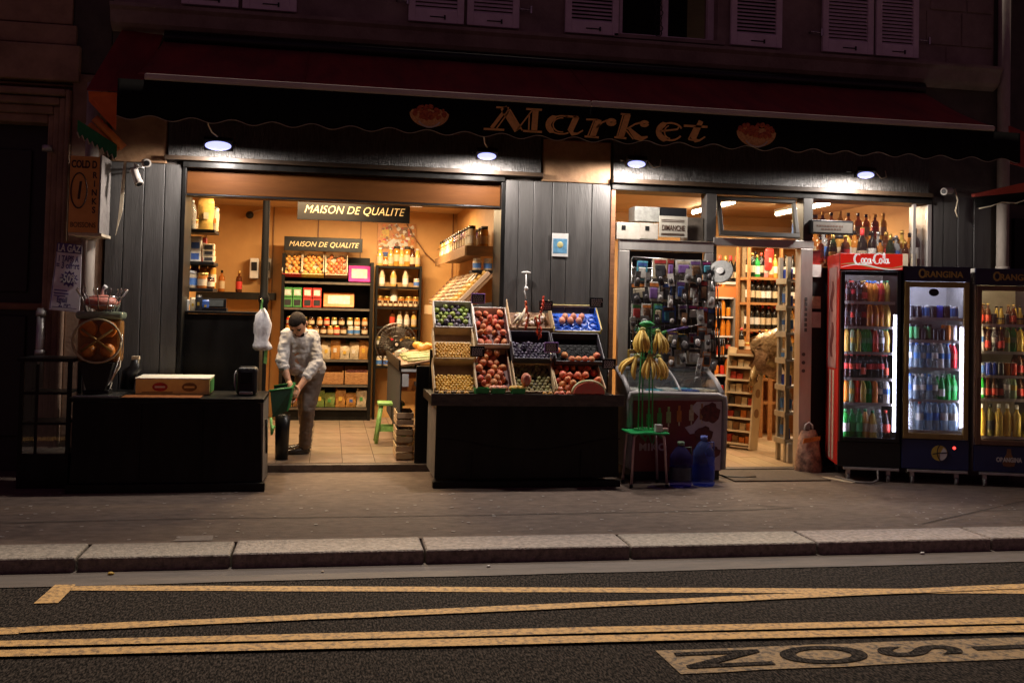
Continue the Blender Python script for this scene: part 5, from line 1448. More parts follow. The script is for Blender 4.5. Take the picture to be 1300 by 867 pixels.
for s in (-1, 1):
    b = MB(); b.cyl((s * .075, -.075, .52), (s * .075, -.022, .52), .066, n=18); b.build('press_drum', ORG, jc, bevel=.01)
    b = MB(); b.ball((s * .075, -.05, .345), .06, 12, 8, (1, .8, 1)); b.build('press_cup', col('press_orange', (.75, .26, .04), rough=.3), jc)
for s in (-1, 1):
    b = MB(); b.tube([(-.12 * s, -.10, .34), (.12 * s, -.10, .52)], .011, 6); b.build('cross_bar', M('brass_bar', (.5, .32, .1), rough=.3, metal=.8), jc)
b = MB(); b.tube([(.185 * math.cos(a), -.10, .425 + .175 * math.sin(a)) for a in [k * PI / 12 for k in range(25)]], .009, 6); b.build('cover_ring', M('pale_ring', (.55, .45, .25), rough=.25), jc)
b = MB(); b.cyl((0, -.092, .425), (0, -.088, .425), .178, n=24); b.build('clear_cover', glass('juicer_cover', (1, .97, .92), .01), jc)
b = MB(); b.box(-.18, .18, -.06, .14, .60, .66); b.build('top_tray', M('green_glass_tray', (.30, .36, .24), rough=.15), jc, bevel=.02)
b = MB()
for k in range(12):
    a = k * PI / 6; cx_, sy_ = math.cos(a), math.sin(a)
    b.tube([(.12 * cx_, .03 + .10 * sy_, .66), (.15 * cx_, .03 + .13 * sy_, .76), (.20 * cx_, .03 + .17 * sy_, .835), (.19 * cx_, .03 + .16 * sy_, .85), (.185 * cx_, .03 + .155 * sy_, .835)], .0045, 5)
for rr, z in ((.135, .71), (.168, .78)):
    b.tube([(rr * math.cos(a), .03 + rr * .85 * math.sin(a), z) for a in [k * PI / 12 for k in range(25)]], .004, 5)
b.build('wire_crown', STEEL, jc)
nb_ = M('netted_fruit', (.66, .10, .06), (.72, .40, .30), rough=.35, scale=24, bump=.6)
b = MB(); b.ball((-1.83, -.52, LT + .745), .13, 18, 10, (1, .85, .48), jit=.04); o = b.build('fruit_net', nb_); tag(o, 'red net of fruit knotted at the top in the juicer crown', 'net')
b = MB(); b.tube([(-1.83, -.52, LT + .80), (-1.825, -.52, LT + .85), (-1.80, -.53, LT + .88)], [.02, .012, .02], 6); b.build('knot', WHITEP, o)
# glass cabinet at far end
gcab = thing('glass_cabinet', 'empty black framed glass cabinet at the doorway end of the left table', 'cabinet')
xa, za = W(26, 478, -.62); xc, zb = W(88, 577, -.62)
za = 1.0; zb = .27
b = MB(); b.box(xa, xc, -.64, -.28, 0, zb); b.build('base', BLACKWOOD, gcab, bevel=.005)
for x in (xa, xc - .03):
    for y in (-.64, -.31):
        b = MB(); b.box(x, x + .03, y, y + .03, zb + .001, za); b.build('post', BLACKWOOD, gcab)
b = MB(); b.box(xa - .02, xc + .02, -.66, -.26, za + .001, za + .03); b.build('cabinet_top', BLACKWOOD, gcab, bevel=.004)
for z in (.50, .74):
    b = MB(); b.box(xa + .032, xc - .032, -.635, -.29, z, z + .02); b.build('shelf', BLACKWOOD, gcab)
b = MB(); b.box(xa + .12, xa + .14, -.636, -.625, zb + .002, .98); b.build('mullion', BLACKWOOD, gcab)
b = MB(); b.box(xa + .031, xc - .031, -.627, -.623, zb + .002, za - .002); b.build('glass_pane', GLASS, gcab)
# signs on the left
cs = thing('drinks_sign', 'orange sign board reading cold drinks with a big oval 1', 'sign')
xa, za = W(90, 198, -.40); xc, zc = W(124, 296, -.40)
b = MB(); b.box(xa, xc, -.41, -.39, zc, za); b.build('front_board', M('orange_board', (.80, .38, .10), (.66, .29, .07), rough=.55, scale=6), cs)
b = MB(); b.box(xc + .001, xc + .015, -.41, -.05, zc, za + .02); b.build('side_board', col('grey_side', (.30, .27, .25)), cs)
b = MB(); b.box(xa, xc + .03, -.40, -.05, zc - .025, zc - .003); b.build('pale_base', CREAM, cs)
b = MB(); b.prism([(xc + .10, -.20, zc), (xc + .15, -.20, zc + .22), (xc + .165, -.20, za), (xc + .145, -.20, za), (xc + .12, -.20, zc + .2)], (0, .01, 0)); b.build('curled_edge', CREAM, cs)
INK = M('brown_ink', (.05, .022, .012), rough=.6)
wd = xc - xa
text('lettering', 'COLD D', INK, cs, ((xa + xc) / 2 - .005, -.412, za - .07), .085, sx=.62, ext=.001, offset=.003)
text('lettering', 'R\nI\nN\nK\nS', INK, cs, (xc - .035, -.412, za - .30), .072, sx=.8, ext=.001, offset=.002)
text('lettering', '1', INK, cs, (xa + .075, -.412, za - .29), .20, sx=.6, shear=.15, ext=.001, offset=.006)
b = MB(); b.tube([(xa + .075 + .062 * math.cos(a), -.413, za - .285 + .145 * math.sin(a)) for a in [k * PI / 14 for k in range(29)]], .006, 5); b.build('oval', INK, cs)
text('lettering', 'BOISSONS', INK, cs, ((xa + xc) / 2, -.412, zc + .06), .06, sx=.72, ext=.001, offset=.0)
sp = thing('sale_poster', 'tilted white and violet sale poster with minus fifty percent star', 'poster')
A_, B_, C_, D_ = [Wv(*p, -.24) for p in ((73, 308), (104, 311), (101, 397), (62, 393))]
b = MB(); b.prism([A_, B_, C_, D_], (0, .006, 0)); b.build('sheet', M('poster_paper', (.85, .82, .84), (.74, .71, .73), rough=.6, scale=5), sp)
VIO = M('violet_ink', (.10, .06, .22), rough=.5)
def on(u, v): return A_.lerp(B_, u).lerp(D_.lerp(C_, u), v) + Vector((0, -.0045, 0))
def pbox(u0, u1, v0, v1, m, nm='print'):
    b = MB(); b.prism([on(u0, v0), on(u1, v0), on(u1, v1), on(u0, v1)], (0, .003, 0)); return b.build(nm, m, sp)
pbox(.0, 1, .0, .14, VIO)
for u0, u1, v0, v1 in ((.1, .55, .69, .71), (.1, .6, .735, .755), (.1, .5, .775, .79), (.02, .04, .15, .98), (.1, .9, .945, .955)):
    pbox(u0, u1, v0, v1, VIO)
b = MB(); st = []
for k in range(24):
    a = k * PI / 12; r = .30 if k % 2 == 0 else .21
    st.append(on(.58 + r * 1.15 * math.cos(a), .52 + r * .42 * math.sin(a)))
b.prism(st, (0, .003, 0)); b.build('star', VIO, sp)
rt = math.radians(-3)
for body, u, v, s, m, sx in (('LA GAZ', .5, .075, .085, WHITEP, .6), ('1 TAPIS A', .5, .23, .07, VIO, .55), ('= 3 offert', .5, .33, .075, VIO, .62), ('-50%', .56, .52, .10, WHITEP, .62), ('Email', .4, .84, .065, VIO, .6), ('2, rue', .5, .91, .05, VIO, .8)):
    p = on(u, v); text('lettering', body, m, sp, (p.x, p.y - .003, p.z), s, rot=(PI / 2, rt * -1, 0), sx=sx, ext=.001, offset=.002)
# cameras
def cctv(x, y, z, d, lab, arm):
    t = thing('security_camera', lab, 'camera', (x, y, z)); d = Vector(d).normalized()
    b = MB(); b.cyl(Vector((0, 0, 0)) - d * .075, d * .065, .033, n=16); b.cyl(d * .05, d * .085, .037, .037, 16); b.build('housing', M('camera_white', (.62, .56, .50), rough=.4), t, bevel=.004)
    b = MB(); b.cyl(d * .086, d * .089, .024, n=14); b.build('lens', BLACKP, t)
    b = MB(); b.tube([Vector(p) for p in arm], .009, 6); b.build('arm', WHITEP, t)
q = Wv(173, 224, -.22); cctv(q.x, q.y, q.z, (.35, -.35, -.75), 'white security camera aimed down beside the cold drinks sign', [(0, .0, .06), (-.03, .06, .11), (.02, .2, .10)])
q = Wv(185, 207, -.22); cctv(q.x, q.y, q.z, (.25, -.9, -.15), 'white security camera aimed at the street beside the cold drinks sign', [(0, .06, 0), (-.13, .1, -.05), (-.16, .2, -.06)])
q = Wv(1203, 243, -.12); cctv(q.x, q.y, q.z, (-.8, -.5, -.12), 'security camera with dangling cable on the pilaster above the fridges', [(.05, .03, .02), (.07, .1, .02)])
b = MB(); b.tube([Wv(1212, 240, -.06), Wv(1216, 255, -.06), Wv(1213, 268, -.06), Wv(1216, 276, -.06)], .008, 5); tag(b.build('cable', CREAM), 'pale cable hanging below the security camera above the fridges', 'cable')
b = MB(); xa, za = W(701, 296, -.03); xc, zc = W(721, 326, -.03); b.box(xa, xc, -.032, -.0275, zc, za); o = tag(b.build('sticker', WHITEP), 'white and blue rectangular sticker on the grey middle pilaster', 'sticker')
b = MB(); b.box(xa + .012, xc - .012, -.034, -.0325, zc + .03, za - .05); b.build('print', col('sticker_blue', (.15, .38, .6)), o)
b = MB(); b.ball(((xa + xc) / 2, -.034, (za + zc) / 2), .03, 8, 6, (1, .1, 1)); b.build('emblem', col('sticker_yellow', (.6, .55, .25)), o)
# ================================================================== CENTRE FRUIT STALL
st = thing('fruit_stall', 'black wooden fruit stall with plain front in the middle of the shopfront', 'stall')
TT = .775
b = MB(); b.box(.855, 2.515, -.78, -.02, TT - .085, TT - .01); b.build('table_top', BLACKWOOD, st, bevel=.006)
b = MB(); b.box(.85, 2.52, -.80, -.781, TT - .09, TT + .012); b.build('front_rail', M('worn_black_rail', (.03, .028, .026), (.09, .075, .06), rough=.35, scale=10, stretch=(1, 1, 3), bump=.3), st, bevel=.004)
b = MB(); b.prism([(.90, -.76, TT - .09), (2.48, -.76, TT - .09), (2.50, -.735, .07), (.90, -.735, .07)], (0, .02, 0)); b.build('front_panel', BLACKWOOD, st)
for x in (1.22, 2.16):
    b = MB(); b.box(x - .006, x + .006, -.757, -.735, .08, .30); b.build('batten', BLACKWOOD, st)
b = MB(); b.prism([(.90 + u * 1.6, -.757, .40 - .10 * (1 - (2 * u - 1) ** 2) ** 2) for u in [k / 16 for k in range(17)]] + [(2.5, -.757, .385), (.90, -.757, .385)][:0] + [(.90 + u * 1.6, -.757, .41 - .10 * (1 - (2 * u - 1) ** 2) ** 2) for u in [1 - k / 16 for k in range(17)]], (0, .02, 0)); b.build('curved_trim', BLACKWOOD, st)
b = MB(); b.box(.88, 2.50, -.80, -.72, 0, .055); b.build('plinth', BLACKWOOD, st, bevel=.006)
for x0, x1 in ((.90, .918), (2.465, 2.483)):
    b = MB(); b.box(x0, x1, -.73, -.05, .07, TT - .09); b.build('side_panel', SIDEP, st)
for y, z in ((-.34, .98), (-.10, 1.22)):
    b = MB(); b.box(.90, 2.46, y, y + .02, TT, z - .1); b.build('step_riser', BLACKWOOD, st)
KRAFT = M('printed_card', (.56, .42, .25), (.42, .30, .16), rough=.7, scale=9)
WCARD = M('white_card', (.66, .62, .58), (.52, .47, .43), rough=.6, scale=9)
DCARD = M('dark_liner', (.04, .035, .05), rough=.5)
def pcrate(px0, py0, px1, py1, y, label, mat, lining=None, tilt=42, wall=.09, liner=None):
    """crate whose open mouth fills photo window px0..px1, py0..py1 at depth y"""
    x0, z1 = W(px0, py0, y); x1, z0 = W(px1, py1, y)
    a = math.radians(tilt)
    h = z1 - z0
    ln = max(.15, (h - wall * .3) / math.sin(a))
    t, mx = crate('fruit_crate', label, 'crates of fruit on the black stall', (x0 + x1) / 2, y + ln * .5 * math.cos(a) + .05, (z0 + z1) / 2 - .02, x1 - x0 - .004, ln, a, wall, mat, lining, liner)
    return t, mx, x1 - x0 - .004, ln
YB, YM, YT = -.70, -.52, -.34
pk = []
c = pcrate(552, 386, 603, 420, YT + .04, 'white crate of limes and dark plums at the top of the stall', WCARD, DCARD)
fruits(c[1], c[2], c[3], .027, ['lime', 'lime', 'lime2'], 'lime', 'green lime in the white top crate', 'limes in the white top crate', 'lime', lab2=('lime2', 'dark plum among the limes'))
c = pcrate(552, 421, 604, 460, YM, 'card crate of yellow plums on the middle tier of the stall', KRAFT, KRAFT)
pile(c[1], c[2], c[3], .0155, FRM['mirab'], 'yellow_plums', c[0], .62, 2) if False else None
def pile_in(c, r, mat, name, frac, layers):
    """fruit mass built in the crate's own space as its child"""
    return pile(Matrix.Identity(4), c[2], c[3], r, mat, name, None, frac, layers), c
def loose_mass(c, r, mat, name, frac, layers):
    o = pile(c[1], c[2], c[3], r, mat, name, None, frac, layers); return o
loose_mass(c, .0155, FRM['mirab'], 'yellow_plums', .66, 2)
c = pcrate(552, 461, 606, 502, YB, 'card crate of yellow plums on the lowest tier of the stall', KRAFT, KRAFT)
loose_mass(c, .0155, FRM['mirab'], 'yellow_plums', .62, 2)
c = pcrate(606, 394, 649, 442, YT - .02, 'white crate of flat peaches on the upper tier of the stall', WCARD, M('maroon_liner', (.16, .05, .04), rough=.6), liner=M('maroon_liner', (.16, .05, .04)))
fruits(c[1], c[2], c[3], .034, ['peach'], 'peach', 'peach in the upper white crate', 'peaches in the upper white crate', 'peach', flat=.72, frac=.92, layers=2)
c = pcrate(606, 447, 652, 502, YB + .08, 'wooden crate of peaches on the lower tier of the stall', KRAFT, M('maroon_liner', (.16, .05, .04)), liner=M('maroon_liner', (.16, .05, .04)))
fruits(c[1], c[2], c[3], .034, ['peach'], 'peach', 'red peach in the lower peach crate', 'peaches in the lower wooden crate', 'peach', frac=.98, layers=2)
c = pcrate(648, 380, 704, 421, YT + .08, 'wooden crate of ginger and garlic with red chillies on the top tier', WOODL, WOODD)
GIN = M('ginger', (.58, .46, .30), (.40, .28, .14), rough=.7, scale=25, bump=.4, obj=.2)
for i in range(24):
    b = MB(); p = c[1] @ Vector((-.13 + .265 * i / 23, -c[3] / 2 + .04 + random.uniform(0, .16), .03 + random.uniform(0, .02)))
    b.ball((0, 0, 0), .022, 7, 5, (random.uniform(.9, 1.7), 1, .9), jit=.2)
    o = b.build('ginger' if i % 3 else 'garlic', GIN if i % 3 else M('garlic', (.68, .60, .52), (.5, .36, .34), rough=.5, scale=25), loc=p); o.rotation_euler = (random.random() * 3, random.random() * 3, random.random() * 6)
    tag(o, f'knobbly ginger piece in the top wooden crate, {ORD[i // 3 * 2 + i % 3 - 1]} counted from the lemongrass' if i % 3 else f'white garlic bulb in the top wooden crate, {ORD[i // 3]} counted from the lemongrass', 'ginger' if i % 3 else 'garlic', 'ginger in the top crate' if i % 3 else 'garlic in the top crate')
for i, (pa, pb) in enumerate((((655, 418), (668, 390)), ((651, 412), (662, 398)))):
    b = MB(); b.tube([Wv(*pa, YT - .01), Wv((pa[0] + pb[0]) / 2, (pa[1] + pb[1]) / 2, YT - .03), Wv(*pb, YT + .02)], [.010, .016, .009], 7)
    tag(b.build('lemongrass', M('pale_stalk', (.72, .64, .50), (.55, .47, .33), rough=.5)), ['long pale lemongrass stalk leaning in the top wooden crate', 'short pale lemongrass stalk at the edge of the top wooden crate'][i], 'lemongrass')
CHI = M('chilli', (.58, .025, .015), (.42, .015, .01), rough=.28, scale=10, obj=.2)
for i, pts in enumerate((((667, 382), (668, 392), (672, 404)), ((690, 376), (687, 390), (684, 404), (686, 420), (684, 428)), ((680, 402), (683, 412), (682, 424)), ((671, 398), (668, 408), (669, 416)))):
    b = MB()
    P0 = [Wv(p[0], p[1], YT - .06) for p in pts]
    for a, c_ in zip(P0, P0[1:]):
        for k in range(3):
            m_ = a.lerp(c_, k / 3); d = Vector((random.uniform(-.02, .02), random.uniform(-.015, .01), -.045))
            b.tube([m_, m_ + d * .5 + Vector((.004, 0, 0)), m_ + d], [.009, .008, .003], 6)
    tag(b.build('chilli_string', CHI), ['red chilli string, topmost beside the white hook', 'long red chilli string hanging from the crate top past its rim', 'short red chilli string in the middle of the ginger crate', 'small red chilli string over the ginger at the pale stalks'][i], 'chilli string', 'red chilli strings')
b = MB(); b.tube([Wv(668, 346, -.05), Wv(668, 360, -.06), Wv(666, 370, -.07), Wv(668, 380, -.08)], .006, 6); b.ball(Wv(668, 346, -.05), .03, 10, 6, (1.6, .4, .4)); b.ball(Wv(668, 366, -.07), .02, 8, 6)
tag(b.build('wall_hook', WHITEP), 'white hook and cord on the grey middle pilaster above the chillies', 'hook')
c = pcrate(652, 425, 704, 460, YM + .02, 'crate of dusky blue plums on the middle tier of the stall', DCARD, DCARD)
fruits(c[1], c[2], c[3], .0175, ['plum'], 'plum', 'dusky blue plum in its crate', 'plums in the middle tier crate', 'plum', frac=.72)
c = pcrate(655, 464, 706, 502, YB + .04, 'crate of small brown green kiwis on the lowest tier of the stall', WOODL, DCARD)
fruits(c[1], c[2], c[3], .0205, ['kiwi'], 'kiwi', 'small kiwi in the lowest tier crate', 'kiwis in the lowest tier crate', 'kiwi')
c = pcrate(704, 389, 765, 424, YT + .06, 'yellow edged crate with blue tray of pink fruit on the top tier', M('yellow_edge_card', (.62, .50, .16), (.48, .36, .1), rough=.6), M('blue_tray', (.015, .11, .62), (.01, .07, .42), rough=.3, bump=.5, scale=8), liner=M('blue_tray', (.015, .11, .62)), wall=.07)
b = MB()
BT = _MATS['blue_tray']
for i in range(5):
    for j in range(3):
        x, y = -c[2] / 2 + .05 + i * (c[2] - .1) / 4, -c[3] / 2 + .05 + j * .075
        b.tube([(x + .034 * math.cos(a), y + .034 * math.sin(a), .012 + .006 * math.sin(3 * a)) for a in [k * PI / 5 for k in range(11)]], .007, 5)
o = b.build('tray_cells', BT, c[0]); tag(o, kind='stuff')
for i, (u, v) in enumerate(((-.09, .045), (-.01, .05), (.07, .05), (-.125, -.005), (-.045, .0), (.035, -.005))):
    p = c[1] @ Vector((u, v - .02, .04)); o = link('pink_fruit', fruit_mesh('pink', .030, 1.2), None, p, (.4, 0, i)); tag(o, f"pink fruit in the blue tray, {ORD[i]} of the six", 'fruit', 'pink fruit in the blue tray')
c = pcrate(706, 427, 768, 463, YM, 'black tray of peaches with empty cells on the middle tier', DCARD, M('black_tray', (.012, .012, .013), rough=.6, spec=.2), wall=.08)
b = MB()
for i in range(6):
    for j in range(3):
        x, y = -c[2] / 2 + .045 + i * (c[2] - .09) / 5, -c[3] / 2 + .06 + j * .075
        b.tube([(x + .030 * math.cos(a), y + .03 * math.sin(a), .012) for a in [k * PI / 5 for k in range(11)]], .005, 4)
tag(b.build('tray_cells', M('black_tray', (.02, .02, .022)), c[0]), kind='stuff')
for i in range(7):
    p = c[1] @ Vector((-c[2] / 2 + .04 + i * (c[2] - .09) / 6, -c[3] / 2 + .035 + (.11 if i == 0 else (.05 if i in (1, 6) else 0)), .036)); o = link('peach', fruit_mesh('peach', .033, .9), None, p, (random.random(), 0, i)); tag(o, f"peach in the black celled tray, {ORD[i]} along its lower edge", 'peach', 'peaches in the black tray')
c = pcrate(708, 463, 770, 503, YB, 'wide crate of red nectarines behind the melon slice', WOODL, DCARD, tilt=34)
FRM['nect'] = M('fruit_nectarine', (.60, .08, .05), (.70, .28, .10), rough=.38, scale=16, obj=.2)
fruits(c[1], c[2], c[3], .034, ['nect', 'nect', 'peach'], 'nectarine', 'red nectarine behind the melon slice', 'nectarines in the lowest crate', 'nectarine', layers=2)
# cut fruit and bowls along the front edge
def on_table(px, py, y): return Wv(px, py, y)
p = on_table(668, 482, -.74)
b = MB(); b.ball(p, .052, 16, 10, (.85, .55, 1.12), jit=.05); o = b.build('cut_grapefruit', M('grapefruit_rind', (.62, .22, .10), (.5, .12, .07), rough=.4, scale=15)); tag(o, 'large cut red grapefruit standing before the kiwi crate', 'grapefruit')
b = MB(); b.ball(p + Vector((0, -.024, 0)), .044, 14, 8, (.8, .3, 1.08)); b.build('flesh', M('red_flesh', (.66, .10, .06), (.72, .38, .25), rough=.35, scale=40), o)
p0, p1 = on_table(729, 489, -.80), on_table(768, 493, -.80)
ml = thing('melon_slice', 'red watermelon wedge lying on the front edge of the stall', 'melon')
cx_, cz_ = (p0.x + p1.x) / 2, TT + .020; R1 = (p1.x - p0.x) / 2
b = MB(); b.prism([(cx_ + R1 * math.cos(a), -.795, cz_ + .095 * math.sin(a)) for a in [k * PI / 14 for k in range(15)]], (0, .06, .0)); b.build('flesh', M('watermelon_flesh', (.85, .16, .11), (.75, .22, .15), rough=.4, scale=30), ml)
b = MB(); b.tube([(cx_ + (R1 + .004) * math.cos(a), -.77, cz_ + .004 + .10 * math.sin(a)) for a in [k * PI / 14 for k in range(15)]], .014, 7); b.build('rind', M('watermelon_rind', (.66, .64, .42), (.36, .42, .18), rough=.4, scale=12), ml)
ml.rotation_euler = (0, 0, 0)
def bowl(px, y, lab, fruit=None, w=.085):
    x, _ = W(px, 498, y)
    t = thing('punnet', lab, 'punnet', (x, y, TT - .008))
    b = MB()
    b.prism([(-w * .75, -.05, .0), (w * .75, -.05, .0), (w, -.06, .065), (-w, -.06, .065)], (0, .004, 0)); b.build('side', GREENP, t)
    b = MB(); b.prism([(-w * .75, .05, .0), (w * .75, .05, .0), (w, .06, .065), (-w, .06, .065)], (0, .004, 0)); b.build('side', GREENP, t)
    b = MB(); b.prism([(-w * .75, -.045, .0), (-w * .75, .05, .0), (-w, .06, .065), (-w, -.056, .065)], (.004, 0, 0)); b.build('side', GREENP, t)
    b = MB(); b.prism([(w * .75, -.045, .0), (w * .75, .05, .0), (w, .06, .065), (w, -.056, .065)], (-.004, 0, 0)); b.build('side', GREENP, t)
    b = MB(); b.box(-w * .74, w * .74, -.045, .049, .001, .005); b.build('bottom', GREENP, t)
    if fruit:
        for k in range(6):
            o = link(fruit, fruit_mesh({'fig': 'pink', 'apricot': 'mirab'}[fruit], .026), None, (x - .055 + .022 * k, y - .02 + .035 * (k % 2), TT + .055), (k, k, k)); tag(o, f"{fruit}, {ORD[k]} in the green punnet", fruit, f"{fruit}s in the green punnet")
bowl(611, -.735, 'bright green punnet below the chalk tag at the stall front', None, .062)
bowl(632, -.735, 'green punnet of figs at the stall front', 'fig', .06)
bowl(657, -.735, 'green punnet of apricots at the stall front', 'apricot', .06)
for i, (px, py) in enumerate(((560, 497), (570, 499), (582, 498), (592, 499), (692, 495), (699, 497), (707, 496), (714, 492), (722, 498), (760, 499), (751, 500), (742, 500))):
    p = on_table(px, py, -.765); o = link('loose_apricot', fruit_mesh('mirab' if i < 6 else 'nect', .022 if i < 6 else .028), None, (p.x, -.765, TT + .012), (i, i, i)); tag(o, f"loose fruit on the stall front rail, {ORD[i]} from the plum end", 'fruit', 'loose fruit on the stall rail')
TAGV = M('tag_frame', (.42, .22, .62), rough=.4); CHALK = M('chalk', (.92, .86, .90), rough=.8)
for i, (px, py, y) in enumerate(((607, 379, -.36), (606, 446, -.66), (700, 441, -.60), (693, 388, -.36), (757, 384, -.36), (773, 462, -.72))):
    p = Wv(px, py, y)
    t = thing('price_tag', ['violet edged chalk price tag above the top peach crate', 'chalk price tag between the plum and peach crates', 'violet edged chalk price tag over the blue plums', 'black chalk price tag behind the chilli strings', 'black chalk price tag at the corner of the blue tray', 'chalk price tag at the freezer end of the stall'][i], 'price tag', p, 0, 'chalk price tags on the stall')
    b = MB(); b.box(-.062, .062, -.004, .004, -.045, .045); b.build('board', TAGV if i in (0, 2) else BLACKP, t, bevel=.003)
    b = MB(); b.box(-.054, .054, -.0065, -.0045, -.037, .037); b.build('slate', BLACKP, t)
    b = MB()
    for k in range(4):
        z = .022 - k * .017; x = -.045
        while x < .04:
            l = random.uniform(.008, .02); b.ribbon([(x, z - .004), (x + l * .4, z + .005), (x + l, z - .003)], .0055, lambda u, v: (u, -.0085, v), th=.001); x += l + .005
    b.build('chalk_writing', CHALK, t)
    b = MB(); b.cyl((0, .006, -.04), (0, .012, -.12), .004); b.build('spike', STEEL, t)

# ================================================================== FREEZER, STOOL, BANANAS, WATER BOTTLES
fz = thing('ice_cream_freezer', 'low chest freezer with sliding glass lid and lollies printed on its maroon front', 'freezer')
FX0, FX1, FY, FZ = 2.635, 3.555, -.53, .775
RIM = M('freezer_rim', (.36, .34, .345), (.27, .255, .26), rough=.4, scale=8)
MAR = M('maroon_print', (.20, .016, .016), (.14, .012, .012), rough=.35, scale=3)
b = MB(); b.box(FX0 + .03, FX1 - .01, FY + .02, -.06, .10, FZ); b.build('body', RIM, fz, bevel=.01)
b = MB(); b.box(FX0 + .05, FX1 - .03, FY + .05, -.08, .0, .099); b.build('plinth', BLACKP, fz)
b = MB(); b.box(FX0 + .055, FX1 - .025, FY + .012, FY + .019, .085, FZ - .06); fp = b.build('front_panel', MAR, fz)
b = MB(); b.prism([(FX1 - .03 + u, FY + .0085, v) for u, v in ((0, .09), (0, FZ - .065), (-.24, FZ - .07), (-.30, FZ - .13), (-.22, FZ - .2), (-.27, FZ - .27), (-.35, FZ - .30), (-.30, FZ - .36), (-.17, FZ - .34), (-.10, FZ - .42), (-.16, FZ - .52), (-.10, .09))], (0, .003, 0)); b.build('swirl_print', M('cream_print', (.62, .56, .60), (.50, .45, .48), rough=.35), fp)
for cx, cz, r, s in ((FX1 - .14, FZ - .17, .09, (1, 1)), (FX1 - .20, FZ - .36, .085, (1, .8)), (FX1 - .11, FZ - .52, .07, (1, .7))):
    b = MB(); b.prism([(cx + r * s[0] * (1 + .18 * math.sin(k * 2.4)) * math.cos(k * PI / 9), FY + .004, cz + r * s[1] * (1 + .15 * math.cos(k * 1.7)) * math.sin(k * PI / 9)) for k in range(18)], (0, .003, 0)); b.build('berry_print', M('dark_berry', (.07, .015, .02), (.18, .03, .03), rough=.35, scale=30), fp)
for i, (dx, cl) in enumerate(((.10, PACK[5]), (.20, PACK[5]), (.285, col('lolly_lime', (.42, .50, .20))), (.385, PACK[6]), (.50, PACK[8]), (.60, col('lolly_tan', (.45, .22, .10))))):
    x = FX0 + .10 + dx; z = FZ - .23 + .01 * i
    b = MB(); b.box(x - .022, x + .022, FY + .007, FY + .0105, z - .05, z + .05); b.build('lolly_print', cl, fp, bevel=.003)
    b = MB(); b.box(x - .010, x + .010, FY + .0075, FY + .0105, z + .052, z + .095); b.build('lolly_print', cl, fp)
    b = MB(); b.box(x - .006, x + .006, FY + .006, FY + .0095, z - .085, z - .052); b.build('stick_print', CREAM, fp)
text('lettering', 'MIKO', M('pale_pink_letters', (.55, .40, .38), rough=.4), fp, (W(829, 568, FY)[0], FY + .010, W(829, 568, FY)[1]), .085, sx=1.1, ext=.0012, offset=.004, spacing=1.15)
b = MB(); b.ribbon([(FX0 + .13 + .12 * u, .34 + .02 * math.sin(u * 5) + v) for u, v in ((0, .07), (.35, 0), (.6, .08), (.9, .0), (1.2, .09), (1.6, .03), (1.9, .09))], .03, lambda u, v: (u, FY + .009, v), th=.003); b.build('green_swirl', PACK[5], fp)
b = MB()
for (p, q_) in (((FX0, FY, FZ), (FX1, FY, FZ)), ):
    b.tube([(FX0 + .02, FY + .01, .12), (FX0 + .015, FY + .005, FZ - .06), (FX0 + .03, FY, FZ), (FX0 + .1, FY - .01, FZ + .005), (FX1 - .08, FY - .01, FZ - .01), (FX1 - .01, FY, FZ - .03), (FX1, FY + .005, FZ - .10), (FX1 - .01, FY + .01, .10)], .026, 10)
b.build('front_rim', RIM, fz)
for x in (FX0 + .02, FX1 - .02):
    b = MB(); b.tube([(x, FY + .02, FZ), (x, FY + .2, FZ + .11), (x, -.08, FZ + .20)], .024, 10); b.build('side_rim', RIM, fz)
b = MB(); b.tube([(FX0 + .02, -.08, FZ + .20), (FX1 - .02, -.08, FZ + .20)], .022, 10); b.build('rear_rim', RIM, fz)
for x in (FX0 + .02, FX1 - .02):
    b = MB(); b.prism([(x, FY + .03, FZ - .01), (x, FY + .2, FZ + .10), (x, -.08, FZ + .19), (x, -.08, FZ - .01)], (.006, 0, 0)); b.build('cheek', RIM, fz)
def lid(u): return (FY + .02 + u * (.43), FZ + .012 + (.11 * min(1, u / .42) + .09 * max(0, (u - .42) / .58)))
xm = FX0 + .50
for k, (x0, x1, dz) in enumerate(((FX0 + .05, xm, 0), (xm - .02, FX1 - .05, .008))):
    b = MB()
    for j in range(8):
        y0, z0 = lid(j / 8); y1, z1_ = lid((j + 1) / 8)
        b.quad((x0, y0, z0 + dz), (x1, y0, z0 + dz), (x1, y1, z1_ + dz), (x0, y1, z1_ + dz))
    b.build('glass_lid', glass('lid_glass', (.92, .95, .96), .16, .04), fz)
b = MB(); b.tube([(xm, lid(j / 8)[0], lid(j / 8)[1] + .012) for j in range(9)], .010, 6); b.build('lid_rail', RIM, fz)
for i in range(10):
    cxx = FX0 + .11 + (i % 5) * .17; yy = FY + .13 + (i // 5) * .18
    b = MB(); b.box(-.07, .07, -.07, .07, 0, .03); o = b.build('ice_cream_pack', PACK[(2, 10, 2, 1, 8, 2, 3, 2, 10, 2)[i]], loc=(cxx, yy, FZ + .001), bevel=.008); o.rotation_euler = (0, 0, random.random())
    tag(o, f"ice cream pack under the freezer lid, {ORD[i % 5]} from the stall in the {'front' if i < 5 else 'rear'} row", 'ice cream', 'ice cream packs under the freezer lid')
b = MB(); b.tube([(3.56, -.3, .02), (3.62, -.42, .015), (3.75, -.46, .012), (3.9, -.44, .014)], .009, 6); tag(b.build('power_cable', BLACKP), 'black cable lying on the pavement beside the freezer', 'cable')

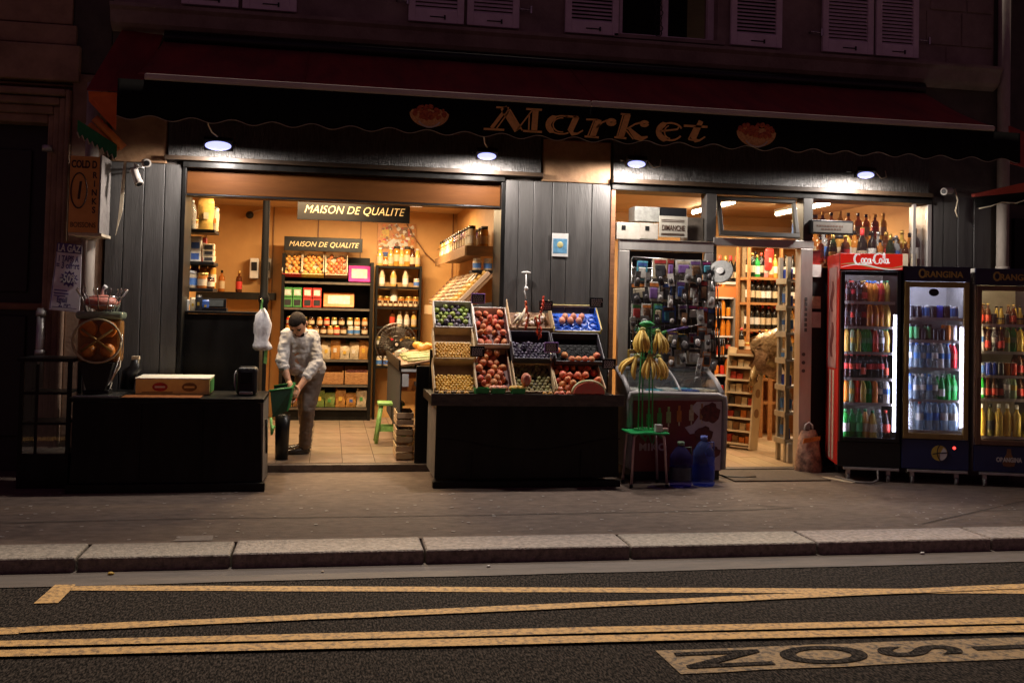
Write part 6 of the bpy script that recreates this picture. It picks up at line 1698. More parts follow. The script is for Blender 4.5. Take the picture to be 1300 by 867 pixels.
ms = thing('metal_stool', 'green topped stool with pinkish metal legs holding the banana stand', 'stool', (2.745, -.70, 0))
LEGM = M('pinkish_metal_leg', (.62, .44, .42), (.5, .34, .32), rough=.3, metal=.4)
for sx in (-1, 1):
    for sy in (-1, 1):
        b = MB(); b.tube([(sx * .16, sy * .13 - .01, 0), (sx * .145, sy * .12, .30), (sx * .135, sy * .11, .425), (sx * .11, sy * .10, .448)], .012, 8); b.build('leg', LEGM, ms)
        b = MB(); b.cyl((sx * .16, sy * .13 - .01, .0), (sx * .16, sy * .13 - .01, .025), .016); b.build('rubber_foot', BLACKP, ms)
b = MB(); b.box(-.175, .175, -.15, .15, .45, .468); b.build('seat', col('green_seat', (.02, .50, .13), rough=.4), ms, bevel=.012, seg=3)
SX, SY, SZ = 2.745, -.70, .469
bs = thing('banana_stand', 'green wire stand with two tiers of hooks on the stool', 'stand', (SX, SY, SZ))
GRW = col('green_wire', (.03, .28, .07), rough=.35)
for x in (-.06, -.03, .03, .06):
    b = MB(); b.tube([(x * 1.2, .02 * (1 if x > 0 else -1), 0), (x, 0, .4), (x * .6, 0, .90)], .006, 6); b.build('rod', GRW, bs)
b = MB(); b.tube([(.10 * math.cos(a), .08 * math.sin(a), .012) for a in [k * PI / 10 for k in range(21)]], .007, 6); b.build('foot_ring', GRW, bs)
for z, r in ((.86, .11), (.63, .12)):
    for k in range(4):
        a = k * PI / 2 + .4
        b = MB(); b.tube([(0, 0, z), (r * math.cos(a), r * .8 * math.sin(a), z + .01), (r * 1.15 * math.cos(a), r * .9 * math.sin(a), z + .04)], .005, 6); b.build('hook', GRW, bs)
b = MB(); b.ball((0, 0, .93), .055, 10, 6, (1.2, 1, .5), jit=.2); b.build('ribbon_bow', GREENP, bs)
BAN = M('banana_skin', (.86, .60, .12), (.34, .19, .04), rough=.45, scale=26, obj=.1, ramp=(.28, .42), detail=6)
BANT = M('banana_tip', (.12, .09, .03), rough=.7)
BANG = M('banana_crown', (.42, .42, .10), (.3, .25, .06), rough=.6)
def banana_me():
    b = MB()
    pts = [(0, 0, 0), (.010, 0, -.03), (.034, 0, -.08), (.046, 0, -.13), (.038, 0, -.175), (.022, 0, -.20)]
    b.tube(pts, [.008, .012, .0185, .0195, .0155, .006], 7)
    m = b.mesh('banana'); m.materials.append(BAN); return m
bme = banana_me()
tb = MB(); tb.ball((.021, 0, -.2015), .0065, 6, 4); tme_ = tb.mesh('banana_tip'); tme_.materials.append(BANT)
for i, (dx, dy, z, n_, spread, base) in enumerate(((-.06, -.06, .885, 6, 2.6, 3.9), (.075, -.06, .87, 5, 2.2, 5.4), (-.10, -.05, .65, 4, 1.1, 3.4), (.0, -.09, .655, 4, 2.0, 4.6), (.09, -.05, .65, 4, 1.6, 5.6))):
    t = thing('banana_bunch', ['large yellow banana bunch on the upper hooks of the green stand, street door end away', 'yellow banana bunch on the upper hook nearer the doorway', 'banana bunch splayed outwards on the lower hook by the stall', 'middle banana bunch hanging on the lower hooks', 'banana bunch on the lower hook nearer the doorway'][i].replace(', street door end away', ' nearer the stall'), 'bananas', (SX + dx, SY + dy, SZ + z), 0, 'banana bunches on the green stand')
    b = MB(); b.ball((0, 0, .0), .02, 8, 5, (1.5, 1.2, 1), jit=.1); b.build('crown', BANG, t)
    for k in range(n_):
        a = base - spread / 2 + spread * k / (n_ - 1) - PI * .0
        o = link('banana', bme, t, (.014 * math.cos(a), .014 * math.sin(a), -.005 * (k % 2)), (random.uniform(-.1, .1), random.uniform(-.25, .05) - (.5 if i == 2 and k < 2 else 0), a), .98)
        link('tip', tme_, o)
for nm, lab, bx, mt in (('cup', 'small white cup on the green stool seat', (2.80, 2.86, -.83, -.77, .469, .535), WHITEP), ('note', 'pinkish folded note on the green stool seat', (2.87, 2.925, -.80, -.76, .469, .50), col('pink_note', (.55, .32, .30)))):
    b = MB(); b.box(*bx); tag(b.build(nm, mt, bevel=.006), lab, nm)
BB = M('big_bottle_blue', (.12, .17, .42), (.06, .09, .28), rough=.05, scale=6, clear=.72, bump=.2, bscale=20)
BBD = M('big_bottle_dark', (.08, .07, .22), (.04, .035, .12), rough=.05, scale=6, clear=.70, bump=.2, bscale=20)
for i, (px, y, h, m, cap) in enumerate(((864, -.80, .385, BBD, col('green_cap', (.15, .22, .14))), (893, -.76, .43, BB, col('blue_cap', (.12, .16, .5))))):
    x, _ = W(px, 600, y)
    b = MB(); r = .098
    pr = [(r * .92, 0), (r, .015)]
    for k in range(5):
        pr += [(r, .03 + k * .04), (r * .955, .05 + k * .04)]
    pr += [(r, .24), (r * .93, h * .70), (r * .55, h * .84), (.026, h * .90), (.024, h * .93)]
    b.lathe(pr, 20); o = b.build('water_bottle', m, loc=(x, y, .001)); tag(o, ['dark violet five litre bottle with green cap beside the stool', 'taller blue five litre bottle with blue cap before the freezer'][i], 'bottle')
    b = MB(); b.cyl((0, 0, h * .915), (0, 0, h), .031, n=14); b.build('cap', cap, o)
    b = MB(); b.tube([(.03, 0, h * .86), (.09, 0, h * .87), (.095, 0, h * .72)], .007, 6); b.build('carry_handle', cap, o)
    b = MB(); b.lathe([(r * 1.008, .06), (r * 1.008, .17)], 20, cap=False); b.build('paper_label', m if i else col('dark_label', (.03, .04, .07)), o)

# ================================================================== ACCESSORY WINDOW
aw_ = thing('display_window', 'aluminium framed shop window crowded with phone accessories behind the freezer', 'window')
DX0, DX1, DZ1 = 2.665, 3.60, 2.185
for nm, bx in (('top_rail', (DX0, DX1, -.07, -.01, DZ1 - .10, DZ1)), ('post', (DX0, DX0 + .10, -.07, -.01, .05, DZ1 - .102)), ('post', (DX1 - .085, DX1, -.07, -.01, .05, DZ1 - .102)), ('bottom_rail', (DX0 + .102, DX1 - .087, -.07, -.01, .05, .95))):
    b = MB(); b.box(*bx); b.build(nm, ALU, aw_, bevel=.006)
b = MB(); b.box(DX0 + .10, DX1 - .085, -.005, .0, .95, DZ1 - .10); b.build('dark_backing', M('dark_brown_backing', (.035, .026, .02), (.015, .012, .01), rough=.5, scale=3), aw_)
b = MB()
gx0, gx1, gz0, gz1 = DX0 + .12, DX1 - .02, 1.0, 2.0
for k in range(13):
    x = gx0 + (gx1 - gx0) * k / 12; b.cyl((x, -.085, gz0), (x, -.085, gz1), .0025, n=4)
for k in range(14):
    z = gz0 + (gz1 - gz0) * k / 13; b.cyl((gx0, -.088, z), (gx1, -.088, z), .0025, n=4)
b.tube([(gx0 - .01, -.09, gz1 - .03), (gx0, -.09, gz1 + .02), (gx1, -.09, gz1 + .0), (gx1 + .05, -.09, gz1 - .04)], .006, 6)
tag(b.build('wire_grid', STEEL, aw_), kind='stuff')
AC = [  # px, py, width, height of each packet in photo pixels, colour, inner colour
    [(815, 344, 13, 24, 10, 2), (838, 341, 18, 25, 8, 3), (851, 340, 9, 22, 7, 9), (868, 340, 20, 19, 2, 9), (883, 342, 15, 23, 2, 7), (897, 340, 12, 16, 3, 10)],
    [(811, 370, 22, 22, 3, 8), (830, 370, 14, 24, 2, 9), (845, 371, 10, 24, 8, 3), (856, 367, 10, 22, 1, 3), (864, 368, 12, 23, 2, 1), (880, 370, 12, 22, 7, 2), (893, 369, 11, 26, 3, 7)],
    [(808, 396, 13, 20, 2, 0), (821, 396, 13, 20, 2, 7), (835, 398, 11, 23, 5, 8), (849, 399, 18, 20, 1, 10), (867, 396, 11, 18, 2, 3), (879, 396, 13, 18, 3, 2), (892, 400, 14, 20, 0, 6), (903, 404, 10, 26, 3, 7)],
    [(812, 424, 18, 16, 7, 2), (829, 420, 18, 14, 5, 5), (853, 428, 14, 14, 4, 8), (866, 434, 14, 20, 4, 8), (880, 430, 11, 14, 2, 0), (891, 424, 12, 18, 6, 3), (903, 436, 9, 26, 3, 2)],
    [(806, 452, 18, 16, 4, 2), (828, 454, 12, 16, 3, 7), (846, 452, 14, 20, 2, 3), (863, 455, 14, 22, 2, 8), (881, 452, 19, 20, 8, 2), (897, 456, 10, 18, 6, 3)]]
rowname = ['top', 'second', 'third', 'fourth', 'lowest']
DULL = {}
def dull(i):
    if i not in DULL:
        base = PACK[i].node_tree.nodes['Color Ramp'].color_ramp.elements[1].color[:3]
        DULL[i] = M('blister_' + PW[i], tuple(v * .8 + .02 for v in base), tuple(v * .4 + .01 for v in base), rough=.3, scale=22, detail=6)
    return DULL[i]
for r, items in enumerate(AC):
    for i, (px, py, w_, h_, c1, c2) in enumerate(items):
        yy = -.10 - .018 * (i % 3)
        p = Wv(px, py, yy); s = .00705
        t = thing('phone_accessory', f"{PW[c1]} hanging accessory pack, {ORD[i]} from the frame post in the {rowname[r]} row", 'accessory', p, 0, 'accessory packs on the wire grid')
        t.rotation_euler = (random.uniform(-.06, .06), random.uniform(-.07, .07), random.uniform(-.15, .15))
        hw, hh = w_ * s * .56, h_ * s * .54
        b = MB(); b.box(-hw, hw, -.004, .004, -hh, hh); b.build('card', dull(c1), t, bevel=.002, seg=1)
        b = MB(); b.box(-hw * .7, hw * .65, -.022, -.0045, -hh * .75, hh * .35); b.build('blister', dull(c2), t, bevel=.008)
        b = MB(); b.box(-hw * .8, hw * .8, -.0065, -.0045, hh * .5, hh * .85); b.build('print', dull((c1 + 3 + i) % 12), t)
        b = MB(); b.cyl((0, .03, hh * .93), (0, -.03, hh * .93), .003, n=5); b.build('peg', STEEL, t)
CLR = [M('clear_blister', (.55, .52, .50), (.30, .28, .27), rough=.2, scale=18, detail=6), M('grey_blister', (.20, .19, .19), (.08, .075, .075), rough=.25, scale=18, detail=6), M('dark_blister', (.05, .045, .045), (.02, .018, .018), rough=.25, scale=18)]
kx = 0
for r in range(5):
    for i in range(7):
        px, py = 806 + i * 16 + random.uniform(-4, 4), 352 + r * 27 + random.uniform(-5, 5)
        if r == 3 and i in (1, 2) or (r == 4 and i < 2): continue
        p = Wv(px, py, -.165 - .01 * (i % 2)); m_ = random.randrange(3)
        t = thing('phone_accessory', f"{['pale clear', 'grey', 'dark'][m_]} dangling blister pack in front, {ORD[i]} from the frame post, {ORD[r]} row", 'accessory', p, 0, 'dangling blister packs on the wire grid')
        t.rotation_euler = (random.uniform(-.15, .15), random.uniform(-.22, .22), random.uniform(-.5, .5))
        hw, hh = random.uniform(.022, .04), random.uniform(.045, .075)
        b = MB(); b.box(-hw, hw, -.003, .003, -hh, hh); b.build('card', random.choice((dull(2), dull(3), dull(7), CLR[0], CLR[1])), t)
        b = MB(); b.ball((0, -.008, -hh * .15), hw * .8, 8, 6, (1, .4, 1.2), jit=.12); b.build('blister', CLR[m_], t)
        b = MB(); b.tube([(0, 0, hh), (.002, .0, hh + .03), (0, .05, hh + .05)], .0025, 4); b.build('hanger', BLACKP, t)
for i, (px, py, h_) in enumerate(((906, 372, 30), (911, 400, 36), (908, 436, 44), (915, 444, 30))):
    p = Wv(px, py, -.12); t = thing('phone_cable', f"dark bundle of cables hanging by the doorway edge of the grid, {ORD[i]} from the top", 'cable', p, 0, 'cable bundles at the doorway edge')
    for j in range(4):
        x = -.03 + j * .02; L_ = h_ * .007
        b = MB(); b.tube([(x, 0, L_ / 2), (x + random.uniform(-.01, .01), -.02, 0), (x + random.uniform(-.015, .015), -.01, -L_ / 2)], .007, 5); b.build('strand', (BLACKP, CLR[1], BLACKP, dull(7))[j], t)
b = MB(); b.cyl(Wv(846, 421, -.13), Wv(873, 415, -.13), .013, n=10); o = tag(b.build('selfie_stick', col('violet_stick', (.22, .15, .42), rough=.3)), 'violet selfie stick lying across the accessory grid', 'stick')
b = MB(); b.cyl(Wv(873, 415, -.13), Wv(888, 412, -.13), .008, n=8); b.build('tip', STEEL, o); b = MB(); b.cyl(Wv(840, 423, -.13), Wv(846, 421, -.13), .016, n=10); b.build('grip', PACK[5], o)
cf = thing('clip_fan', 'small round grey fan clipped beside the doorway at the accessory grid', 'fan')
q = Wv(915, 345, -.16); nrm_ = Vector((-.55, -.75, .35)).normalized()
b = MB(); b.cyl(q - nrm_ * .012, q + nrm_ * .012, .118, n=24); b.build('guard', M('grey_fan_guard', (.30, .30, .28), (.2, .2, .19), rough=.4, scale=30), cf, bevel=.008)
b = MB(); b.cyl(q + nrm_ * .013, q + nrm_ * .03, .035, n=14); b.build('hub', STEEL, cf)
b = MB(); b.tube([q, Wv(903, 348, -.1), Wv(897, 348, -.07)], .012, 8); b.build('arm', STEEL, cf)
# boxes in the window above
cb = 2.19
for i, (a, c_, t0, b0, y, m, lab) in enumerate(((783, 813, 282, 304, -.02, M('dull_white_carton', (.34, .31, .27), (.26, .24, .2)), 'plain white carton on the window ledge at the pilaster end'), (813, 836, 283, 304, -.02, M('dull_white_carton', (.34, .31, .27)), 'second white carton on the window ledge'), (806, 838, 262, 282, .03, col('grey_carton', (.22, .22, .20)), 'pale grey carton stacked behind the white cartons'),
      (836, 872, 263, 280, .05, BLACKP, 'dark carton on top of the stacked cartons above the window'), (873, 893, 276, 306, .0, col('dark_photo_carton', (.12, .10, .08)), 'dark carton beside the Dimanche sign'))):
    xa, za = W(a, t0, y); xc, zc = W(c_, b0, y); zz_ = max(zc, cb)
    o = carton('carton', lab, 'carton', 'cartons on the window ledge', xa, xc - .003, y, y + .2, zz_, za, m)
    if i < 2:
        b = MB(); w2 = (xc - xa) / 2; b.box(-w2 + .05, -w2 + .09, -.104, -.1005, (za - zz_) - .07, (za - zz_) - .03); b.build('print', BLACKP, o)
tp = thing('dimanche_sign', 'pale card sign reading Dimanche on the window ledge', 'sign')
xa, za = W(837, 274, -.06); xc, zc = W(872, 302, -.06)
b = MB(); b.box(xa, xc, -.065, -.055, zc, za); b.build('card', M('grey_paper', (.32, .30, .25), (.24, .22, .18), rough=.7, scale=8), tp)
text('lettering', 'DIMANCHE', INK, tp, ((xa + xc) / 2, -.067, zc + .085), .072, sx=.62, ext=.001, offset=.001)
for z in (.16, .145, .03, .018):
    b = MB(); b.box(xa + .02, xc - .03, -.0675, -.0655, zc + z, zc + z + .006); b.build('printed_line', INK, tp)
b = MB(); b.box(2.64, 3.60, -.08, .28, cb - .004, cb - .001); tag(b.build('window_ledge', ALU), 'narrow metal ledge above the accessory window carrying cartons', 'ledge')

# ================================================================== DOORWAY AND FANLIGHT (parts of the shop building)
panel('mullion', 3.53, 3.63, -.05, .10, 2.20, 2.655, M('dark_grey_frame', (.06, .056, .052), rough=.45))
panel('mullion', 4.53, 4.63, -.05, .10, 2.24, 2.655, M('dark_grey_frame', (.06, .056, .052)))
panel('door_head', 3.605, 4.64, -.06, .06, 2.16, 2.238, ALU)
panel('door_post', 4.505, 4.63, -.06, .06, .022, 2.158, ALU)
panel('door_post', 3.602, 3.64, -.05, .06, .022, 2.158, M('dark_grey_frame', (.06, .056, .052)))
for i in range(7):
    z = 1.35 + .05 * i
    b = MB(); b.box(4.55, 4.575, -.066, -.0605, z, z + .034); b.build('opening_hours_print', M('grey_ink', (.10, .09, .09)), bld)
for i, z in enumerate((1.13, 1.05, .97)):
    b = MB(); b.cyl((4.545, -.0605, z), (4.545, -.066, z), .018, n=10); b.build('round_sticker', M('grey_ink', (.10, .09, .09)), bld)
hp = thing('fanlight', 'top hung fanlight tilted open above the shop door', 'window', (4.06, .02, 2.64)); hp.rotation_euler = (math.radians(-16), 0, 0)
FRD = M('dark_bronze_frame', (.04, .034, .028), rough=.4)
for bx in ((-.41, .41, -.02, .02, -.04, 0), (-.41, .41, -.02, .02, -.40, -.355), (-.41, -.37, -.02, .02, -.354, -.041), (.37, .41, -.02, .02, -.354, -.041)):
    b = MB(); b.box(*bx); b.build('frame_bar', FRD, hp, bevel=.004)
b = MB(); b.box(-.37, .37, -.003, .003, -.355, -.04); b.build('pane', glass('fanlight_glass', (1, .97, .9), .22, .02), hp)
# shop light tubes (lit; first seen through the fanlight, second added in place of its reflection)
TUBEW = glow('tube_white', (1.0, .84, .60), 32.0)
for i, (p, q_) in enumerate((((3.50, .75, 2.76), (4.52, .75, 2.76)), ((4.5, 1.6, 2.78), (4.5, 2.9, 2.78)), ((5.35, 1.0, 2.74), (5.35, 2.3, 2.74)))):
    p, q_ = Vector(p), Vector(q_); m_ = (p + q_) / 2
    t = thing('tube_light', ['bright tube light across the shop ceiling just inside the door', 'added tube light behind the fanlight standing in for a reflection in its pane', 'tube light over the bottle window'][i], 'lamp', m_, 0, 'tube lights in the door room')
    b = MB(); b.cyl(p - m_, q_ - m_, .02, n=10); b.build('tube', TUBEW, t)
    h = (q_ - p) / 2; ex = (h.x or .03) + (.02 if h.x else 0); ey = (h.y or .03)
    b = MB(); b.box(-ex, ex, -ey, ey, .025, .055); b.build('fitting', WHITEP, t)
    area('tube_light_beam', (0, 0, -.03), (0, 0, 0), max(.06, 2 * h.x), max(.06, 2 * h.y), (40, 60, 38)[i], (1.0, .76, .48), t)

# ================================================================== DOOR ROOM: wine shelves, white shelf, stands
wx0, _ = W(950, 330, 2.4); wx1, _ = W(1016, 330, 2.4)
ws = thing('wine_shelf', 'tall brown wooden wine shelf at the back of the door room', 'shelf')
SHW = M('orange_wood', (.42, .20, .07), (.30, .13, .045), rough=.45, scale=5, stretch=(1, 6, 6))
wz = [W(960, py, 2.4)[1] for py in (352, 384, 418, 450, 480, 510)]
for x in (wx0, wx0 + .42, wx1 + .35):
    b = MB(); b.box(x, x + .025, 2.38, 2.43, .02, 2.45); b.build('upright', SHW, ws)
    b = MB(); b.box(x, x + .025, 2.70, 2.75, .02, 2.45); b.build('upright', SHW, ws)
for z in wz + [2.43]:
    for x0, x1 in ((wx0 + .027, wx0 + .418), (wx0 + .447, wx1 + .348)):
        b = MB(); b.box(x0, x1, 2.37, 2.75, z - .03, z); b.build('shelf_board', SHW, ws)
b = MB(); b.box(wx0, wx1 + .37, 2.752, 2.77, .02, 2.45); b.build('back_panel', SHW, ws)
sets = [['winegold', 'gin', 'winered', 'rose', 'whisky', 'whitewine'], ['winered', 'wineblack', 'winered', 'winered', 'champred', 'wineblack'], ['winered', 'rum', 'winered', 'wineblack', 'winered', 'rose'], ['whitewine', 'winered', 'wineblack', 'winered', 'rum', 'winered'], ['winered', 'winegold', 'winered', 'whisky', 'winered', 'wineblack']]
for k, z in enumerate(wz[:5]):
    row(sets[k], (wx0 + .08, 2.46, z), (wx0 + .38, 2.46, z), 5 if k else 6, f"in the wider bay {ORD[k]} wine shelf", f"bottles on wine shelf {ORD[k]}", 1.0)
    row(['wineblack', 'winered', 'whisky'], (wx0 + .52, 2.46, z), (wx0 + .80, 2.46, z), 4, f"in the narrow bay {ORD[k]} wine shelf", f"bottles in the narrow bay {ORD[k]}", .95)
    row(['winered', 'wineblack', 'whisky'], (wx0 + .09, 2.6, z), (wx0 + .37, 2.6, z), 4, f"in the rear row {ORD[k]} wine shelf", f"rear bottles on wine shelf {ORD[k]}", 1.08)
pouch('red packet standing among the bottles on the top wine shelf', None, W(977, 340, 2.4)[0], 2.42, wz[0] + .09, .13, .28, PACK[0], PACK[8])
chx0, chz = W(922, 358, 2.9); chx1, _ = W(948, 358, 2.9)
b = MB(); b.box(chx0 - .35, chx1, 2.85, 3.15, chz - .03, chz); tag(b.build('wall_shelf', WHITEP), 'white shelf of champagne above the red cooler in the door room', 'shelf')
row(['champ', 'champ', 'champred'], (chx0 - .22, 2.95, chz), (chx1 - .05, 2.95, chz), 7, 'on the white shelf', 'champagne on the white shelf', 1.1)
ic = thing('inner_cooler', 'red lit drinks cooler standing inside the shop beyond the doorway', 'fridge')
ix0, iz1 = W(903, 362, 2.9); ix1, _ = W(932, 362, 2.9)
b = MB(); b.box(ix0 - .25, ix1, 2.82, 2.95, iz1 - .15, iz1 - .02); b.build('header', glow('red_header', (.75, .14, .03), .8), ic)
b = MB(); b.box(ix0 - .25, ix1, 2.98, 3.4, .02, iz1 - .02); b.build('cabinet', BLACKP, ic)
b = MB(); b.box(ix1 - .03, ix1, 2.82, 2.97, .02, iz1 - .16); b.build('frame_post', ALU, ic)
for k in range(7):
    z = .25 + k * .245
    b = MB(); b.box(ix0 - .24, ix1 - .04, 2.82, 2.97, z - .02, z); b.build('shelf', WHITEP, ic)
    row(['canred', 'cola', 'orange', 'milky', 'canorange'], (ix0 - .0, 2.88, z), (ix1 - .08, 2.88, z), 4, f"on shelf {ORD[k]} up of the inner cooler", f"drinks on inner cooler shelf {ORD[k]}", 1.0)
b = MB(); b.box(ix1 + .03, ix1 + .075, 2.7, 2.74, .02, 2.4); tag(b.build('wooden_post', WOODL), 'pale wooden post between the inner cooler and the wine shelf', 'post')
# white rack of goods beside the door, seen edge on
wr = thing('white_rack', 'tall white goods rack along the wall just inside the door', 'rack')
CRW = M('cream_metal', (.40, .36, .29), (.30, .27, .21), rough=.45, scale=9)
for y in (.34, .52):
    b = MB(); b.box(4.56, 4.60, y, y + .04, .02, 2.1); b.build('post', CRW, wr)
wzs = [.25, .52, .79, 1.06, 1.33, 1.60, 1.87]
for z in wzs:
    b = MB(); b.box(4.56, 4.95, .33, .57, z - .02, z); b.build('shelf_board', WHITEP, wr)
    b = MB(); b.box(4.545, 4.558, .33, .57, z - .045, z + .01); b.build('price_rail', CRW, wr)
for k, z in enumerate(wzs):
    row(['vodka', 'canblue', 'jarwhite', 'milky', 'slimwhite'], (4.62, .40, z), (4.62, .52, z), 2, f"on shelf {ORD[k]} up of the white rack", f"goods on white rack shelf {ORD[k]}", .95)
b = MB(); b.box(4.57, 4.75, .30, .41, .021, .22); tag(b.build('white_crate', WHITEP, bevel=.01), 'white box on the shop floor at the foot of the white rack', 'box')
# narrow leaning display with pockets
ld_ = thing('pocket_stand', 'narrow pale wooden pocket stand leaning inside the doorway', 'stand', (4.50, 1.35, .021)); ld_.rotation_euler = (math.radians(-7), 0, math.radians(-52))
PW_ = M('cream_painted_wood', (.60, .50, .34), (.5, .40, .26), rough=.5, scale=6, stretch=(1, 1, .3))
for s in (-1, 1):
    b = MB(); b.box(s * .17 - .01, s * .17 + .01, -.09, .09, 0, 1.12); b.build('side_board', PW_, ld_, bevel=.003)
b = MB(); b.box(-.158, .158, .07, .085, .02, 1.10); b.build('back_board', WOODD, ld_)
for k in range(8):
    z = .04 + k * .14
    b = MB(); b.box(-.158, .158, -.09, .068, z, z + .022); b.build('pocket_shelf', PW_, ld_)
    if k < 7:
        for j in range(4):
            x = -.12 + j * .08
            b = MB(); b.box(x - .034, x + .034, -.03, .05, z + .024, z + .024 + random.uniform(.06, .09)); b.build('stored_packet', PACK[random.choice((0, 7, 3, 8, 6, 7))], ld_)
for i, z in enumerate((.62, .40)):
    b = MB(); b.cyl((.181, 0, z), (.185, 0, z), .05, n=14); b.build('round_print', PACK[7], ld_)
# clear bags of bread on top of the stand
for i, (px, py, s) in enumerate(((984, 438, .22), (968, 458, .20), (998, 456, .20), (956, 476, .14))):
    p = Wv(px, py, 1.28); fm_ = M('film_bread', (.50, .32, .16), (.14, .08, .035), rough=.18, scale=16, bump=1.0, bscale=34, obj=.15, detail=7)
    o = pouch(f"film bag of bread heaped over the pocket stand, {['topmost', 'second from the top', 'nearest the door post', 'lowest and smallest'][i]}", 'bread bags over the pocket stand', p.x, p.y, p.z - s * .7, s * 2.1, s * 1.5, fm_, fm_, 'bread_bag', 'bread bag')
    o.rotation_euler = (.15, (-.35, .4, .9, -.6)[i], .3 * i)
b = MB(); b.box(wx0 - .75, wx0 - .02, 3.35, 3.6, 1.02, 1.05); tag(b.build('wall_shelf', SHW), 'brown shelf of bottles on the far wall between cooler and wine shelf', 'shelf')
row(['winered', 'gin', 'whisky', 'rum', 'whitewine'], (wx0 - .55, 3.42, 1.051), (wx0 - .1, 3.42, 1.051), 7, 'on the far wall shelf', 'bottles on the far wall shelf', 1.2)
# baskets and goods at the doorway's other side
for i, (px, py, h, m) in enumerate(((915, 520, .16, 4), (930, 512, .18, 6), (922, 535, .14, 7), (935, 530, .16, 8))):
    p = Wv(px, py, 1.9); pouch(f"{PW[m]} snack packet heaped on the floor beyond the doorway, {ORD[i]}", 'snack packets on the floor', p.x, 1.9 + .05 * i, p.z - .1, .15, .22, PACK[m], PACK[8])
tb_ = thing('wooden_table', 'small brown wooden table with bottles deep inside the doorway', 'table')
ta, tz = W(933, 445, 2.15); tc_, _ = W(976, 445, 2.15)
b = MB(); b.box(ta, tc_, 2.0, 2.32, tz - .04, tz); b.build('table_top', SHW, tb_)
for x in (ta + .01, tc_ - .05):
    for y in (2.01, 2.27):
        b = MB(); b.box(x, x + .04, y, y + .04, .02, tz - .041); b.build('leg', SHW, tb_)
row(['rum', 'winered', 'whisky', 'jaram'], (ta + .06, 2.1, tz), (tc_ - .06, 2.1, tz), 5, 'on the small wooden table', 'bottles on the small wooden table', .9)

# ================================================================== WINDOW OF BOTTLES ABOVE THE FRIDGES
sw = thing('bottle_window', 'high shop window with bottles on a ledge above the red fridge', 'window')
b = MB(); b.box(4.635, 5.875, .02, .30, 2.00, 2.03); b.build('ledge', WOODD, sw)
b = MB(); b.box(4.635, 5.875, .10, .13, .02, 1.99); b.build('lower_panel', DARK, sw)
b = MB(); b.box(4.64, 5.87, -.012, -.007, 2.04, 2.65); b.build('pane', GLASS, sw)
b = MB(); b.box(5.72, 5.75, -.03, .0, 2.0, 2.65); b.build('bar', ALU, sw)
for i, (px, k, s) in enumerate(((1040, 'whisky', .9), (1058, 'champ', .95), (1072, 'rum', 1.0), (1095, 'champred', 1.12), (1106, 'wineblack', 1.1), (1118, 'whisky', .9), (1129, 'champ', .98), (1138, 'vodka', 1.05), (1148, 'rum', .85), (1162, 'wineblack', 1.25))):
    x, z = W(px, 312, .12); bottle(k, (x, .10 + .03 * (i % 2), 2.031), say(KIND[k][4], f"{ORD[i]} from the door in the front row of the high window"), 'bottles in the high window', s * 1.05)
for i in range(13):
    x, z = W(1036 + i * 10, 300, .22); k = ('whisky', 'vodka', 'rum', 'tallam', 'whitewine', 'whisky', 'champ')[i % 7]
    bottle(k, (x, .235, 2.031), say(KIND[k][4], f"{ORD[i]} from the door at the rear of the high window"), 'bottles in the rear of the high window', 1.25)
b = MB(); b.box(4.64, 5.87, .55, .9, 2.30, 2.325); tag(b.build('inner_shelf', WOODD), 'inner wooden shelf of bottles behind the high window', 'shelf')
row(['whisky', 'vodka', 'whisky', 'rum', 'whitewine', 'tallam'], (4.8, .65, 2.326), (5.8, .65, 2.326), 11, 'on the inner shelf behind the high window', 'bottles on the inner shelf', 1.0)
sbx = thing('licence_sign', 'small grey framed licence sign in front of the high window bottles', 'sign')
xa, za = W(1030, 279, -.09); xc, zc = W(1083, 299, -.09)
b = MB(); b.box(xa, xc, -.10, -.05, zc, za); b.build('frame', BLACKP, sbx, bevel=.004)
b = MB(); b.box(xa + .015, xc - .015, -.104, -.101, zc + .018, za - .018); b.build('plate', M('grey_plate', (.10, .092, .082), (.07, .065, .058), rough=.4, scale=8), sbx)
for z, a, c_ in ((.095, .05, .32), (.065, .10, .30)):
    b = MB(); x = xa + a
    while x < xa + c_:
        l = random.uniform(.012, .03); b.box(x, x + l, -.1065, -.1045, zc + z - .022, zc + z - .006); x += l + .008
    b.build('worn_lettering', INK, sbx)
for i, px in enumerate((1149, 1160)):
    x, z = W(px, 330, -.02); b = MB(); b.box(x - .03, x + .03, -.025, -.02, z - .07, z + .06); tag(b.build('notice', CREAM), ['cream paper notice on the glass above the gap between fridges', 'second cream paper notice on the glass above the blue fridge'][i], 'notice')
wb = thing('wall_poster', 'red and white posters on the wall strip between door and red fridge', 'poster')
for i, (a, t0, c_, b0, m) in enumerate(((1030, 318, 1041, 336, PACK[0]), (1028, 336, 1042, 352, WHITEP), (1028, 376, 1041, 392, PACK[8]), (1027, 396, 1041, 416, WCARD))):
    xa, za = W(a, t0, .0); xc, zc = W(c_, b0, .0); b = MB(); b.box(xa, xc, .0 - .004 * i - .005, -.004 * i - .002, zc, za); b.build('sheet', m, wb, bevel=.03 if i in (1, 3) else 0)
b = MB(); b.box(4.632, 4.80, .01, .09, .02, 1.98); wb2 = b.build('backing', DARK, wb)

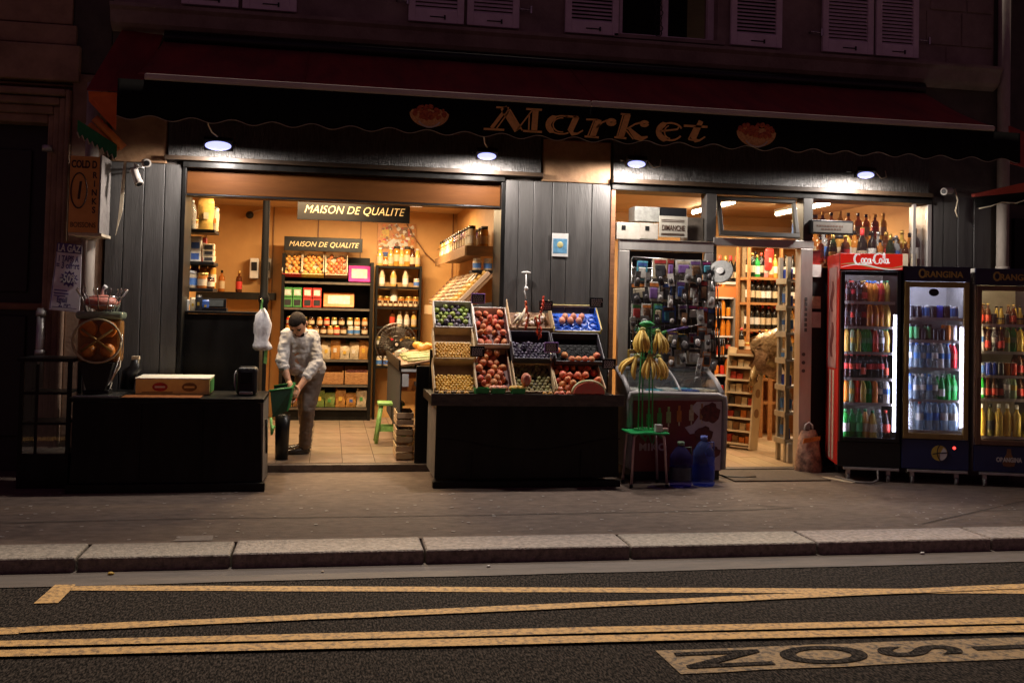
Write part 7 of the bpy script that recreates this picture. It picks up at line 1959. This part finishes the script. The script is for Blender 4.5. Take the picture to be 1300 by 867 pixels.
# shopping bag beside the door
sg = thing('shopping_bag', 'colourful printed plastic carrier bag standing by the door post', 'bag', (W(1026, 597, -.10)[0], -.10, .001))
PBG = M('printed_bag', (.62, .36, .24), (.05, .03, .035), rough=.35, scale=13, bump=.6, bscale=14, detail=6)
b = MB()
nn = 16; rings = []
for (w_, d_, z) in ((.13, .075, 0), (.135, .08, .10), (.12, .07, .22), (.10, .055, .32), (.065, .03, .40)):
    rings.append([b.bm.verts.new(((w_ + random.uniform(-.012, .012)) * math.cos(2 * PI * i / nn), (d_ + random.uniform(-.01, .01)) * math.sin(2 * PI * i / nn), z + random.uniform(-.008, .008))) for i in range(nn)])
for A, B in zip(rings, rings[1:]):
    for i in range(nn): b.bm.faces.new((A[i], A[(i + 1) % nn], B[(i + 1) % nn], B[i])).smooth = True
b.build('bag_body', PBG, sg)
b = MB(); b.tube([(-.045, 0, .39), (-.035, 0, .45), (0, 0, .475), (.035, 0, .45), (.045, 0, .39)], .009, 6); b.build('handle', WHITEP, sg)
b = MB(); b.prism([(-.09, -.067, .28), (.085, -.067, .31), (.09, -.067, .35), (-.08, -.067, .325)], (0, .01, 0)); b.build('orange_band', PACK[6], sg)

# ================================================================== DRINKS FRIDGES
FU = Vector((math.cos(math.radians(-17)), math.sin(math.radians(-17)), 0))
FP0 = Vector((4.637, -.577, 0))
LEDC = glow('fridge_led', (.70, .72, 1.0), 36.0)
LEDW = glow('fridge_led_warm', (1.0, .80, .50), 27.0)
def fridge(s0, wd, ht, lab, frame, front, side, left_side, header, led, shelves, fcol, back):
    org = FP0 + FU * s0
    t = thing('drinks_fridge', lab, 'fridge', org, math.radians(-17), 'drinks fridges along the wall')
    dp = .60; zb = .135
    def part(nm, bx, m, bev=.004, par=None):
        b = MB(); b.box(*bx); return b.build(nm, m, par or t, bevel=bev)
    part('side_wall', (0, .03, .03, dp, zb, ht), left_side)
    part('side_wall', (wd - .03, wd, .03, dp, zb, ht), side)
    part('back_wall', (.031, wd - .031, dp - .03, dp, zb, ht), back)
    part('cabinet_top', (.031, wd - .031, .03, dp - .031, ht - .03, ht), side)
    part('base', (.031, wd - .031, .02, dp - .031, zb, zb + .03), side)
    part('front_panel', (.0, wd, .0, .028, zb, fcol[0]), front)
    part('header', (.0, wd, -.005, .028, fcol[1], ht - .002), header)
    z0, z1 = fcol[0] + .004, fcol[1] - .004
    fw = fcol[2]
    part('door_frame', (.01, fw, -.012, .026, z0, z1), frame); part('door_frame', (wd - fw, wd - .01, -.012, .026, z0, z1), frame)
    part('door_frame', (fw + .001, wd - fw - .001, -.012, .026, z0, z0 + fcol[3]), frame); part('door_frame', (fw + .001, wd - fw - .001, -.012, .026, z1 - fcol[3], z1), frame)
    part('glass_door', (fw, wd - fw, .004, .009, z0 + fcol[3], z1 - fcol[3]), GLASS, 0)
    part('handle', (.018, .04, -.03, -.013, z0 + (z1 - z0) * .42, z0 + (z1 - z0) * .66), frame)
    part('led_strip', (wd - fw - .017, wd - fw - .005, .032, .04, z0 + fcol[3] + .06, z1 - fcol[3] - .36), led, 0)
    part('led_strip', (.033, fw - .003, .030, .036, z0 + fcol[3] + .02, z1 - fcol[3] - .02), led, 0)  # added glowing strip, hidden behind the door frame, to brighten the bottles
    part('led_strip', (fw + .02, wd - fw - .02, .030, .036, z1 - fcol[3] + .006, z1 - .005), led, 0)  # another added strip, out of sight behind the frame top, lights shelf fronts
    part('trolley', (.05, wd - .01, -.01, .04, .105, .128), ALU)
    for x in (.10, wd - .10):
        for y in (.03, dp - .06):
            b = MB(); b.cyl((x - .012, y, .035), (x + .012, y, .035), .035, n=14); c = b.build('caster', M('grey_wheel', (.22, .21, .20), rough=.5), t)
            b = MB(); b.box(x - .018, x + .018, y - .012, y + .02, .055, .104); b.build('fork', ALU, c)
    for i, z in enumerate(shelves):
        part('shelf', (.032, wd - .05, .045, dp - .035, z - .016, z), WHITEP, 0)
        part('shelf_edge', (.032, wd - .05, .040, .0445, z - .02, z + .006), ALU, 0)
    return t, org, wd
def stock(fr, z, kinds, shelfname, sc=1.0, inset=.085, name='the red fridge', rows=2, x1off=.11):
    t, org, wd = fr
    mxf = Matrix.Translation(org) @ Matrix.Rotation(math.radians(-17), 4, 'Z')
    n_ = len(kinds)
    for rr in range(rows):
        for i, k in enumerate(kinds):
            p = mxf @ Vector((inset + (wd - inset - x1off) * i / max(1, n_ - 1) + random.uniform(-.004, .004), .095 + rr * .12 + random.uniform(-.01, .01), z + .001))
            lab = say(KIND[k][4], f"{ORD[i]} from the left on {shelfname} of {name}" if rr == 0 else f"{ORD[i]} at the rear of {shelfname} of {name}")
            bottle(k, p, lab, f"drinks on {shelfname} of {name}", sc * random.uniform(.97, 1.03), True, random.uniform(0, 6))
REDP = M('red_fridge_panel', (.50, .025, .018), (.40, .018, .014), rough=.3, scale=4)
NAVY = M('navy_fridge_panel', (.012, .022, .10), (.008, .014, .07), rough=.3, scale=4)
NAVYD = M('navy_dark_panel', (.010, .012, .04), rough=.3, scale=4)
BRASS = M('ochre_door_frame', (.26, .165, .05), (.18, .11, .035), rough=.4, scale=8)
COPP = M('brown_door_frame', (.16, .08, .045), (.1, .05, .03), rough=.4, scale=8)
LINERW = M('fridge_liner', (.55, .54, .52), (.45, .44, .42), rough=.4, scale=6)
LINERD = M('fridge_liner_warm', (.40, .34, .24), (.3, .25, .17), rough=.4, scale=6)
zz = lambda py, px, y: W(px, py, y)[1]
# red fridge
sh1 = [zz(p, 1100, -.62) for p in (383.5, 415, 447.5, 480.5, 512, 563)]
f1 = fridge(0, .556, 2.095, 'tall red fridge with a red Coca-Cola header and open stocked shelves', BLACKP, BLACKP, BLACKP, REDP, BLACKP, LEDC, sh1, (.36, 1.93, .045, .035), LINERD)
t = f1[0]
b = MB(); b.box(.0, .556, -.012, -.0055, 1.945, 2.09); hd1 = b.build('lit_header', M('red_lit_header', (.62, .02, .012), (.5, .015, .01), rough=.35, emit=(.75, .02, .01), es=.55, scale=3), t, bevel=.004)
CW = M('white_script', (.85, .84, .82), rough=.4, emit=(1, .97, .92), es=.55)
CGD = M('gold_wave', (.62, .48, .24), (.5, .38, .18), rough=.4, emit=(.7, .5, .2), es=.25)
PF = lambda yy: (lambda u, v: (u, yy, v))
SCR = MB()
def sc_(pts, wd, yy=-.0165): SCR.ribbon([(.125 + x * .315, 2.0 + y * .11) for x, y in pts], wd * 1.25 if not isinstance(wd, (list, tuple)) else [v * 1.25 for v in wd], PF(yy), th=.003)
sc_(arc(.10, .36, .10, .40, 55, 310, 16), [.006] * 4 + [.014] * 8 + [.006] * 5)
sc_([(.02, .02), (.10, -.12), (.22, -.10), (.34, -.02), (.50, -.06)], [.005, .008, .007, .005, .003])
for cx in (.235, .325):
    sc_(arc(cx, .22, .038, .20, 30 if cx > .3 else 0, 330 if cx > .3 else 360, 14), .0085)
sc_(arc(.415, .20, .038, .18, 0, 360, 14), .0085); sc_([(.455, .42), (.452, .10), (.475, .04), (.50, .10)], .0085)
sc_([(.50, .26), (.545, .28)], .010)
sc_(arc(.64, .38, .085, .40, 60, 310, 16), [.006] * 4 + [.014] * 8 + [.006] * 5)
sc_([(.60, .78), (.68, .86), (.78, .76), (.88, .80)], [.004, .007, .006, .003])
sc_(arc(.745, .22, .038, .20, 0, 360, 14), .0085); sc_(arc(.835, .55, .022, .34, 200, -20, 8) + [(.82, .15), (.845, .05), (.87, .12)], .008)
sc_(arc(.91, .21, .035, .18, 0, 360, 14), .0085); sc_([(.95, .42), (.947, .10), (.97, .04), (.995, .12)], .0085)
SCR.build('script_lettering', CW, hd1)
b = MB(); b.ribbon([(.006 + .545 * u, 1.982 + .018 * math.sin(u * 6.2 + .4) - .010 * u) for u in [k / 24 for k in range(25)]], [.004 + .018 * abs(math.sin(k / 24 * PI * 1.2)) for k in range(25)], PF(-.0145), th=.002); b.build('gold_wave_print', CGD, hd1)
b = MB(); b.ribbon([(.006 + .545 * u, 1.968 + .022 * math.sin(u * 6.2 - .3)) for u in [k / 24 for k in range(25)]], [.003 + .006 * abs(math.sin(k / 24 * PI)) for k in range(25)], PF(-.0158), th=.002); b.build('white_wave_print', CW, hd1)
# printed panel on its red side
b = MB(); b.box(-.004, -.001, .12, .48, 1.02, 1.97); sd = b.build('side_poster', M('pinkish_poster', (.40, .22, .20), (.26, .11, .10), rough=.5, scale=5, bump=.2), t)
for z0, z1, c_ in ((1.12, 1.45, .18), (1.55, 1.84, .14)):
    b = MB(); b.ribbon([(.30 + .05 * math.sin(k), z0 + (z1 - z0) * k / 6) for k in range(7)], [.03, .06, .08, .09, .07, .05, .03], lambda u, v: (-.0065, u, v), th=0); 
    b = MB(); b.prism([(-.0062, .26 + .05 * math.sin(k * 1.1), z0 + (z1 - z0) * k / 6) for k in range(7)] + [(-.0062, .36 + .05 * math.sin(k * .9), z0 + (z1 - z0) * k / 6) for k in range(6, -1, -1)], (.002, 0, 0)); b.build('bottle_print', M('dark_red_print', (.12, .02, .02)), sd)
for y0 in (.20, .34):
    b = MB(); b.box(-.004, -.001, y0, y0 + .07, .16, 1.0); b.build('pale_stripe', col('stripe_cream', (.60, .48, .36)), t)
stock(f1, sh1[0], ['colablack', 'cola', 'colablack', 'beer', 'orange', 'orange', 'redjuice', 'yellow'], 'the top shelf', .88)
stock(f1, sh1[1], ['colablack', 'cola', 'colablack', 'cola', 'orange', 'orange', 'orange', 'yellow'], 'the second shelf', 1.0)
stock(f1, sh1[2], ['yellow', 'ltgreen', 'yellow', 'green', 'green', 'redjuice', 'clear', 'yellow'], 'the third shelf', 1.0)
stock(f1, sh1[3], ['cola', 'cola', 'cola', 'colaglass', 'cola', 'cola', 'cola', 'colaglass'], 'the fourth shelf', 1.0)
stock(f1, sh1[4], ['orange', 'ltgreen', 'redjuice', 'yellow', 'green', 'orange', 'clear', 'milky'], 'the fifth shelf', 1.0)
stock(f1, sh1[5], ['bigsprite', 'biggreen', 'biggreen', 'bigjuice', 'bigyellow', 'bigclear', 'bigcola'], 'the lowest shelf', .96, rows=1)
# middle blue fridge
sh2 = [zz(p, 1185, -.80) for p in (404, 432.5, 467.5, 508, 547)]
f2 = fridge(.567, .588, 1.985, 'middle navy fridge with ochre door frame and Orangina header full of water', BRASS, NAVY, M('white_steel', (.55, .54, .50), rough=.4), NAVYD, NAVYD, LEDC, sh2, (.405, 1.845, .055, .05), LINERW)
t = f2[0]
OY = M('ochre_letters', (.40, .24, .06), (.3, .17, .04), rough=.5)
text('lettering', 'O', OY, t, (.165, -.0075, 1.913), .115, sx=.72, ext=.002, offset=.003)
text('lettering', 'RANGINA', OY, t, (.355, -.0075, 1.908), .078, sx=.95, ext=.002, offset=.002)
b = MB(); b.prism([(.33 + .07 * math.cos(k * PI / 12), -.004, .285 + .07 * math.sin(k * PI / 12)) for k in range(24)], (0, .003, 0)); em = b.build('round_emblem', M('emblem_yellow', (.62, .46, .08), rough=.4), t)
b = MB(); b.prism([(.335, -.006, .28)] + [(.335 + .062 * math.cos(a), -.006, .28 + .062 * math.sin(a)) for a in [math.radians(v) for v in range(-90, 61, 15)]], (0, .0015, 0)); b.build('white_segment', WHITEP, em)
b = MB(); b.ribbon([(.27, .275), (.33, .285), (.395, .29)], .010, PF(-.0085), th=.002); b.ribbon(arc(.38, .29, .07, .09, 120, 240, 10), .008, PF(-.0085), th=.002); b.build('dark_lines', NAVYD, em)
b = MB(); b.cyl((.46, -.004, .335), (.46, .0, .335), .014, n=10); b.build('red_indicator', glow('red_indicator', (1, .05, .04), 3.0), t)
b = MB(); b.box(.43, .45, -.003, .0, .327, .343); b.build('switch', col('red_switch', (.3, .03, .03)), t)
stock(f2, sh2[0], ['canblack', 'canblack', 'cansilver', 'canblack', 'canblue', 'canblack', 'cansilver'], 'the top shelf', 1.0, .10, 'the middle fridge', 2)
stock(f2, sh2[1], ['slimblack', 'slimblack', 'canblack', 'slimblack', 'canblack', 'canblack', 'slimorange', 'slimwhite'], 'the second shelf', .95, .09, 'the middle fridge')
stock(f2, sh2[2], ['waterplain', 'water', 'waterplain', 'water', 'clear', 'milky', 'water', 'redjuice'], 'the third shelf', 1.02, .09, 'the middle fridge')
stock(f2, sh2[3], ['water', 'waterplain', 'clear', 'water', 'clear', 'beergreen', 'green', 'green'], 'the fourth shelf', 1.02, .09, 'the middle fridge')
stock(f2, sh2[4], ['bigclear', 'bigwaterred', 'bigwater', 'bigwater', 'bigwaterred', 'bigwaterred'], 'the lowest shelf', .84, .10, 'the middle fridge')
b = MB(); b.prism([(.27 + .045 * math.cos(k * PI / 10), .0035, 1.745 + .035 * math.sin(k * PI / 10)) for k in range(20)], (0, -.002, 0)); b.build('oval_sticker', BLACKP, t)
# far fridge
sh3 = [zz(p, 1275, -.98) for p in (412.5, 447, 477.5, 507, 555)]
f3 = fridge(1.20, .588, 1.975, 'end fridge with brown door frame and Orangina bottle emblem full of beer', COPP, NAVY, NAVYD, M('white_steel', (.55, .54, .50), rough=.4), NAVYD, LEDW, sh3, (.37, 1.82, .055, .045), LINERD)
t = f3[0]
text('lettering', 'O', OY, t, (.185, -.0075, 1.898), .115, sx=.72, ext=.002, offset=.003)
text('lettering', 'RANGINA', OY, t, (.375, -.0075, 1.893), .078, sx=.95, ext=.002, offset=.002)
b = MB(); pf = [(.0, .03), (.045, .035), (.055, .06), (.045, .10), (.02, .145), (.016, .19)]
b.prism([(.30 + r, -.004, .155 + z) for r, z in pf] + [(.30 - r, -.004, .155 + z) for r, z in pf[::-1]], (0, .003, 0)); eb = b.build('bottle_emblem', M('brown_emblem', (.24, .11, .04), (.16, .07, .03), rough=.4), t)
text('lettering', 'ORANGINA', M('white_letters', (.62, .58, .54)), t, (.30, -.0065, .245), .055, sx=.75, ext=.0012, offset=.002)
stock(f3, sh3[0], ['beer', 'beer', 'canblack', 'orang', 'canblack', 'beer', 'orang', 'canblack'], 'the top shelf', .85, .09, 'the end fridge')
stock(f3, sh3[1], ['milky', 'beer', 'clear', 'beer', 'ltgreen', 'green', 'yellow', 'yellow'], 'the second shelf', 1.0, .09, 'the end fridge')
stock(f3, sh3[2], ['cansilver', 'canblue', 'canblue', 'canblack', 'canorange', 'canred', 'beer', 'beer'], 'the third shelf', 1.0, .09, 'the end fridge')
stock(f3, sh3[3], ['beergreen', 'beer', 'beer', 'colaglass', 'clear', 'ltgreen', 'beer', 'beer'], 'the fourth shelf', .95, .09, 'the end fridge')
stock(f3, sh3[4], ['lemonade', 'orangdark', 'lemonade', 'lemonade', 'lemonade', 'orangdark'], 'the lowest shelf', .98, .09, 'the end fridge', 1)
b = MB(); b.tube([(4.66, -.50, .02), (4.74, -.74, .012), (4.86, -.80, .012), (4.95, -.74, .03), (4.98, -.68, .11)], .010, 6); tag(b.build('power_cable', col('grey_cable', (.25, .22, .2))), 'grey power cable looped under the red fridge', 'cable')
b = MB(); b.prism([(4.45, -.33, .001), (4.62, -.45, .001), (4.75, -.72, .001), (4.70, -.74, .001), (4.58, -.50, .001), (4.40, -.36, .001)], (0, 0, .006)); tag(b.build('cable_cover', CREAM), 'pale cable cover strips on the pavement beside the red fridge', 'cable cover')
